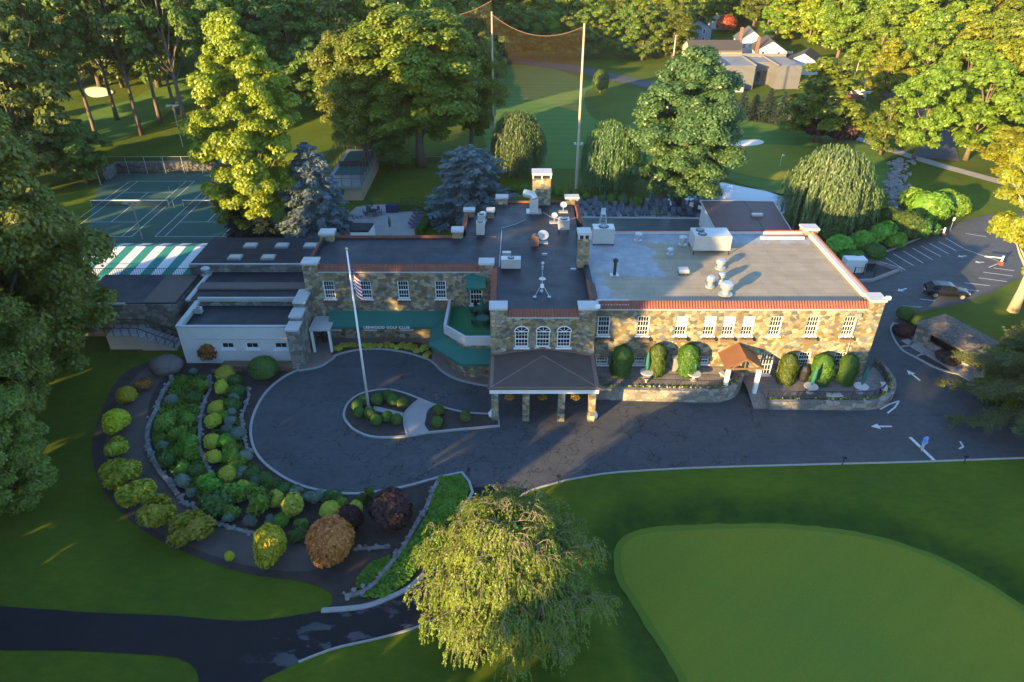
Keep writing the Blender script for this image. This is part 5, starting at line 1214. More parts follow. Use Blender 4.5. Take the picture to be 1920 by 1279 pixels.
tag(tufts('ground_cover', [Z1(*p) for p in [(1180,280),(1270,420),(1230,640),(1260,850),(1340,980),(1500,1120),(1300,1150),(1100,1050),(1020,900),(1010,700),(1060,450)]], 6000, LM['dkgreen'], .13, .4), 'low planting filling the inner terrace between golden mounds and stone edging', 'ground cover')
tag(tufts('stream_grass', [(1600,380),(1640,395),(1670,410),(1660,440),(1600,450),(1560,440)], 5000, LM['willow'], .25, .6), 'pale long grass beside the willow by the stream', 'grass')
tag(tufts('slope_brush', [(200,290),(440,290),(445,268),(200,270)], 9000, LM['dkgreen'], .3, 1.0), 'dark brush on the slope above the tennis courts', 'brush')
# boulder
b = MB(); pb = G(318,694,0); b.ball((pb.x, pb.y, .6), 1.5, 14, 9, 0, .07, .62); b.ball((pb.x-1.1, pb.y+.3, .5), .9, 10, 7, 0, .1, .75)
tag(b.build('boulder', stone_mat('boulder rock', [(.16,.14,.13),(.2,.17,.15),(.13,.12,.12)], .5, (.12,.1,.1)), smooth=True), 'large smooth grey boulder at the top of the garden', 'boulder')
# stream bed rocks
random.seed(17); b = MB()
for k in range(260):
    f = random.random()*(len(STREAM)-1); i = int(f); p = STREAM[i].lerp(STREAM[i+1], f-i); b.ball((p.x+random.uniform(-1.6,1.6), p.y+random.uniform(-1.5,1.5), random.uniform(0,.3)), random.uniform(.2,.75), 6, 4, 0, .25, .6)
tag(b.build('stream_rocks', M['rock']), 'tumbled grey rocks lining the small stream beside the willow', 'rocks', kind='stuff')
b = MB()
for (u, v, r) in ((1700,412,1.0),(1712,420,1.1),(1688,418,.8),(1722,415,.7)):
    p = G(u, v); b.ball((p.x, p.y, .4), r, 8, 6, 0, .15, .7)
tag(b.build('rock_pile', M['rock']), 'pile of large rocks where the stream ends above the parking bays', 'rocks')
# rock retaining wall behind the courts
b = MB()
pts = GP([(203,336),(222,321),(300,320),(380,319),(445,319)]); b.sweep(pts, .8, 0, 1.6)
for i in range(len(pts)-1):
    for k in range(60):
        p = pts[i].lerp(pts[i+1], random.random()); b.ball((p.x, p.y-.35, random.uniform(.1,1.6)), random.uniform(.25,.5), 6, 4, 0, .2, .7)
tag(b.build('retaining_wall', M['rock']), 'dark rough stone retaining wall behind the far end of the tennis courts', 'stone wall')
# dark trees standing outside the picture on the left and behind the camera: they throw the long shadows
random.seed(21)
M['brick'] = mat('brown brick', (.16,.085,.06), .9, .2, 3)
# ================================================================ terraces
TZ = .55
def zl(y): return 1.0+.7*max(0, min(1, (y-52.4)/3.4))
def GL(u, v, dz=0):
    if u > 1400: return G(u, v, TZ+dz)
    p = G(u, v, 1.3+dz)
    for _ in range(8): p = G(u, v, zl(p.y)+dz)
    return p
ter = empty('stone_terrace', (22, 53, 0), 'raised flagstone terraces with curved stone walls in front of the right wing', 'terrace')
def flag_mat():
    m, t, o = nt('flagstone'); v = coords(t)
    w = N(t, 'ShaderNodeTexBrick'); w.inputs['Scale'].default_value = 1.0; w.inputs['Brick Width'].default_value = .95; w.inputs['Row Height'].default_value = .6; w.inputs['Mortar Size'].default_value = .015
    w.inputs['Color1'].default_value = (.24,.20,.165,1); w.inputs['Color2'].default_value = (.17,.15,.14,1); w.inputs['Mortar'].default_value = (.09,.08,.07,1); t.links.new(v, w.inputs['Vector'])
    c = mixc(t, .5, w.outputs['Color'], ramp(t, noi(t, v, 2.5, 4), [(.3,(.55,.55,.55)),(.7,(1,1,1))]), 'MULTIPLY'); prin(t, o, c, .85, w.outputs['Fac'], .2, .01); return m
M['flags'] = flag_mat(); M['flowers'] = mat('yellow bedding flowers', (.35,.32,.05), .8, .3, 6)
fr1 = crom(GP([(1112,728),(1200,731),(1330,734),(1358,731),(1376,722),(1385,706),(1386,688)], 1.0), 4)
fr2 = crom(GP([(1441,754),(1560,755),(1625,755),(1655,747),(1668,733),(1668,715),(1655,695),(1640,684)], TZ), 4)
b = MB()
p1 = [(p.x,p.y) for p in fr1]+[(fr1[-1].x, YF-.02),(XC1+.02,YF-.02),(XC1+.02,fr1[0].y)]
p2 = [(p.x,p.y) for p in fr2]+[(XR+.6,YF-.02),(fr2[0].x,YF-.02)]
b.prism(p2, 0, TZ)
P1_ = MB(); P1_.prism(p1, 0, 1.0)
b.add([(x, y, zl(y) if z > .5 else 0) for x, y, z in P1_.v], P1_.f)

a0, a1 = fr1[-1].x+.012, fr2[0].x-.012; yf = fr2[0].y-.3
b.add([(a0,yf,.02),(a1,yf,.02),(a1,YF-2.2,TZ),(a0,YF-2.2,TZ),(a1,YF-.03,TZ),(a0,YF-.03,TZ)], [(0,1,2,3),(3,2,4,5)])
b.build('paving', M['flags'], ter)
b = MB(); b.sweep(fr1, .45, 0, 1.3, side=-.22); b.sweep(fr2, .45, 0, TZ+.32, side=-.22); b.build('terrace_wall', M['stone_grey'], ter)
b = MB()
for fr, f0, f1 in ((fr1, .05, .95), (fr2, .0, .98)):
    n = len(fr)
    for k in range(260):
        f = random.uniform(f0, f1)*(n-1); i = int(f); p = fr[i].lerp(fr[min(i+1,n-1)], f-i); b.ball((p.x+random.uniform(-.1,.1), p.y+.15+random.uniform(-.1,.1), (1.33 if fr is fr1 else TZ+.36)), random.uniform(.05,.12), 5, 3, random.choice((0,0,1)), .3)
tag(b.build('planting', [LM['dkgreen'], M['flowers']], ter), kind='stuff')
def railing(pts, z, h, label, step=.14, gap=.55, m='iron', postw=.05):
    b = MB(); P = [Vector((p[0],p[1],0)) for p in pts]
    for i in range(len(P)-1):
        L = (P[i+1]-P[i]).length; n = max(1, int(L/step)); d = P[i+1]-P[i]
        b.bar((P[i].x,P[i].y,z+h), (P[i+1].x,P[i+1].y,z+h), .05, .04); b.bar((P[i].x,P[i].y,z+.1), (P[i+1].x,P[i+1].y,z+.1), .03, .03)
        for k in range(n): q = P[i]+d*(k/n); b.bar((q.x,q.y,z), (q.x,q.y,z+h), .022, .022)
        b.bar((P[i].x,P[i].y,z), (P[i].x,P[i].y,z+h+.05), postw, postw)
    return tag(b.build('railing', M[m]), label, 'railing')
def inset(fr, d): 
    out = []
    for i in range(len(fr)):
        a = fr[max(i-1,0)]; c = fr[min(i+1,len(fr)-1)]; t = (c-a).normalized(); out.append(fr[i]+Vector((-t.y, t.x, 0))*d)
    return out
railing(inset(fr1, .45)[::2], 1.0, .95, 'black iron railing along the curved front of the left terrace')
railing(inset(fr2, .45)[::2], TZ, .95, 'black iron railing along the curved front of the right terrace')
# ================================================================ furniture
def pedestal(b, x, y, w=.5): b.add([(x-w*.3,y-.1,0),(x+w*.3,y-.1,0),(x+w*.3,y+.1,0),(x-w*.3,y+.1,0),(x-w*.5,y-.12,.42),(x+w*.5,y-.12,.42),(x+w*.5,y+.12,.42),(x-w*.5,y+.12,.42)], [(0,3,2,1),(4,5,6,7),(0,1,5,4),(1,2,6,5),(2,3,7,6),(3,0,4,7)])
def bench(u, v, rz, label, z=TZ):
    e = empty('stone_bench', GL(u, v), label, 'bench', 'curved stone benches on the terraces', rz)
    s = MB(); n = 8; R0, R1 = 1.9, 2.4; a0 = math.radians(90-19); pts = []
    ins = [(R0*math.cos(a0+math.radians(38)*k/n), R0*math.sin(a0+math.radians(38)*k/n)-2.1) for k in range(n+1)]; outs = [(R1*math.cos(a0+math.radians(38)*k/n), R1*math.sin(a0+math.radians(38)*k/n)-2.1) for k in range(n+1)]
    s.prism(ins+outs[::-1], .42, .52); s.build('seat', M['cap'], e, local=True)
    for sx in (-.5, .5):
        s = MB(); pedestal(s, sx, -.03, .36); s.build('support', M['cap'], e, local=True)
    return e
def rtable(u, v, label, z=TZ, umb=True, uu=0):
    p = GL(u, v, .75); p.z -= .75
    e = empty('round_stone_table', p, label, 'table', 'round stone tables on the terraces')
    s = MB(); s.lathe((0,0,0), [(.6,.68),(.66,.70),(.66,.76),(.62,.78)], 24); s.build('tabletop', M['cap'], e, local=True)
    s = MB(); s.lathe((0,0,0), [(.34,0),(.34,.06),(.14,.14),(.12,.5),(.26,.66),(.26,.679)], 12); s.build('pedestal', M['cap'], e, local=True)
    return p
def umbrella(p, label, h=2.6, lean=(0,0)):
    e = empty('closed_umbrella', p, label, 'umbrella', 'closed green umbrellas')
    s = MB(); s.tube([(0,0,.0),(lean[0]*.4,lean[1]*.4,1.3)], .025, 6); s.build('pole', M['galv'], e, local=True)
    s = MB(); pts = [(lean[0]*f, lean[1]*f, .9+f*(h-.9)) for f in (0,.15,.4,.7,.95,1)]; s.tube(pts, [.05,.17,.2,.15,.06,.01], 9); s.build('canopy', M['green_canvas'], e, local=True)
    return e
bench(1134,681,.1,'stone bench against the wall at the left end of the terrace in the shade'); bench(1200,683,0,'stone bench between the first and second yew columns'); bench(1268,688,0,'stone bench between the second and third yew columns')
bench(1358,712,-1.3,'stone bench at the curved right end of the left terrace'); bench(1216,712,.9,'small stone bench in front of the leftmost round table'); bench(1567,708,0,'stone bench between the middle and last yew columns')
bench(1562,748,math.pi,'stone bench behind the front railing of the right terrace'); bench(1655,732,-1.9,'stone bench in the rounded corner of the right terrace')
for u, v, lab in ((1213,697,'leftmost'),(1302,700,'second'),(1521,724,'third'),(1615,724,'rightmost')):
    p = rtable(u, v, lab+' round stone table of the four on the terraces')
    umbrella(p+Vector((0,0,.0)), 'closed green umbrella standing through the '+lab+' round stone table', 2.9, (.25 if lab in ('third','rightmost') else 0, .2))
def bin_(p, label, s=1.0, h=1.1):
    e = empty('waste_bin', p, label, 'bin'); b = MB(); b.lathe((0,0,0), [(.3*s,0),(.34*s,h*.7),(.34*s,h*.72)], 8); b.build('body', M['dark'], e, local=True)
    b = MB(); b.lathe((0,0,0), [(.37*s,h*.722),(.37*s,h*.8),(.2*s,h)], 8); b.build('lid', M['dark'], e, local=True)
p = G(1504,712,TZ); bin_(p, 'large dark waste bin against the wall right of the copper canopy', 1.4, 1.6)
bin_(G(610,640,.09), 'black waste bin beside the small white porch', 1.0, 1.2)
bin_(G(1383,712,TZ), 'small dark pot at the foot of the copper canopy post', .8, .6)
e = empty('electrical_cabinet', Vector((GL(1269,676).x, 55.5, zl(55.5))), 'grey cabinet against the front wall between two yew columns', 'cabinet')
b = MB(); b.box(-.8,.8,-.35,.35,0,1.35); b.build('body', M['galv'], e, local=True); b = MB(); b.box(-.85,.85,-.4,.38,1.352,1.42); b.build('lid', M['metal'], e, local=True)
# hanging baskets + white globes at the portico
for u, i in ((955,'left'),(1018,'middle'),(1079,'right')):
    c = UY(u, 745, 50.0); e = empty('hanging_basket', c, i+' hanging flower basket under the front of the portico', 'flower basket', 'hanging baskets of the portico')
    b = MB(); random.seed(int(u)); b.lathe((0,0,-.25), [(.08,0),(.22,.12),(.27,.25)], 10); b.build('basket', M['wood'], e, local=True)
    C = unit(260)*np.array([.42,.3,.24])*(.6+.5*RNG.random((260,1))); v_, q_ = leaf_quads(C, unit(260), .11)
    k = RNG.random(len(q_)) < .5; me_ = np_mesh('flowers', [(v_, q_, 0)], [LM['maple'] if i != 'left' else LM['copper'], LM['red']]); me_.polygons.foreach_set('material_index', k.astype(np.int32)); link('flowers', me_, e, local=True)
    b = MB()
    for a in (0,2.1,4.2): b.bar((.25*math.cos(a),.25*math.sin(a),0),(0,0,3.2-c.z),.012,.012)
    b.build('chain', M['iron'], e, local=True)
for u, v, lab in ((923,781,'left'),(1113,783,'right')):
    b = MB(); p = G(u, v); b.ball((p.x, p.y, .3), .38, 8, 6, 0, .12, 1.1); tag(b.build('white_boulder', M['white'], smooth=True), 'white painted boulder at the foot of the '+lab+' outer portico column', 'boulder')
# terrace on the bay: dark round tables
for k, (u, v) in enumerate(((903,588),(905,608))):
    e = empty('patio_table', G(u, v, 4.02), ('rear' if k == 0 else 'front')+' dark green table with chairs on the small green terrace', 'table', 'tables on the green terrace')
    b = MB(); b.lathe((0,0,0), [(.62,.7),(.65,.72),(.65,.75)], 18); b.build('tabletop', M['green_canvas'], e, local=True); b = MB(); b.tube([(0,0,0),(0,0,.7)], .05, 6); b.build('leg', M['dark'], e, local=True)
    for j in range(4):
        a = j*math.pi/2+.6; c = G(u, v, 4.02)+Vector((math.cos(a)*.95, math.sin(a)*.95, 0)); ch = empty('patio_chair', c, ['left','far','right','near'][(j+1)%4]+' dark chair at the '+('rear' if k == 0 else 'front')+' table on the green terrace', 'chair', 'chairs on the green terrace', a+math.pi/2)
        s = MB(); s.box(-.23,.23,-.23,.23,.42,.46); s.build('seat', M['dark'], ch, local=True); s = MB(); s.box(-.23,.23,-.26,-.22,.46,.9); s.build('backrest', M['dark'], ch, local=True)
        for sx in (-.2,.2):
            for sy in (-.2,.2): s = MB(); s.bar((sx,sy,0),(sx,sy,.42),.03,.03); s.build('leg', M['dark'], ch, local=True)
umbrella(G(904,598,4.02), 'closed dark green umbrella on the small green terrace', 2.7)
# ================================================================ roof equipment
def fan(b, x, y, z, r, m=1):
    b.lathe((x,y,z), [(r,0),(r,.05),(r*.9,.06)], 16, m)
    for k in range(4): a = k*math.pi/4; b.bar((x-r*.85*math.cos(a),y-r*.85*math.sin(a),z+.075),(x+r*.85*math.cos(a),y+r*.85*math.sin(a),z+.075),.05,.02,0)
def unit_box(u, v, w, d, h, label, fans=1, stand=.25, rz=0, z=ZR-.04, cat='air conditioner', big=False):
    e = empty('roof_condenser' if not big else 'rooftop_unit', G(u, v, z)+Vector((0,d/2,0)), label, cat, None, rz)
    b = MB(); b.box(-w/2,w/2,-d/2,d/2,stand,stand+h); b.build('casing', M['metal'], e, local=True)
    b = MB(); nl = int(h/.12)
    for k in range(nl): b.box(-w/2+.08,w/2-.08,-d/2-.015,-d/2-.002,stand+.08+k*.12,stand+.12+k*.12)
    b.build('grille', M['galv'], e, local=True)
    r = min(w/max(1,fans), d)*.38
    for k in range(fans):
        b = MB(); fan(b, (-w/2+w*(k+.5)/fans) if not big else (-w/2+r+.15), 0 if not big else (-d*.22+k*d*.44), stand+h+.002, r if not big else d*.2); b.build('fan', [M['galv'], M['dark']], e, local=True)
    b = MB()
    for sx in (-w/2+.08, w/2-.08):
        for sy in (-d/2+.08, d/2-.08): b.box(sx-.05,sx+.05,sy-.05,sy+.05,0,stand-.002)
    b.build('feet', M['dark'], e, local=True); return e
unit_box(901,446,.9,.9,1.4,'tall condenser unit nearest the left back corner of the centre roof', 1, .35)
unit_box(903,428,.85,.85,1.2,'second condenser unit just behind the tall one on the centre roof', 1, .35)
unit_box(958,507,2.0,.9,1.0,'wide cream condenser at the left edge of the centre roof', 1, .2); unit_box(950,484,.9,.5,.5,'small white cabinet behind the wide cream condenser', 0, .1)
unit_box(1057,437,1.25,1.1,1.1,'square condenser by the right edge of the centre roof', 1, .4)
e = unit_box(1131,461,2.3,1.5,1.7,'tall beige unit on a black base beside the right stone chimney', 1, .25)
unit_box(1333,478,3.9,2.4,1.6,'largest rooftop unit with two fans near the back of the right roof', 2, .5, big=True)
unit_box(1282,517,1.0,.8,.35,'low flat topped box on legs in the middle of the right roof', 0, .25)
unit_box(372,590,.7,.5,.6,'small white air conditioner on the white annex roof', 1, .1, z=3.86)
def vent(u, v, r, h, label, z=ZR-.04, m='galv'):
    e = empty('roof_vent', G(u, v, z), label, 'roof vent'); b = MB(); b.lathe((0,0,0), [(r*1.1,0),(r*1.1,.12),(r*.62,.2),(r*.62,h*.55)], 14); b.build('stack', M[m], e, local=True)
    b = MB(); b.lathe((0,0,0), [(r*.75,h*.552),(r,h*.6),(r,h*.86),(r*.7,h)], 14); b.build('cowl', M[m], e, local=True)
vent(1331,538,.42,1.2,'small white mushroom vent, left of the three close together on the right roof'); vent(1351,530,.36,1.1,'small white mushroom vent behind the biggest one on the right roof'); vent(1360,553,.62,1.35,'biggest round white vent on the right roof')
vent(1350,503,.5,1.0,'white fan vent directly in front of the largest rooftop unit'); vent(1279,460,.42,1.1,'white vent left of the largest rooftop unit'); vent(1196,452,.42,1.0,'white vent near the back edge of the right roof')
vent(906,414,.4,1.1,'round galvanised vent behind the condensers at the back left of the centre roof'); vent(388,516,.5,1.0,'round galvanised vent on the low roof in front of the skylights', 4.42)
vent(1256,478,.35,.8,'small grey vent standing in a dark patch of the right roof')
e = empty('flue_pipe', G(1152,516,ZR-.04), 'tall black flue pipe standing alone on the left of the right roof', 'pipe'); b = MB(); b.tube([(0,0,0),(0,0,1.5)], .16, 10); b.build('pipe', M['dark'], e, local=True); b = MB(); b.lathe((0,0,0), [(.22,1.502),(.27,1.6),(.27,1.75),(.1,1.85)], 10); b.build('cowl', M['dark'], e, local=True); b = MB(); b.box(-.45,.45,-.4,.4,0,.06); b.build('base', M['galv'], e, local=True)
e = empty('roof_duct', G(1001,400,ZR-.04), 'beige curved duct hood in front of the back stone chimney', 'duct'); b = MB(); b.box(-.5,.5,0,.9,0,1.7); b.tube([(0,.45,1.7),(-.2,.6,2.1),(-1.2,1.0,2.2)], [.5,.5,.45], 10); b.build('hood', M['metal'], e, local=True)
b = MB(); b.box(-.9,.9,-.3,1.2,0.0,.12); b.build('base', M['galv'], e, local=True)
def dish(u, v, r, label, h=.9):
    e = empty('satellite_dish', G(u, v, ZR-.04), label, 'satellite dish'); b = MB(); b.box(-.55,.55,-.3,.3,0,.16); b.build('ballast', M['concrete'], e, local=True)
    b = MB(); b.tube([(0,0,.16),(0,0,h)], .035, 6); b.build('mast', M['galv'], e, local=True)
    b = MB(); ax_ = Vector((0,-.6,.8)).normalized(); X_ = Vector((1,0,0)); Y_ = ax_.cross(X_); n = 16; vs = []
    for j in range(4):
        rr = r*j/3
        for k in range(n): a = 6.283*k/n; vs.append(Vector((0,0,h))+X_*rr*math.cos(a)+Y_*rr*math.sin(a)+ax_*(.25*r*(j/3)**2))
    b.add(vs, [(j*n+k, j*n+(k+1)%n, (j+1)*n+(k+1)%n, (j+1)*n+k) for j in range(3) for k in range(n)]); b.bar(Vector((0,0,h)), Vector((0,0,h))+ax_*r*.9-Y_*r*.1, .03, .03); b.build('reflector', M['metal'], e, local=True)
dish(1018,456,.62,'largest satellite dish, in the middle of the centre roof'); dish(1056,398,.42,'satellite dish nearest the back right corner of the centre roof'); dish(1039,418,.36,'small satellite dish left of the square condenser')
e = empty('red_cabinet', G(1003,460,ZR-.04), 'small red gabled box beside the largest satellite dish', 'box'); b = MB(); b.box(-.4,.4,-.3,.3,0,1.0); b.build('body', M['brick'], e, local=True); b = MB(); b.add([(-.45,-.35,1.0),(.45,-.35,1.0),(.45,.35,1.0),(-.45,.35,1.0),(0,-.35,1.35),(0,.35,1.35)], [(0,1,4),(2,3,5),(1,2,5,4),(3,0,4,5)]); b.build('lid', M['brick'], e, local=True)
e = empty('weather_mast', G(1016,554,ZR-.04), 'white weather mast on a tripod with a round disc and a camera ball on top', 'mast')
for k in range(3):
    a = math.pi/2+k*2.094; b = MB(); b.bar((0,0,1.3),(.8*math.cos(a),.8*math.sin(a),.1),.035,.035); b.build('leg', M['metal'], e, local=True); b = MB(); b.box(.8*math.cos(a)-.15,.8*math.cos(a)+.15,.8*math.sin(a)-.15,.8*math.sin(a)+.15,0,.1); b.build('foot', M['galv'], e, local=True)
b = MB(); b.tube([(0,0,.2),(0,0,3.3)], .03, 6); b.build('pole', M['metal'], e, local=True); b = MB(); b.lathe((0,0,1.75), [(.1,0),(.33,.03),(.3,.07)], 16); b.build('disc', M['metal'], e, local=True); b = MB(); b.ball((0,0,3.4),.16,10,6); b.box(-.1,.1,-.1,.1,2.8,3.1); b.build('camera_ball', M['galv'], e, local=True); b = MB(); b.box(-.16,.16,-.2,.0,.9,1.25); b.build('control_box', M['white'], e, local=True)
b = MB(); p = G(1116,575,ZR); b.box(p.x-.05,p.x+3.2,p.y-.15,p.y+.9,ZR-.048,ZR+.3)
tag(b.build('roof_hatch', M['cap']), 'pale raised strip at the front left corner of the right roof', 'roof hatch')
b = MB()
for pts in ([(985,412),(968,420),(940,428)],[(1018,398),(1035,408),(1060,413),(1082,408)],[(941,432),(938,470),(936,500)]): 
    q = [G(u, v, ZR+.02) for u, v in pts]; b.tube(q, .03, 5)
tag(b.build('roof_cables', M['galv']), 'thin conduits running over the dark centre roof', 'cable')
for (u, v, lab) in ((1021,478,'left'),(1075,506,'right')):
    b = MB(); p = G(u, v, ZR-.04); b.box(p.x-.28,p.x+.28,p.y-.12,p.y+.12,ZR-.048,ZR+.12); tag(b.build('drain_box', M['galv']), lab+' of two small grey blocks on the centre roof', 'drain')
def lamp(u, v, Y, label, s=1):
    p = UY(u, v, Y); b = MB(); b.box(p.x-.2,p.x+.2,p.y-.2,p.y+.05,p.z-.15,p.z+.15); b.bar((p.x,p.y+.05,p.z),(p.x-.3*s,p.y+.3,p.z-.25),.05,.05)
    tag(b.build('floodlight', M['white']), label, 'floodlight')
lamp(1665,558,YF-.4,'white floodlight sticking out from the right front corner of the clubhouse'); lamp(1121,574,YC-.2,'white floodlight between the centre block and the right wing', 1)
# ================================================================ flagpole
p = G(692,770); fp_ = empty('flagpole', (p.x,p.y,.13), 'tall white flagpole with a gold ball rising from the clipped box balls', 'flagpole')
top = UY(652,462,p.y).z; hh = UY(657,470,p.y).z-.1
b = MB(); b.tube([(0,0,0),(0,0,hh)], [.13,.06], 10); b.build('pole', M['white'], fp_, local=True, smooth=True)
b = MB(); b.ball((0,0,hh+.12), .13, 10, 8); b.build('finial', mat('brass ball', (.6,.45,.2), .3, metallic=.8), fp_, local=True, smooth=True)
b = MB(); b.lathe((0,0,0), [(.35,0),(.35,.1),(.18,.3)], 12); b.build('base', M['concrete'], fp_, local=True)
# flag hanging in folds: stripes and canton by face material
fl = MB(); nx_, nz_ = 26, 26; Lf, Hf = 2.8, 2.2
zt_ = UY(656,500,p.y).z
def fpt(s, t):   # s along the fly 0..1, t down the hoist 0..1, hanging limp
    ang = .5+s*7.5; w = .10+.25*s*(1-.35*s)
    return (.12+.75*s+.10*math.sin(ang*1.3), .22*math.sin(ang)*w*3.0-.12, -t*Hf-1.35*s**.8-.05*math.cos(ang))
vs = [fpt(i/nx_, j/nz_) for j in range(nz_+1) for i in range(nx_+1)]
for j in range(nz_):
    for i in range(nx_):
        st_ = int(13*(j+.5)/nz_); m_ = 2 if (i < nx_*.4 and st_ < 7) else (0 if st_ % 2 == 0 else 1)
        a = j*(nx_+1)+i; fl.add([vs[a], vs[a+1], vs[a+nx_+2], vs[a+nx_+1]], [(0,1,2,3)], m_)
        if m_ == 2 and (i+j) % 3 == 0:
            c_ = (Vector(vs[a])+Vector(vs[a+nx_+2]))/2; fl.add([c_+Vector((-.02,-.012,0)), c_+Vector((0,-.012,-.025)), c_+Vector((.02,-.012,0)), c_+Vector((0,-.012,.025))], [(0,1,2,3)], 1)
e = empty('flag', (p.x, p.y, zt_+.13), 'limp flag with red and white stripes hanging from the white pole', 'flag', None, 0); fl.build('cloth', [M['fred'], M['fwhite'], M['fblue']], e, local=True)
# ================================================================ poles and golf net
def pole(name, ub, vb, ut, vt, r, label, extra=None, cat='pole', m='pole'):
    p = GT(ub, vb); h = UY(ut, vt, p.y).z-p.z; e = empty(name, p, label, cat); b = MB(); b.tube([(0,0,-.2),(0,0,h)], [r, r*.6], 8); b.build('shaft', M[m], e, local=True)
    if extra: extra(e, h)
    return p, h
def cam_extra(e, h): b = MB(); b.box(-.6,.6,-.1,.1,h*.3,h*.3+.12); b.box(-.7,-.4,-.3,.1,h*.3,h*.3+.3); b.box(.4,.7,-.3,.1,h*.3,h*.3+.3); b.build('floodlight', M['galv'], e, local=True)
P1 = pole('net_pole', 926,300,931,22,.24,'tall timber net pole left of the fairway, second from the left')
P2 = pole('net_pole', 1080,357,1094,44,.26,'tallest looking timber net pole, standing in the middle between the willows', cam_extra)
P3 = pole('net_pole', 1246,250,1261,66,.22,'timber net pole showing above the trees near the far houses')
P0 = pole('net_pole', 766,250,771,4,.2,'timber net pole half hidden in the sunlit tree top, leftmost')
M['net'], t, o_ = nt('brown barrier net')
v = coords(t); w1 = N(t, 'ShaderNodeBsdfDiffuse'); w1.inputs['Color'].default_value = (.32,.22,.12,1); tr_ = N(t, 'ShaderNodeBsdfTransparent'); mx_ = N(t, 'ShaderNodeMixShader'); mx_.inputs[0].default_value = .035
t.links.new(tr_.outputs[0], mx_.inputs[1]); t.links.new(w1.outputs[0], mx_.inputs[2]); t.links.new(mx_.outputs[0], o_.inputs[0])
for (A, ha), (B, hb), lab in ((P0,P1,'left'),(P1,P2,'middle'),(P2,P3,'right')):
    e = empty('barrier_net', (A+B)/2, lab+' span of the tall brown see-through golf net strung between timber poles', 'net', 'golf net spans'); b = MB(); c = MB(); n = 14; T_ = []; Bo = []
    for k in range(n+1):
        f = k/n; q = A.lerp(B, f); zt2 = A.z+ha*(1-f)*.985+hb*f*.985-4*f*(1-f)*2.2+0; T_.append(Vector((q.x,q.y,zt2))); Bo.append(Vector((q.x,q.y,q.z+(ha*(1-f)+hb*f)*.5)))
    off = -(A+B)/2
    b.add([x+off for x in T_]+[x+off for x in Bo], [(k,k+1,n+1+k+1,n+1+k) for k in range(n)]); b.build('mesh_panel', M['net'], e, local=True)
    c.tube([x+off for x in T_], .045, 5); c.build('cable', M['wood'], e, local=True)
def head(e, h): b = MB(); b.box(-1.1,1.1,-.12,.12,h-.1,h+.05); b.box(-1.2,-.5,-.35,.3,h-.25,h-.1); b.box(.1,.6,-.35,.3,h-.3,h-.1); b.build('lamp_head', M['galv'], e, local=True)
pole('court_light', 268,449,243,378,.10,'grey floodlight pole in front of the tennis courts', head, 'light pole', 'galv'); pole('court_light', 343,275,322,197,.10,'slim floodlight pole behind the tennis courts', head, 'light pole', 'pole'); pole('court_light', 327,390,319,350,.07,'short grey post between the two tennis nets', None, 'light pole', 'galv')
pole('utility_pole', 1605,250,1617,172,.18,'wooden utility pole beside the construction vehicles at the right', head, 'utility pole'); pole('utility_pole', 1597,170,1607,118,.16,'wooden utility pole by the side road below the hillside wood', None, 'utility pole')
# chain link fence at the back of the courts
def chain(px, h, label, z0=0, terr=False):
    P = [(GT(u, v) if terr else G(u, v, z0)) for u, v in px]; b = MB(); c = MB()
    for i in range(len(P)-1):
        n = max(1, int((P[i+1]-P[i]).length/3))
        for k in range(n+1): q = P[i].lerp(P[i+1], k/n); b.tube([q, q+Vector((0,0,h))], .045, 5)
        b.tube([P[i]+Vector((0,0,h)), P[i+1]+Vector((0,0,h))], .035, 5)
        c.add([P[i], P[i+1], P[i+1]+Vector((0,0,h)), P[i]+Vector((0,0,h))], [(0,1,2,3)])
    e = empty('chain_link_fence', P[0], label, 'fence'); b.build('posts', M['galv'], e); c.build('mesh_panel', M['wire'], e)
M['wire'], t, o_ = nt('dark wire mesh'); w1 = N(t, 'ShaderNodeBsdfDiffuse'); w1.inputs['Color'].default_value = (.03,.035,.035,1); tr_ = N(t, 'ShaderNodeBsdfTransparent'); mx_ = N(t, 'ShaderNodeMixShader'); mx_.inputs[0].default_value = .3
t.links.new(tr_.outputs[0], mx_.inputs[1]); t.links.new(w1.outputs[0], mx_.inputs[2]); t.links.new(mx_.outputs[0], o_.inputs[0])
chain([(190,348),(208,326),(450,325)], 3, 'chain link fence around the far side of the tennis courts')
chain([(700,318),(735,308),(830,306)], 1.2, 'low chain link fence behind the small sunny lawn')
b = MB(); pts = crom(GTs([(1340,208),(1400,218),(1480,228),(1560,242),(1640,262)]), 4)
for i in range(len(pts)-1): b.bar(pts[i]+Vector((0,0,.8)), pts[i+1]+Vector((0,0,.8)), .1, .12); b.bar(pts[i], pts[i]+Vector((0,0,.85)), .12, .12)
tag(b.build('timber_rail', M['pole']), 'pale timber rail running along the cart path below the spruce row', 'fence')
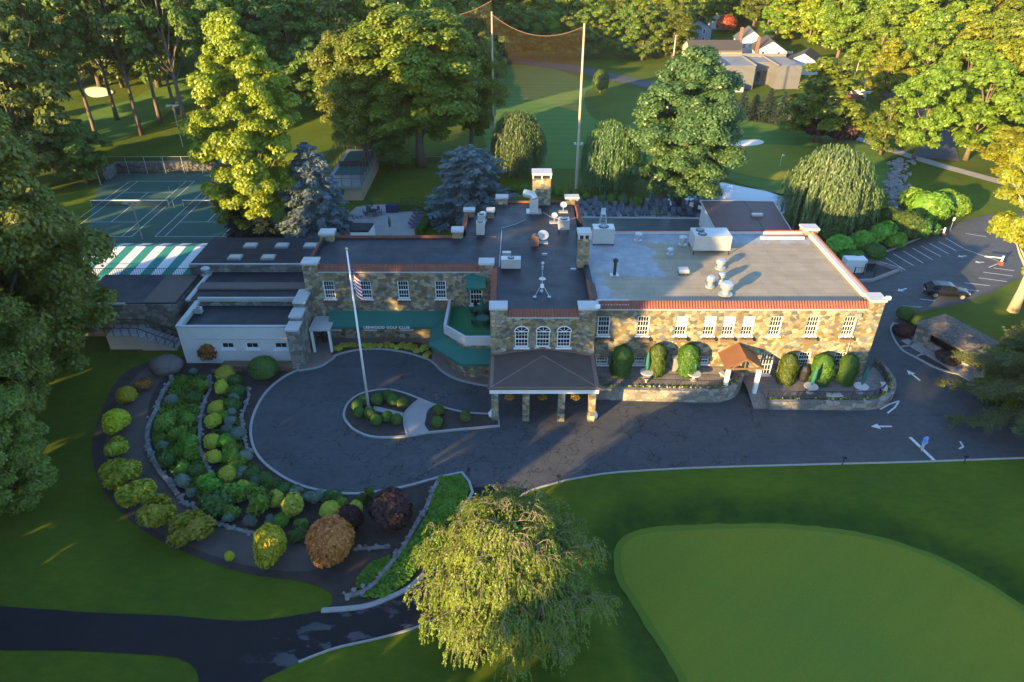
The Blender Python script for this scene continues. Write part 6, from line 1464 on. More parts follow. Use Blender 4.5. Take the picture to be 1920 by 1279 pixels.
# ================================================================ paddle tennis court
pc = empty('paddle_court', G(655,340), 'raised paddle tennis court with tan base walls and tall wire cage', 'court')
gz = 2.4; y0, y1 = G(640,376).y, G(640,376).y+19; x0 = UY(610,376,y0).x; x1 = UY(681,376,y0).x
b = MB(); b.box(x0,x1,y0,y1,0,gz-.1); b.build('base_wall', mat('tan painted panelling', (.42,.33,.22), .7, .1), pc)
b = MB(); b.box(x0-.15,x1+.15,y0-.15,y1+.1,gz-.098,gz); b.box(x0-.17,x1+.17,y0-.25,y0-.152,gz-.4,gz+.02); b.build('deck', M['galv'], pc)
b = MB(); b.box(x0+.6,x1-.6,y0+5,y1-.8,gz+.002,gz+.02); b.build('playing_surface', mat('paddle court green', (.03,.11,.10), .8, .1), pc)
b = MB()
for x in (x0,x1):
    for k in range(9): y = y0+(y1-y0)*k/8; b.tube([(x,y,gz),(x,y,gz+3.6)], .06, 5)
    for zz in (1.2,2.4,3.6): b.tube([(x,y0,gz+zz),(x,y1,gz+zz)], .04, 5)
for y in (y0,y1):
    for k in range(1,4): x = x0+(x1-x0)*k/4; b.tube([(x,y,gz),(x,y,gz+3.6)], .06, 5)
    for zz in (1.2,3.6): b.tube([(x0,y,gz+zz),(x1,y,gz+zz)], .04, 5)
b.build('cage_frame', M['wood'], pc)
b = MB(); b.add([(x1,y0,gz),(x1,y1,gz),(x1,y1,gz+3.6),(x1,y0,gz+3.6)], [(0,1,2,3)]); b.add([(x0,y0,gz),(x0,y1,gz),(x0,y1,gz+3.6),(x0,y0,gz+3.6)], [(3,2,1,0)]); b.add([(x0,y1,gz),(x1,y1,gz),(x1,y1,gz+3.6),(x0,y1,gz+3.6)], [(3,2,1,0)]); b.build('cage_mesh', M['wire'], pc)
b = MB(); b.box(x0+.5,x1-.5,(y0+y1)/2-.02,(y0+y1)/2+.02,gz,gz+.9); b.build('net', M['dark'], pc)
# ================================================================ left patio furniture
def lounger_mesh():
    b = MB(); b.box(-.34,.34,-.95,.35,.28,.38); b.add([(-.34,.35,.30),(.34,.35,.30),(.34,.95,.85),(-.34,.95,.85),(-.34,.35,.38),(.34,.35,.38),(.34,.9,.93),(-.34,.9,.93)], [(0,3,2,1),(4,5,6,7),(0,1,5,4),(1,2,6,5),(2,3,7,6),(3,0,4,7)])
    f = MB(); 
    for sx in (-.33,.33):
        f.box(sx-.02,sx+.02,-.95,.6,.22,.279)
        for sy in (-.9,.45): f.box(sx-.03,sx+.03,sy-.03,sy+.03,0,.219)
    return b.mesh('cushion', M['chairblue']), f.mesh('frame', M['dark'])
LB, LF_ = lounger_mesh()
def lounger(loc, rz, label, group):
    e = empty('sun_lounger', loc, label, 'sun lounger', group, rz)
    for nm, me_ in (('cushion', LB), ('frame', LF_)): o = bpy.data.objects.new(nm, me_); COL.objects.link(o); o.parent = e
for i in range(7):
    lounger(G(778+i*3.0-i*i*.0, 428-i*6.5), 1.45, ORD[i]+' dark lounger from the near end of the row on the left patio', 'loungers on the left patio')
k = 0
rows_ = [(402, 1090, 1295, 15.5, 'front'), (391, 1084, 1300, 14, 'middle'), (382, 1088, 1250, 15, 'back')]
for vv, u0, u1, st_, nm in rows_:
    u = u0; i = 0
    while u < u1:
        lounger(G(u+random.uniform(-2,2), vv+random.uniform(-1.2,1.2)), math.pi*0+random.uniform(-.25,.25), ORD[i]+' dark blue lounger from the left in the '+nm+' row beyond the pool', 'loungers in rows beyond the pool'); u += st_; i += 1
for i, (u, v) in enumerate(((1132,388),(1168,392),(1218,389),(1261,388))):
    umbrella(G(u, v), ORD[i]+' closed dark umbrella from the left among the loungers beyond the pool', 2.6)
for i, (u, v) in enumerate(((699,398),(691,412),(732,437),(645,376))):
    umbrella(G(u, v), ['closed umbrella rising from the patio table with chairs','closed umbrella by the dark roofed bar of the left patio','closed umbrella just behind the left wing parapet','closed dark umbrella at the corner of the paddle court'][i], 2.6)
e = empty('patio_table', G(699,403), 'round dark table ringed by chairs on the left patio', 'table'); b = MB(); b.lathe((0,0,0), [(.7,.68),(.72,.72)], 14); b.build('tabletop', M['dark'], e, local=True); b = MB(); b.tube([(0,0,0),(0,0,.68)], .06, 6); b.build('leg', M['dark'], e, local=True)
for j in range(6):
    a = j*1.047; c = G(699,403)+Vector((1.15*math.cos(a), 1.15*math.sin(a), 0)); ch = empty('patio_chair', c, ORD[j]+' chair counter-clockwise from the right around the round table on the left patio', 'chair', 'chairs around the left patio table', a-math.pi/2)
    s = MB(); s.box(-.25,.25,-.25,.25,.4,.46); s.build('seat', M['chairblue'], ch, local=True); s = MB(); s.box(-.25,.25,.22,.27,.46,.95); s.build('backrest', M['chairblue'], ch, local=True)
    s = MB(); [s.bar((sx,sy,0),(sx,sy,.4),.03,.03) for sx in (-.22,.22) for sy in (-.22,.22)]; s.build('legs', M['dark'], ch, local=True)
b = MB(); hp = crom(GP([(738,396),(770,394),(795,397),(806,406),(803,418),(795,430),(785,442)]), 5); b.sweep(hp, 1.0, 0, 1.0)
hd = empty('curved_hedge', hp[10], 'low dark clipped hedge curving round the loungers of the left patio', 'hedge'); b.build('core', LM['dkgreen'], hd)
n = 6000; ii = RNG.random(n)*(len(hp)-1.01); P_ = []
for x in ii:
    i = int(x); q = hp[i].lerp(hp[i+1], x-i); P_.append((q.x+random.uniform(-.55,.55), q.y+random.uniform(-.55,.55), random.uniform(.2,1.1)))
v_, q_ = leaf_quads(np.array(P_), unit(n)+np.array([0,0,.8]), .12); link('leaves', np_mesh('leaves', [(v_, q_, 0)], [LM['dkgreen']]), hd)
hut = empty('patio_bar', G(676,440), 'dark flat roofed patio bar behind the left wing parapet', 'hut'); b = MB(); pb = [G(655,432,2.6),G(690,432,2.6),G(700,418,2.6),G(655,418,2.6)]
b.prism(pb, 2.3, 2.6); b.build('roof', M['roof'], hut); b = MB(); b.prism([p_*.0+Vector((p_.x*.995+.0, p_.y, 0)) for p_ in pb], 0, 2.29); b.build('wall', M['white'], hut)
b = MB(); p = G(736,397); b.box(p.x-.9,p.x+.9,p.y-.5,p.y+.5,0,1.2); tag(b.build('towel_bin', mat('blue bin', (.02,.035,.09), .5)), 'dark blue bin at the left end of the curved hedge', 'bin')
railing([G(752,384),G(775,382),G(800,386)], 0, 1.0, 'thin curved railing between the left patio and the small lawn', step=.6)
# lifeguard chair
e = empty('lifeguard_chair', G(1130,424), 'tall white lifeguard chair standing by the pool', 'chair')
b = MB(); [b.bar((sx*.55,sy*.5,0),(sx*.3,sy*.3,1.9),.07,.07) for sx in (-1,1) for sy in (-1,1)]; [b.bar((-.5+.03*k_,-.45+.03*k_,.4*k_+.3),(.5-.03*k_,-.45+.03*k_,.4*k_+.3),.05,.05) for k_ in range(4)]; b.build('frame', M['white'], e, local=True)
b = MB(); b.box(-.35,.35,-.35,.3,1.902,1.97); b.build('seat', M['white'], e, local=True); b = MB(); b.box(-.35,.35,.24,.3,1.972,2.7); b.build('backrest', M['white'], e, local=True)
e = empty('concrete_planter', G(1233,403), 'round concrete planter bowl at the pool edge', 'planter'); b = MB(); b.lathe((0,0,0), [(.4,0),(.75,.45),(.8,.5),(.65,.5),(.5,.4)], 16); b.build('bowl', M['concrete'], e, local=True); b = MB(); b.ball((0,0,.45), .5, 8, 5, 0, .2, .5); b.build('plant', LM['dkgreen'], e, local=True)
# brown roofed shed by the pond
sh = empty('pool_house', G(1400,420), 'low building with a plain brown sloping roof beside the pond', 'building')
zr_ = 3.4; R4 = [G(1326,436,3.0), G(1486,430,3.0), G(1445,377,3.9), G(1311,376,3.9)]
R4 = [Vector((24.0,76.0,3.2)), Vector((36.2,76.0,3.2)), Vector((36.2,88.5,3.8)), Vector((24.0,88.5,3.8))]
R4 = [G(1343,436,3.2), G(1486,436,3.2), G(1450,378,3.6), G(1313,376,3.6)]
b = MB(); lo4 = [p_-Vector((0,0,.18)) for p_ in R4]; b.add(R4+lo4, [(0,1,2,3),(7,6,5,4),(0,4,5,1),(1,5,6,2),(2,6,7,3),(3,7,4,0)]); b.build('roof', mat('brown metal roof', (.12,.060,.050), .6, .12, .5), sh)
b = MB(); cx = sum((p_ for p_ in R4), Vector())/4; q4 = [cx+(p_-cx)*.95 for p_ in R4]; b.prism([(p_.x,p_.y) for p_ in q4], 0, 2.95); b.build('wall', M['white'], sh)
b = MB(); [b.bar(R4[i]+Vector((0,0,-.02)), R4[(i+1)%4]+Vector((0,0,-.02)), .12, .2) for i in range(4)]; b.build('fascia', M['cap'], sh)
b = MB(); p = G(1420,404,3.5); b.box(p.x-.8,p.x+.7,p.y-.3,p.y+.3,3.45,3.75); b.build('vent_hood', M['metal'], sh); b = MB(); b.bar(R4[0].lerp(R4[1],.66)+Vector((0,0,.02)), R4[3].lerp(R4[2],.6)+Vector((0,0,.02)), .1, .04); b.build('seam', M['dark'], sh)
for i, (u, v) in enumerate(((1296,392),(1303,398),(1312,396),(1319,400))):
    e = empty('patio_chair', G(u, v), ORD[i]+' white and dark chair from the left beside the brown roofed shed', 'chair', 'chairs beside the shed', i*1.3); s = MB(); s.box(-.28,.28,-.28,.28,.4,.46); s.build('seat', M['white'] if i % 2 == 0 else M['dark'], e, local=True); s = MB(); s.box(-.28,.28,.25,.3,.46,1.0); s.build('backrest', M['white'] if i % 2 == 0 else M['dark'], e, local=True); s = MB(); [s.bar((sx,sy,0),(sx,sy,.4),.03,.03) for sx in (-.25,.25) for sy in (-.25,.25)]; s.build('legs', M['dark'], e, local=True)
# fountain
ft = empty('fountain', G(1357,386), 'fine white fountain spray rising from the pond', 'fountain'); n = 2600; a = RNG.uniform(0,6.28,n); s_ = RNG.random(n); 
vy = RNG.uniform(.55,1.0,n); zz_ = 3.4*vy*(4*s_*(1-s_)); rr_ = .15+1.15*s_*RNG.uniform(.4,1,n)
C = np.stack([np.cos(a)*rr_, np.sin(a)*rr_, np.maximum(.05, zz_)], 1); v_, q_ = leaf_quads(C, unit(n), .05, 1.4)
M['spray'] = mat('water spray', (.8,.82,.85), .3, .02); o = link('spray', np_mesh('spray', [(v_, q_, 0)], [M['spray']]), ft, local=True); b = MB(); b.lathe((0,0,0), [(.35,0),(.3,.12),(.05,.3)], 10); b.build('nozzle', M['dark'], ft, local=True)
# ================================================================ car park things
def lines(px, label=None, z=.022, w=.12, name='parking_lines'):
    b = MB()
    for (a, c) in px:
        A = G(*a); B = G(*c); d = (B-A).normalized(); n_ = Vector((-d.y,d.x,0))*w/2; b.add([A-n_,A+n_,B+n_,B-n_], [(3,2,1,0)])
    b.v = [(x,y,z) for x,y,_ in b.v]; tag(b.build(name, M['paint']), kind='structure')
def K(x, y): return (1580+x/5.647, 400+y/5.647)
lines([(K(435,460),K(665,605)),(K(535,430),K(750,555)),(K(640,400),K(855,530)),(K(740,370),K(955,495)),(K(830,347),K(1040,460)),(K(920,320),K(1120,430)),(K(1015,300),K(1200,398)),(K(1085,262),K(1280,375)),(K(1290,380),K(1680,520)),(K(1680,520),K(1545,575)),(K(1600,580),K(1815,610)),(K(1490,625),K(1800,665)),(K(1440,685),K(1740,725)),(K(1290,738),K(1560,768)),(K(1150,790),K(1440,825)),(K(820,910),K(980,928)),(K(1300,215),K(1520,250))])
lines([((1706,820),(1752,864))], z=.024, w=.3, name='road_marking')
def arrow(u, v, du, dv, L=1.9):
    A = G(u, v); B = G(u+du, v+dv); d = (B-A).normalized(); n_ = Vector((-d.y,d.x,0)); b = MB(); z = Vector((0,0,.026))
    b.add([A-n_*.1+z, A+n_*.1+z, A+d*L*.6+n_*.1+z, A+d*L*.6-n_*.1+z, A+d*L*.6-n_*.4+z, A+d*L*.6+n_*.4+z, A+d*L+z], [(3,2,1,0),(6,5,4)]); tag(b.build('road_arrow', M['paint']), kind='structure')
arrow(1725,714,-10,-8); arrow(1672,800,-10,0); arrow(1700,541,-10,3,1.6); arrow(1812,480,-10,1,1.3); arrow(1845,492,-10,0,1.2)
lines([((1650,768),(1668,758)),((1668,758),(1686,752)),((1686,752),(1678,764)),((1678,764),(1664,775)),((1800,828),(1806,838)),((1806,838),(1798,842))], z=.024, w=.16, name='road_marking')
kb = MB(); kb.sweep(GP([(1622,488),(1690,461),(1762,431)]), .25, 0, .15); tag(kb.build('parking_kerb', M['kerb']), 'straight kerb along the back of the parking bays', 'kerb')
sheet('bank_soil', GP([(1560,470),(1622,487),(1690,460),(1762,430),(1740,418),(1680,440),(1600,450)]), .008, M['soil'])
b = MB(); b.sweep(GP([(1592,530),(1634,528),(1686,508)]), .3, 0, .35); b.sweep(GP([(1625,489),(1690,510)]), .25, 0, .5); tag(b.build('enclosure_wall', M['concrete']), 'low concrete wall of the fenced enclosure by the parking bays', 'wall')
railing([G(1598,524),G(1636,526),G(1684,507)], .35, 1.3, 'black panelled fence of the enclosure beside the parking bays', step=.35, postw=.1)
railing([G(1618,515),G(1622,490)], .0, 1.5, 'side of the black enclosure fence nearest the clubhouse', step=.35, postw=.1)
b = MB(); p = G(1603,512); b.box(p.x-1.4,p.x+1.2,p.y,p.y+1.4,0,1.8); tag(b.build('storage_container', M['white']), 'white storage box behind the right rear corner of the clubhouse', 'container')
b = MB(); p = G(1630,508); b.box(p.x-.6,p.x+.5,p.y,p.y+.7,0,1.0); b.box(p.x-.65,p.x+.55,p.y-.05,p.y+.75,1.002,1.08); tag(b.build('enclosure_unit', M['dark']), 'dark machine inside the black fenced enclosure', 'machine')
def sign(u, v, h, label, w=.35, m='white', hh=.5):
    e = empty('small_sign', G(u, v), label, 'sign'); b = MB(); b.bar((0,0,0),(0,0,h),.06,.06); b.build('post', M['galv'], e, local=True); b = MB(); b.box(-w/2,w/2,-.06,-.032,h-hh,h); b.build('panel', M[m], e, local=True)
sign(1635,482,2.0,'narrow white sign post above the parking bays near the enclosure'); sign(1781,432,2.0,'white leaning sign post by the parking entrance',.3); sign(1730,575-28,1.2,'small dark sign post on the grass edge beside the car',.3,'dark',.3)
for u, v, lab in ((1767,443,'parking barrier with white arm and red base beside the bays'),(1875,497,'parking barrier with white arm and red base at the right edge')):
    e = empty('parking_barrier', G(u, v), lab, 'barrier'); b = MB(); b.box(-.25,.25,-.25,.25,0,.5); b.build('base', M['tile'], e, local=True); b = MB(); b.box(-.08,.08,-.08,.08,.502,1.3); b.build('post', M['white'], e, local=True); b = MB(); b.bar((0,0,1.0),(-2.2,.3,1.1),.1,.12); b.build('arm', M['white'], e, local=True)
b = MB(); p = G(1737,425); b.box(p.x-.6,p.x+.3,p.y-.2,p.y+.4,.3,.9); b.box(p.x-.6,p.x-.5,p.y-.2,p.y+.4,0,.3); b.box(p.x+.2,p.x+.3,p.y-.2,p.y+.4,0,.3); b.box(p.x-.6,p.x+.3,p.y+.35,p.y+.4,.9,1.3)
tag(b.build('blue_cart', mat('bright blue paint', (.02,.16,.42), .4, .05)), 'small bright blue cart at the foot of the stream shrubs', 'cart')
b = MB(); p = G(1607,452); b.box(p.x-1.6,p.x+1.4,p.y-.4,p.y+.6,.0,.35); b.box(p.x-.8,p.x-.2,p.y,p.y+.5,.352,1.0); tag(b.build('stone_steps', M['concrete']), 'pale stone landing half hidden by the shrubs near the stream', 'steps')
# ---- car
def car(u, v, rz, label):
    e = empty('parked_car', G(u, v), label, 'car', None, rz)
    paint = mat('black car paint', (.006,.008,.014), .3, .1, 1, spec=.5)
    L = 2.4
    sec = [(-L,.42,.95,.80),(-2.3,.30,1.02,.86),(-1.9,.28,1.04,.91),(-.6,.26,1.03,.92),(.6,.26,1.0,.92),(1.1,.26,.98,.91),(1.9,.28,.86,.88),(2.3,.34,.74,.80),(L,.42,.62,.68)]
    b = MB(); rings = []
    for x, zl, zu, w in sec:
        r = [(x,-w*.9,zl),(x,-w,zl+.12),(x,-w*1.02,(zl+zu)/2+.06),(x,-w*.96,zu-.06),(x,-w*.82,zu),(x,0,zu+.035),(x,w*.82,zu),(x,w*.96,zu-.06),(x,w*1.02,(zl+zu)/2+.06),(x,w,zl+.12),(x,w*.9,zl)]; rings.append(r)
    n = 11; vs = [q for r in rings for q in r]; fs = [(i*n+j,(i+1)*n+j,(i+1)*n+(j+1)%n,i*n+(j+1)%n) for i in range(len(sec)-1) for j in range(n)]; fs += [tuple(range(n)), tuple((len(sec)-1)*n+j for j in range(n))[::-1]]
    b.add(vs, fs); b.build('body', paint, e, smooth=True, local=True)
    g = MB(); prof = [(-2.25,1.0,.80),(-1.75,1.42,.66),(-1.2,1.50,.64),(.0,1.50,.65),(.55,1.40,.66),(1.25,.98,.80)]
    vs = []; 
    for x, z, w in prof: vs += [(x,-.84,.98),(x,-w,z),(x,w,z),(x,.84,.98)]
    fs = []
    for i in range(len(prof)-1):
        for j in range(3): fs.append((4*i+j,4*i+j+1,4*(i+1)+j+1,4*(i+1)+j)[::-1])
    fs += [(0,1,2,3),(20,21,22,23)[::-1]]
    g.add(vs, fs); g.build('windows', mat('tinted car glass', (.006,.008,.010), .25, .1, 1, spec=.3), e, local=True)
    r = MB(); r.add([(-1.72,-.63,1.45),(-1.2,-.61,1.53),(.0,-.62,1.53),(.5,-.62,1.43),(-1.72,.63,1.45),(-1.2,.61,1.53),(.0,.62,1.53),(.5,.62,1.43)], [(0,1,5,4)[::-1],(1,2,6,5)[::-1],(2,3,7,6)[::-1]]); 
    for y in (-.64,.64):
        for (a, c) in (((-2.2,1.02),(-1.72,1.44)),((-.95,1.0),(-.95,1.5)),((.1,1.0),(.1,1.5)),((.5,1.42),(1.2,1.0))): r.bar((a[0],y*1.25 if a[1]<1.2 else y,a[1]),(c[0],y*1.25 if c[1]<1.2 else y*1.0,c[1]),.06,.05)
    r.build('roof', paint, e, local=True)
    for s_ in (-1,1):
        m_ = MB(); m_.box(.75,.95,s_*1.0-.1,s_*1.0+.1,1.0,1.15); m_.build('mirror', paint, e, local=True)
        h_ = MB(); h_.box(2.22,2.36,s_*.62-.16,s_*.62+.16,.62,.74); h_.build('headlight', M['metal'], e, local=True)
        h_ = MB(); h_.box(-2.44,-2.36,s_*.64-.18,s_*.64+.18,.72,.88); h_.build('tail_light', M['fred'], e, local=True)
        for x in (-1.5,1.5):
            w = MB(); pts = [(x,s_*.93-.12,.35),(x,s_*.93+.12,.35)]; w.tube(pts, .36, 18); wo = w.build('wheel', M['dark'], e, local=True)
            w = MB(); w.tube([(x,s_*.93-.125,.35),(x,s_*.93+.125,.35)], .24, 12); wr = w.build('rim', M['galv'], wo, local=True)
    b = MB(); b.box(-2.455,-2.42,-.26,.26,.5,.62); b.build('number_plate', M['white'], e, local=True)
car(1772,553,math.radians(-10),'black estate car parked alone at the edge of the grass in the car park')
# ---- stone shelter on the right
shl = empty('stone_shelter', G(1790,640), 'long low stone shelter with a pitched grey roof and a dark open front', 'shelter')
A = G(1722,606,2.3); B = G(1868,686,2.3); d = (B-A).normalized(); n_ = Vector((-d.y,d.x,0))
if n_.y < 0: n_ = -n_
L_ = (B-A).length; W_ = 4.2
def sp_(a, c, z): q = A+d*a+n_*c; return (q.x,q.y,z)
b = MB()
b.add([sp_(-.3,-.3,2.25),sp_(L_+.3,-.3,2.25),sp_(L_-1.6,W_*.5,2.75),sp_(1.6,W_*.5,2.75),sp_(-.3,W_+.3,2.25),sp_(L_+.3,W_+.3,2.25)], [(0,1,2,3),(1,5,2),(5,4,3,2),(4,0,3),(0,4,5,1)]); 
M['slate'] = stone_mat('grey slate shingles', [(.16,.14,.12),(.12,.11,.10),(.20,.17,.14)], 3.0, (.07,.06,.06)); b.build('roof', M['slate'], shl)
b = MB(); 
for a0_, a1_, z0_, z1_ in ((0,1.6,0,2.2),(L_-1.0,L_,0,2.2),(1.6,L_-1.0,0,.9),(1.6,L_-1.0,1.85,2.2)): b.add([sp_(a0_,0,z0_),sp_(a1_,0,z0_),sp_(a1_,0,z1_),sp_(a0_,0,z1_),sp_(a0_,.35,z0_),sp_(a1_,.35,z0_),sp_(a1_,.35,z1_),sp_(a0_,.35,z1_)], [(0,1,2,3),(5,4,7,6),(3,2,6,7),(0,3,7,4),(1,5,6,2)])
b.add([sp_(0,.35,0),sp_(0,W_,0),sp_(0,W_,2.2),sp_(0,.35,2.2)], [(0,1,2,3)]); b.add([sp_(L_,.35,0),sp_(L_,W_,0),sp_(L_,W_,2.2),sp_(L_,.35,2.2)], [(3,2,1,0)]); b.add([sp_(0,W_,0),sp_(L_,W_,0),sp_(L_,W_,2.2),sp_(0,W_,2.2)], [(3,2,1,0)])
b.build('wall', M['stone_grey'], shl)
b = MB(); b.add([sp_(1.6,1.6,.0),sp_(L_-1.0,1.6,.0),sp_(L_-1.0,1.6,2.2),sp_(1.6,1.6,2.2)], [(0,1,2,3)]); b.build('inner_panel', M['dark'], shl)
b = MB(); b.add([sp_(-.5,-1.1,.13),sp_(L_+.5,-1.1,.13),sp_(L_+.5,0,.13),sp_(-.5,0,.13),sp_(-.5,-1.1,.0),sp_(L_+.5,-1.1,.0)], [(0,1,2,3),(4,5,1,0)]); b.build('step', M['concrete'], shl)
# ---- person
def person(u, v):
    e = empty('person', G(u, v), 'person in a bright blue top and pale trousers by the white line on the drive', 'person', None, math.radians(200))
    J = [(0,0,.95),(0,0,1.15),(0,.01,1.38),(0,.02,1.52),(0,.03,1.62),(0,.02,1.74),(.18,0,1.42),(.30,.05,1.18),(.30,.18,.97),(-.18,0,1.42),(-.29,-.04,1.18),(-.30,.06,.94),(.10,.0,.90),(.11,.14,.50),(.11,.05,.09),(.11,.2,.05),(-.10,0,.90),(-.11,-.05,.50),(-.11,-.28,.12),(-.11,-.16,.04)]
    E = [(0,1),(1,2),(2,3),(3,4),(4,5),(2,6),(6,7),(7,8),(2,9),(9,10),(10,11),(0,12),(12,13),(13,14),(14,15),(0,16),(16,17),(17,18),(18,19)]
    R_ = [.14,.14,.15,.07,.085,.09,.07,.05,.035,.07,.05,.035,.10,.07,.045,.04,.10,.07,.045,.04]
    def skin(name, J, E, R_, m, root=0):
        me_ = bpy.data.meshes.new(name); me_.from_pydata(J, E, []); o = bpy.data.objects.new(name, me_); COL.objects.link(o)
        sk = o.modifiers.new('s', 'SKIN'); 
        for i, r_ in enumerate(R_): me_.skin_vertices[0].data[i].radius = (r_, r_)
        me_.skin_vertices[0].data[root].use_root = True
        sb = o.modifiers.new('b', 'SUBSURF'); sb.levels = 1; sb.render_levels = 1
        dg = bpy.context.evaluated_depsgraph_get(); m2 = bpy.data.meshes.new_from_object(o.evaluated_get(dg)); bpy.data.objects.remove(o); m2.materials.clear(); m2.materials.append(m); m2.name = name
        o2 = bpy.data.objects.new(name, m2); COL.objects.link(o2); o2.parent = e; return o2
    skinm = mat('skin', (.42,.25,.17), .6, .05)
    skin('body', J, E, R_, skinm)
    skin('shirt', [(0,0,.98),(0,0,1.15),(0,.01,1.40),(.19,0,1.43),(.30,.05,1.18),(.3,.14,1.05),(-.19,0,1.43),(-.29,-.04,1.18),(-.3,.02,1.05)], [(0,1),(1,2),(2,3),(3,4),(4,5),(2,6),(6,7),(7,8)], [.19,.18,.18,.10,.075,.065,.10,.075,.065], mat('bright blue shirt', (.05,.25,.75), .8, .05))
    skin('trousers', [(0,0,.98),(.10,0,.88),(.11,.14,.50),(.11,.05,.14),(-.10,0,.88),(-.11,-.05,.50),(-.11,-.27,.17)], [(0,1),(1,2),(2,3),(0,4),(4,5),(5,6)], [.17,.125,.09,.07,.125,.09,.07], mat('pale blue trousers', (.36,.42,.52), .8, .05))
    b = MB(); b.ball((0,.0,1.74), .115, 10, 8, 0, .03, 1.0); b.build('hair', M['dark'], e, smooth=True, local=True)
    for sx, pz in ((.30,(.20,.97)),(-.30,(.07,.94))):
        b = MB()
        for k_ in range(5): b.tube([(sx+(-.03+.015*k_)*1.0, pz[0]+.01, pz[1]-.01),(sx+(-.035+.018*k_), pz[0]+.05, pz[1]-.085+.008*abs(k_-2))], [.009,.006], 5)
        b.build('hand', skinm, e, local=True)
person(1727,845)
# lamps on the kerb
for u, v, lab in ((880,893,'at the tip of the garden'),(1047,907,'beside the putting green lawn, left one'),(1579,872,'at the lawn edge in the middle'),(1806,870,'at the lawn edge under the pine')):
    e = empty('path_light', G(u, v), 'small black path light '+lab, 'lamp', 'black path lights'); b = MB(); b.bar((0,0,0),(0,0,.75),.06,.06); b.build('post', M['iron'], e, local=True); b = MB(); b.box(-.14,.14,-.1,.1,.75,.95); b.build('head', M['iron'], e, local=True)
# ================================================================ far houses
def house(ub, vb, w, d, hw, hr, wallm, roofm, label, rz=0, gable='x', chim=None, nw=2, cat='house'):
    p = GT(ub, vb); e = empty('house', p, label, cat, None, rz); e.scale = (.84,.84,.84)
    b = MB(); b.box(-w/2,w/2,0,d,0,hw)
    if gable == 'y': b.add([(-w/2,0,hw),(w/2,0,hw),(0,0,hw+hr)], [(0,1,2)]); b.add([(-w/2,d,hw),(w/2,d,hw),(0,d,hw+hr)], [(2,1,0)])
    else: b.add([(-w/2,0,hw),(-w/2,d,hw),(-w/2,d/2,hw+hr)], [(2,1,0)]); b.add([(w/2,0,hw),(w/2,d,hw),(w/2,d/2,hw+hr)], [(0,1,2)])
    b.build('wall', wallm, e, local=True)
    b = MB(); o_ = .35
    if gable == 'y':
        for s_ in (-1,1): b.add([(s_*(w/2+o_),-o_,hw-.2),(s_*(w/2+o_),d+o_,hw-.2),(0,d+o_,hw+hr+.12),(0,-o_,hw+hr+.12),(s_*(w/2+o_),-o_,hw-.38),(s_*(w/2+o_),d+o_,hw-.38),(0,d+o_,hw+hr-.06),(0,-o_,hw+hr-.06)], [(0,1,2,3),(7,6,5,4),(0,3,7,4),(1,5,6,2),(0,4,5,1)])
    else:
        for s_, y in ((-1,-o_),(1,d+o_)): b.add([(-w/2-o_,y,hw-.2),(w/2+o_,y,hw-.2),(w/2+o_,d/2,hw+hr+.12),(-w/2-o_,d/2,hw+hr+.12),(-w/2-o_,y,hw-.38),(w/2+o_,y,hw-.38),(w/2+o_,d/2,hw+hr-.06),(-w/2-o_,d/2,hw+hr-.06)], [(0,1,2,3),(7,6,5,4),(0,4,5,1),(1,5,6,2),(0,3,7,4)])
    b.build('roof', roofm, e, local=True)
    for fl_ in range(2 if hw > 5 else 1):
        for k_ in range(nw):
            x = -w/2+w*(k_+.5)/nw; z = 1.0+fl_*2.8; o = bpy.data.objects.new('window', HWIN[0]); COL.objects.link(o); o.parent = e; o.location = (x,-.02,z); f = bpy.data.objects.new('frame', HWIN[1]); COL.objects.link(f); f.parent = o
    if chim is not None:
        b = MB(); b.box(chim-.5,chim+.5,-.5,.3,0,hw+hr+1.2); b.build('chimney', M['brick'], e, local=True)
gw = MB(); gw.box(-.45,.45,-.03,.0,0,1.3); gf = MB(); [gf.box(*q) for q in ((-.57,-.45,-.06,0,-.1,1.4),(.45,.57,-.06,0,-.1,1.4),(-.45,.45,-.06,0,1.3,1.4),(-.45,.45,-.06,0,-.1,0),(-.45,.45,-.05,-.031,.62,.68))]; HWIN = (gw.mesh('window', M['glass']), gf.mesh('frame', M['white']))
rg = mat('grey shingle roof', (.10,.095,.09), .85, .2, 2); rb = mat('dark shingle roof', (.06,.05,.045), .85, .2, 2); wb = mat('blue grey siding', (.20,.27,.32), .8, .05); wc = mat('cream siding', (.60,.52,.33), .8, .05); ws = mat('white siding', (.52,.52,.51), .8, .05)
house(1304,82,11,11,5.6,2.6,wb,rg,'blue grey two storey house with a front gable and white trimmed windows',0,'y')
house(1338,132,17,12,6.0,2.4,wc,rb,'cream house with a dark roof next to the large grey building',0,'x',None,2)
house(1404,112,9,12,6,3.2,ws,rg,'white gabled house with a tall brick chimney, left of its white neighbour',-.15,'y',-4.0)
house(1440,128,10,12,5.4,3.0,ws,rb,'white gabled house with a brown roof, right of its white neighbour',-.15,'y',-4.6)
house(1500,140,11,11,3.6,2.8,ws,rb,'small white house with a brown roof half hidden by trees',-.5,'y')
house(1262,48,9,9,4,2.8,ws,rb,'small pale house with a brown roof between the trees left of the blue one',.3,'y')
house(1352,55,8,9,5,2.4,ws,rb,'narrow white house behind the copper leaved tree',.0,'y')
house(1080,45,12,9,5,2.6,ws,rg,'pale house glimpsed through the trees above the golf net',.2,'x')
house(1175,62,10,9,5,2.6,ws,rg,'white house glimpsed behind the right span of the golf net',-.1,'y')
house(900,24,12,9,5,2.4,ws,rg,'white house glimpsed behind the top of the left net pole',0,'x')
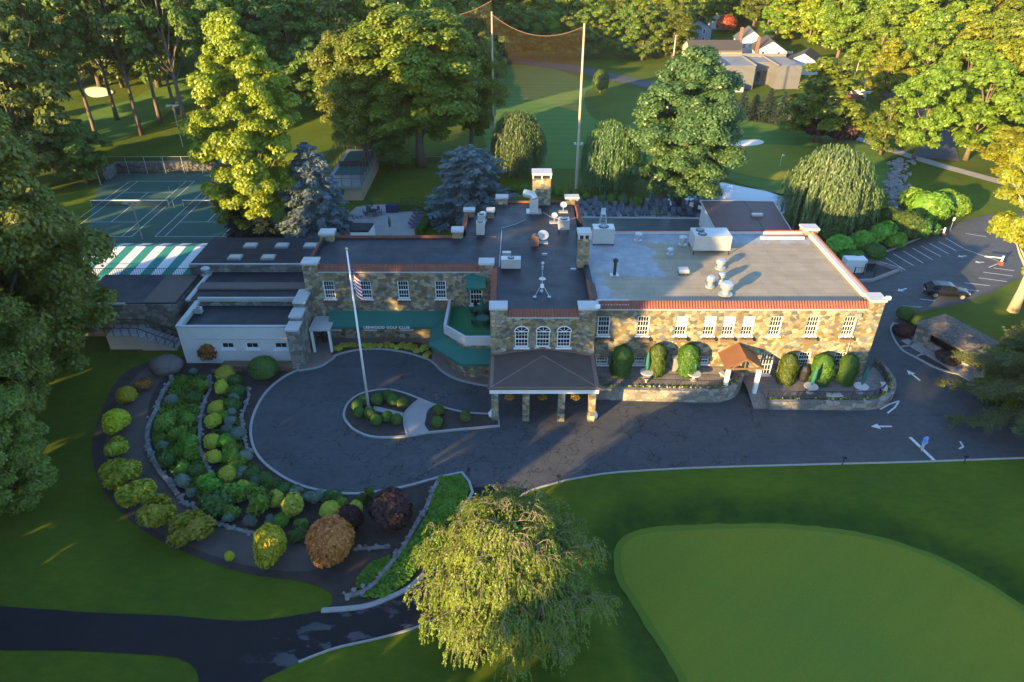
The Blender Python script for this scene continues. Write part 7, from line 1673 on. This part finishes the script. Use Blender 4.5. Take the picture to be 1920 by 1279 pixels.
# large grey flat building with a court
gb = empty('grey_building', GT(1425,168), 'large grey flat roofed building with an open central bay, in front of the white houses', 'building')
o0 = GT(1425,168); b = MB(); W2, D2 = 20, 13
def gbx(x0,x1,y0,y1,z0,z1,m_=0): b.box(o0.x+x0*.68,o0.x+x1*.68,o0.y+y0,o0.y+y1,o0.z+z0,o0.z+z1,m_)
gbx(-15,-3,0,D2,0,5.5); gbx(-2.99,5,5,D2,0,5.4); gbx(5.01,14,0,D2,0,5.5); b.build('wall', mat('grey render', (.13,.13,.135), .8, .1, .4), gb)
b = MB(); gbx(-14.8,-3.2,.3,D2-.3,5.502,5.6); gbx(-2.8,4.8,5.3,D2-.3,5.402,5.5); gbx(5.2,13.8,.3,D2-.3,5.502,5.6); b.build('roof', mat('grey gravel roof', (.20,.195,.19), .85, .2, .3), gb)
b = MB(); gbx(-15.2,-14.7,-.2,D2,5.51,6.3); gbx(-15.2,14.2,D2-.2,D2+.2,5.51,6.3); gbx(-3.2,-2.9,-.2,D2-.3,5.61,6.0); gbx(5.0,5.3,-.2,D2-.3,5.61,6.0); b.build('parapet', mat('grey parapet', (.17,.165,.16), .8, .1), gb)
b = MB(); 
for k_ in range(3): gbx(-2+2.2*k_,-.6+2.2*k_,4.93,4.99,1,3.4)
b.build('window', M['glass'], gb)
b = MB(); gbx(-12,-7.5,-3,-1,0,1.8); tag(b.build('box_trailer', mat('grey white trailer', (.36,.37,.38), .7, .1)), 'pale box trailer standing in front of the grey building', 'trailer')
b = MB(); pf = GT(1372,108)
for k_ in range(26): b.box(pf.x+k_*.7,pf.x+k_*.7+.45,pf.y,pf.y+.1,pf.z,pf.z+1.8)
b.box(pf.x,pf.x+18,pf.y+.1,pf.y+.2,pf.z+1.4,pf.z+1.6); tag(b.build('picket_fence', M['white']), 'white picket fence between the cream house and the white houses', 'fence')
# construction vehicles glimpsed at the right
for (u, v, mm, lab) in ((1575,188,'white','white van glimpsed under the trees beside the side road'),(1590,196,'tile','red vehicle glimpsed beside the utility pole'),(1600,182,'metal','grey vehicle behind the red one near the utility pole')):
    e = empty('parked_van', GT(u, v), lab, 'van', None, random.uniform(-.5,.5)); b = MB(); b.box(-2.4,2.0,-1,1,.45,2.3); b.add([(2.001,-.98,.45),(2.9,-.95,.45),(2.9,.95,.45),(2.001,.98,.45),(2.001,-.98,2.1),(2.5,-.9,1.4),(2.5,.9,1.4),(2.001,.98,2.1)], [(0,1,5,4),(1,2,6,5),(2,3,7,6),(4,5,6,7)]); b.build('body', M[mm], e, local=True)
    for x in (-1.5,1.7):
        for y in (-1,1): w = MB(); w.tube([(x,y-.12,.4),(x,y+.12,.4)], .4, 10); w.build('wheel', M['dark'], e, local=True)
# flag on the far green etc.
b = MB(); p = GT(1462,312); b.bar((p.x,p.y,.0),(p.x,p.y,2.2),.04,.04); b.add([(p.x,p.y,2.2),(p.x+.6,p.y,2.0),(p.x,p.y,1.8)], [(0,1,2)]); tag(b.build('hole_flag', M['fwhite']), 'thin hole flag on the far green', 'golf flag')
AZ, EL, EXPO, HAZE = 44.0, 12.0, 2.12, .00005
CASTERS = []
_r = random.Random(4)
for p in range(-110, -92, 5): CASTERS.append((p+_r.uniform(-1,1), 64+_r.uniform(-4,6), 27+_r.uniform(-3,3), 4.6))
for i, p in enumerate((-92,-84.5,-77,-69.5)): CASTERS.append((p, 62+_r.uniform(-3,3), 26+_r.uniform(-2,3), 3.7, 'shadowhigh'))
for p in range(-84, -64, 5): CASTERS.append((p, 56, 6.0+_r.uniform(-.6,.6), 3.6))  # this and the next two: low unseen rows added to cut beams near ground
for p in range(-64, -43, 5): CASTERS.append((p, 56, 8.0+_r.uniform(-.6,.6), 3.6))
for p in range(-42, -29, 4): CASTERS.append((p, 56, 7.3+_r.uniform(-.3,.3), 3.2))
CASTERS += [(-88, 80, 22, 3.0, 'shadowhigh'), (-73, 80, 23, 3.0, 'shadowhigh')]
for p in (-65,-60.5): CASTERS.append((p, 64, 31, 4.4))
CASTERS += [(-55, 62, 31, 4.2, 'shadowhigh'), (-51,66,31.5,4.2,'shadowhigh'), (-47.5, 64, 31, 4.2, 'shadow'), (-57,76,34,4.2), (-52,78,33,4)]
for p, h in ((-21,26.5),(-18.5,27.5),(-14,28)): CASTERS.append((p, 80+_r.uniform(-4,4), h, 4.6))
for p in (-20.5,-16,-11): CASTERS.append((p, 66, 16.5, 4.4))
for p in range(-6, 70, 5): CASTERS.append((p+_r.uniform(-1,1), 86+_r.uniform(-7,7), 31+_r.uniform(-3,3), 6.5))
for p in range(-5, 70, 6): CASTERS.append((p+_r.uniform(-1,1), 62+_r.uniform(-4,4), 20+_r.uniform(-3,3), 5.5))
for p in range(-260, -134, 13): CASTERS.append((p+_r.uniform(-2,2), 60+_r.uniform(-5,8), 20+_r.uniform(-4,4), 5.0))
# ================================================================ trees outside the picture that throw the long shadows
DX, DY = math.sin(math.radians(AZ)), math.cos(math.radians(AZ))      # direction the light travels
def caster(p, D, h, r, key='shadow'):
    """p = X - Y coordinate across the beams; D = distance along the light's path behind the point (X+Y=60)"""
    x = (60+p)/2-D*DX; y = (60-p)/2-D*DY
    place(key, 'outlying_tree', (x, y, 0), 'tree standing outside the picture on the side the sun comes from', 'tree', 'trees outside the left of the picture', h, r)
random.seed(303)
for c_ in CASTERS: caster(*c_)
# ================================================================ camera, light
cam = bpy.data.cameras.new('camera'); cam.sensor_width = 36; cam.lens = 36*F/1920; cam.clip_end = 6000; cam.clip_start = .5
co = bpy.data.objects.new('camera', cam); COL.objects.link(co); co.location = (0,0,H); co.rotation_euler = (math.pi/2-TH, 0, 0); S.camera = co
el = math.radians(EL)
d = Vector((DX*math.cos(el), DY*math.cos(el), -math.sin(el)))
sun = bpy.data.lights.new('sun', 'SUN'); sun.energy = 4.4; sun.angle = math.radians(.6); sun.color = (1.0, .68, .28)
so = bpy.data.objects.new('sun', sun); COL.objects.link(so); so.rotation_euler = d.to_track_quat('-Z', 'Y').to_euler(); so.location = (-40,-40,60)
w = bpy.data.worlds.new('World'); S.world = w; w.use_nodes = True; t = w.node_tree; t.nodes.clear()
sk = t.nodes.new('ShaderNodeTexSky'); sk.sky_type = 'NISHITA'; sk.sun_disc = False; sk.ozone_density = 3.5; sk.dust_density = .3; sk.air_density = 1.0; sk.sun_elevation = math.radians(EL); sk.sun_rotation = math.atan2(-d.x, -d.y)
bg = t.nodes.new('ShaderNodeBackground'); bg.inputs[1].default_value = .15; ow = t.nodes.new('ShaderNodeOutputWorld'); t.links.new(sk.outputs[0], bg.inputs[0]); t.links.new(bg.outputs[0], ow.inputs[0])
hz = MB(); hz.box(-900, 900, -300, 1500, -3.5, 60); ho = tag(hz.build('haze', None), kind='stuff')
ho.data.materials.clear(); hm, t, o_ = nt('thin evening haze'); pv = N(t, 'ShaderNodeVolumePrincipled'); pv.inputs['Color'].default_value = (.95,.95,.95,1); pv.inputs['Density'].default_value = HAZE; pv.inputs['Anisotropy'].default_value = .0
t.links.new(pv.outputs[0], o_.inputs['Volume']); ho.data.materials.append(hm)
S.view_settings.view_transform = 'Standard'; S.view_settings.look = 'None'; S.view_settings.exposure = EXPO; S.view_settings.gamma = 1
S.render.engine = 'CYCLES'; S.cycles.max_bounces = 6; S.cycles.diffuse_bounces = 3; S.cycles.glossy_bounces = 2; S.cycles.transparent_max_bounces = 12; S.cycles.transmission_bounces = 2
S.cycles.use_denoising = True; S.cycles.caustics_reflective = False; S.cycles.caustics_refractive = False
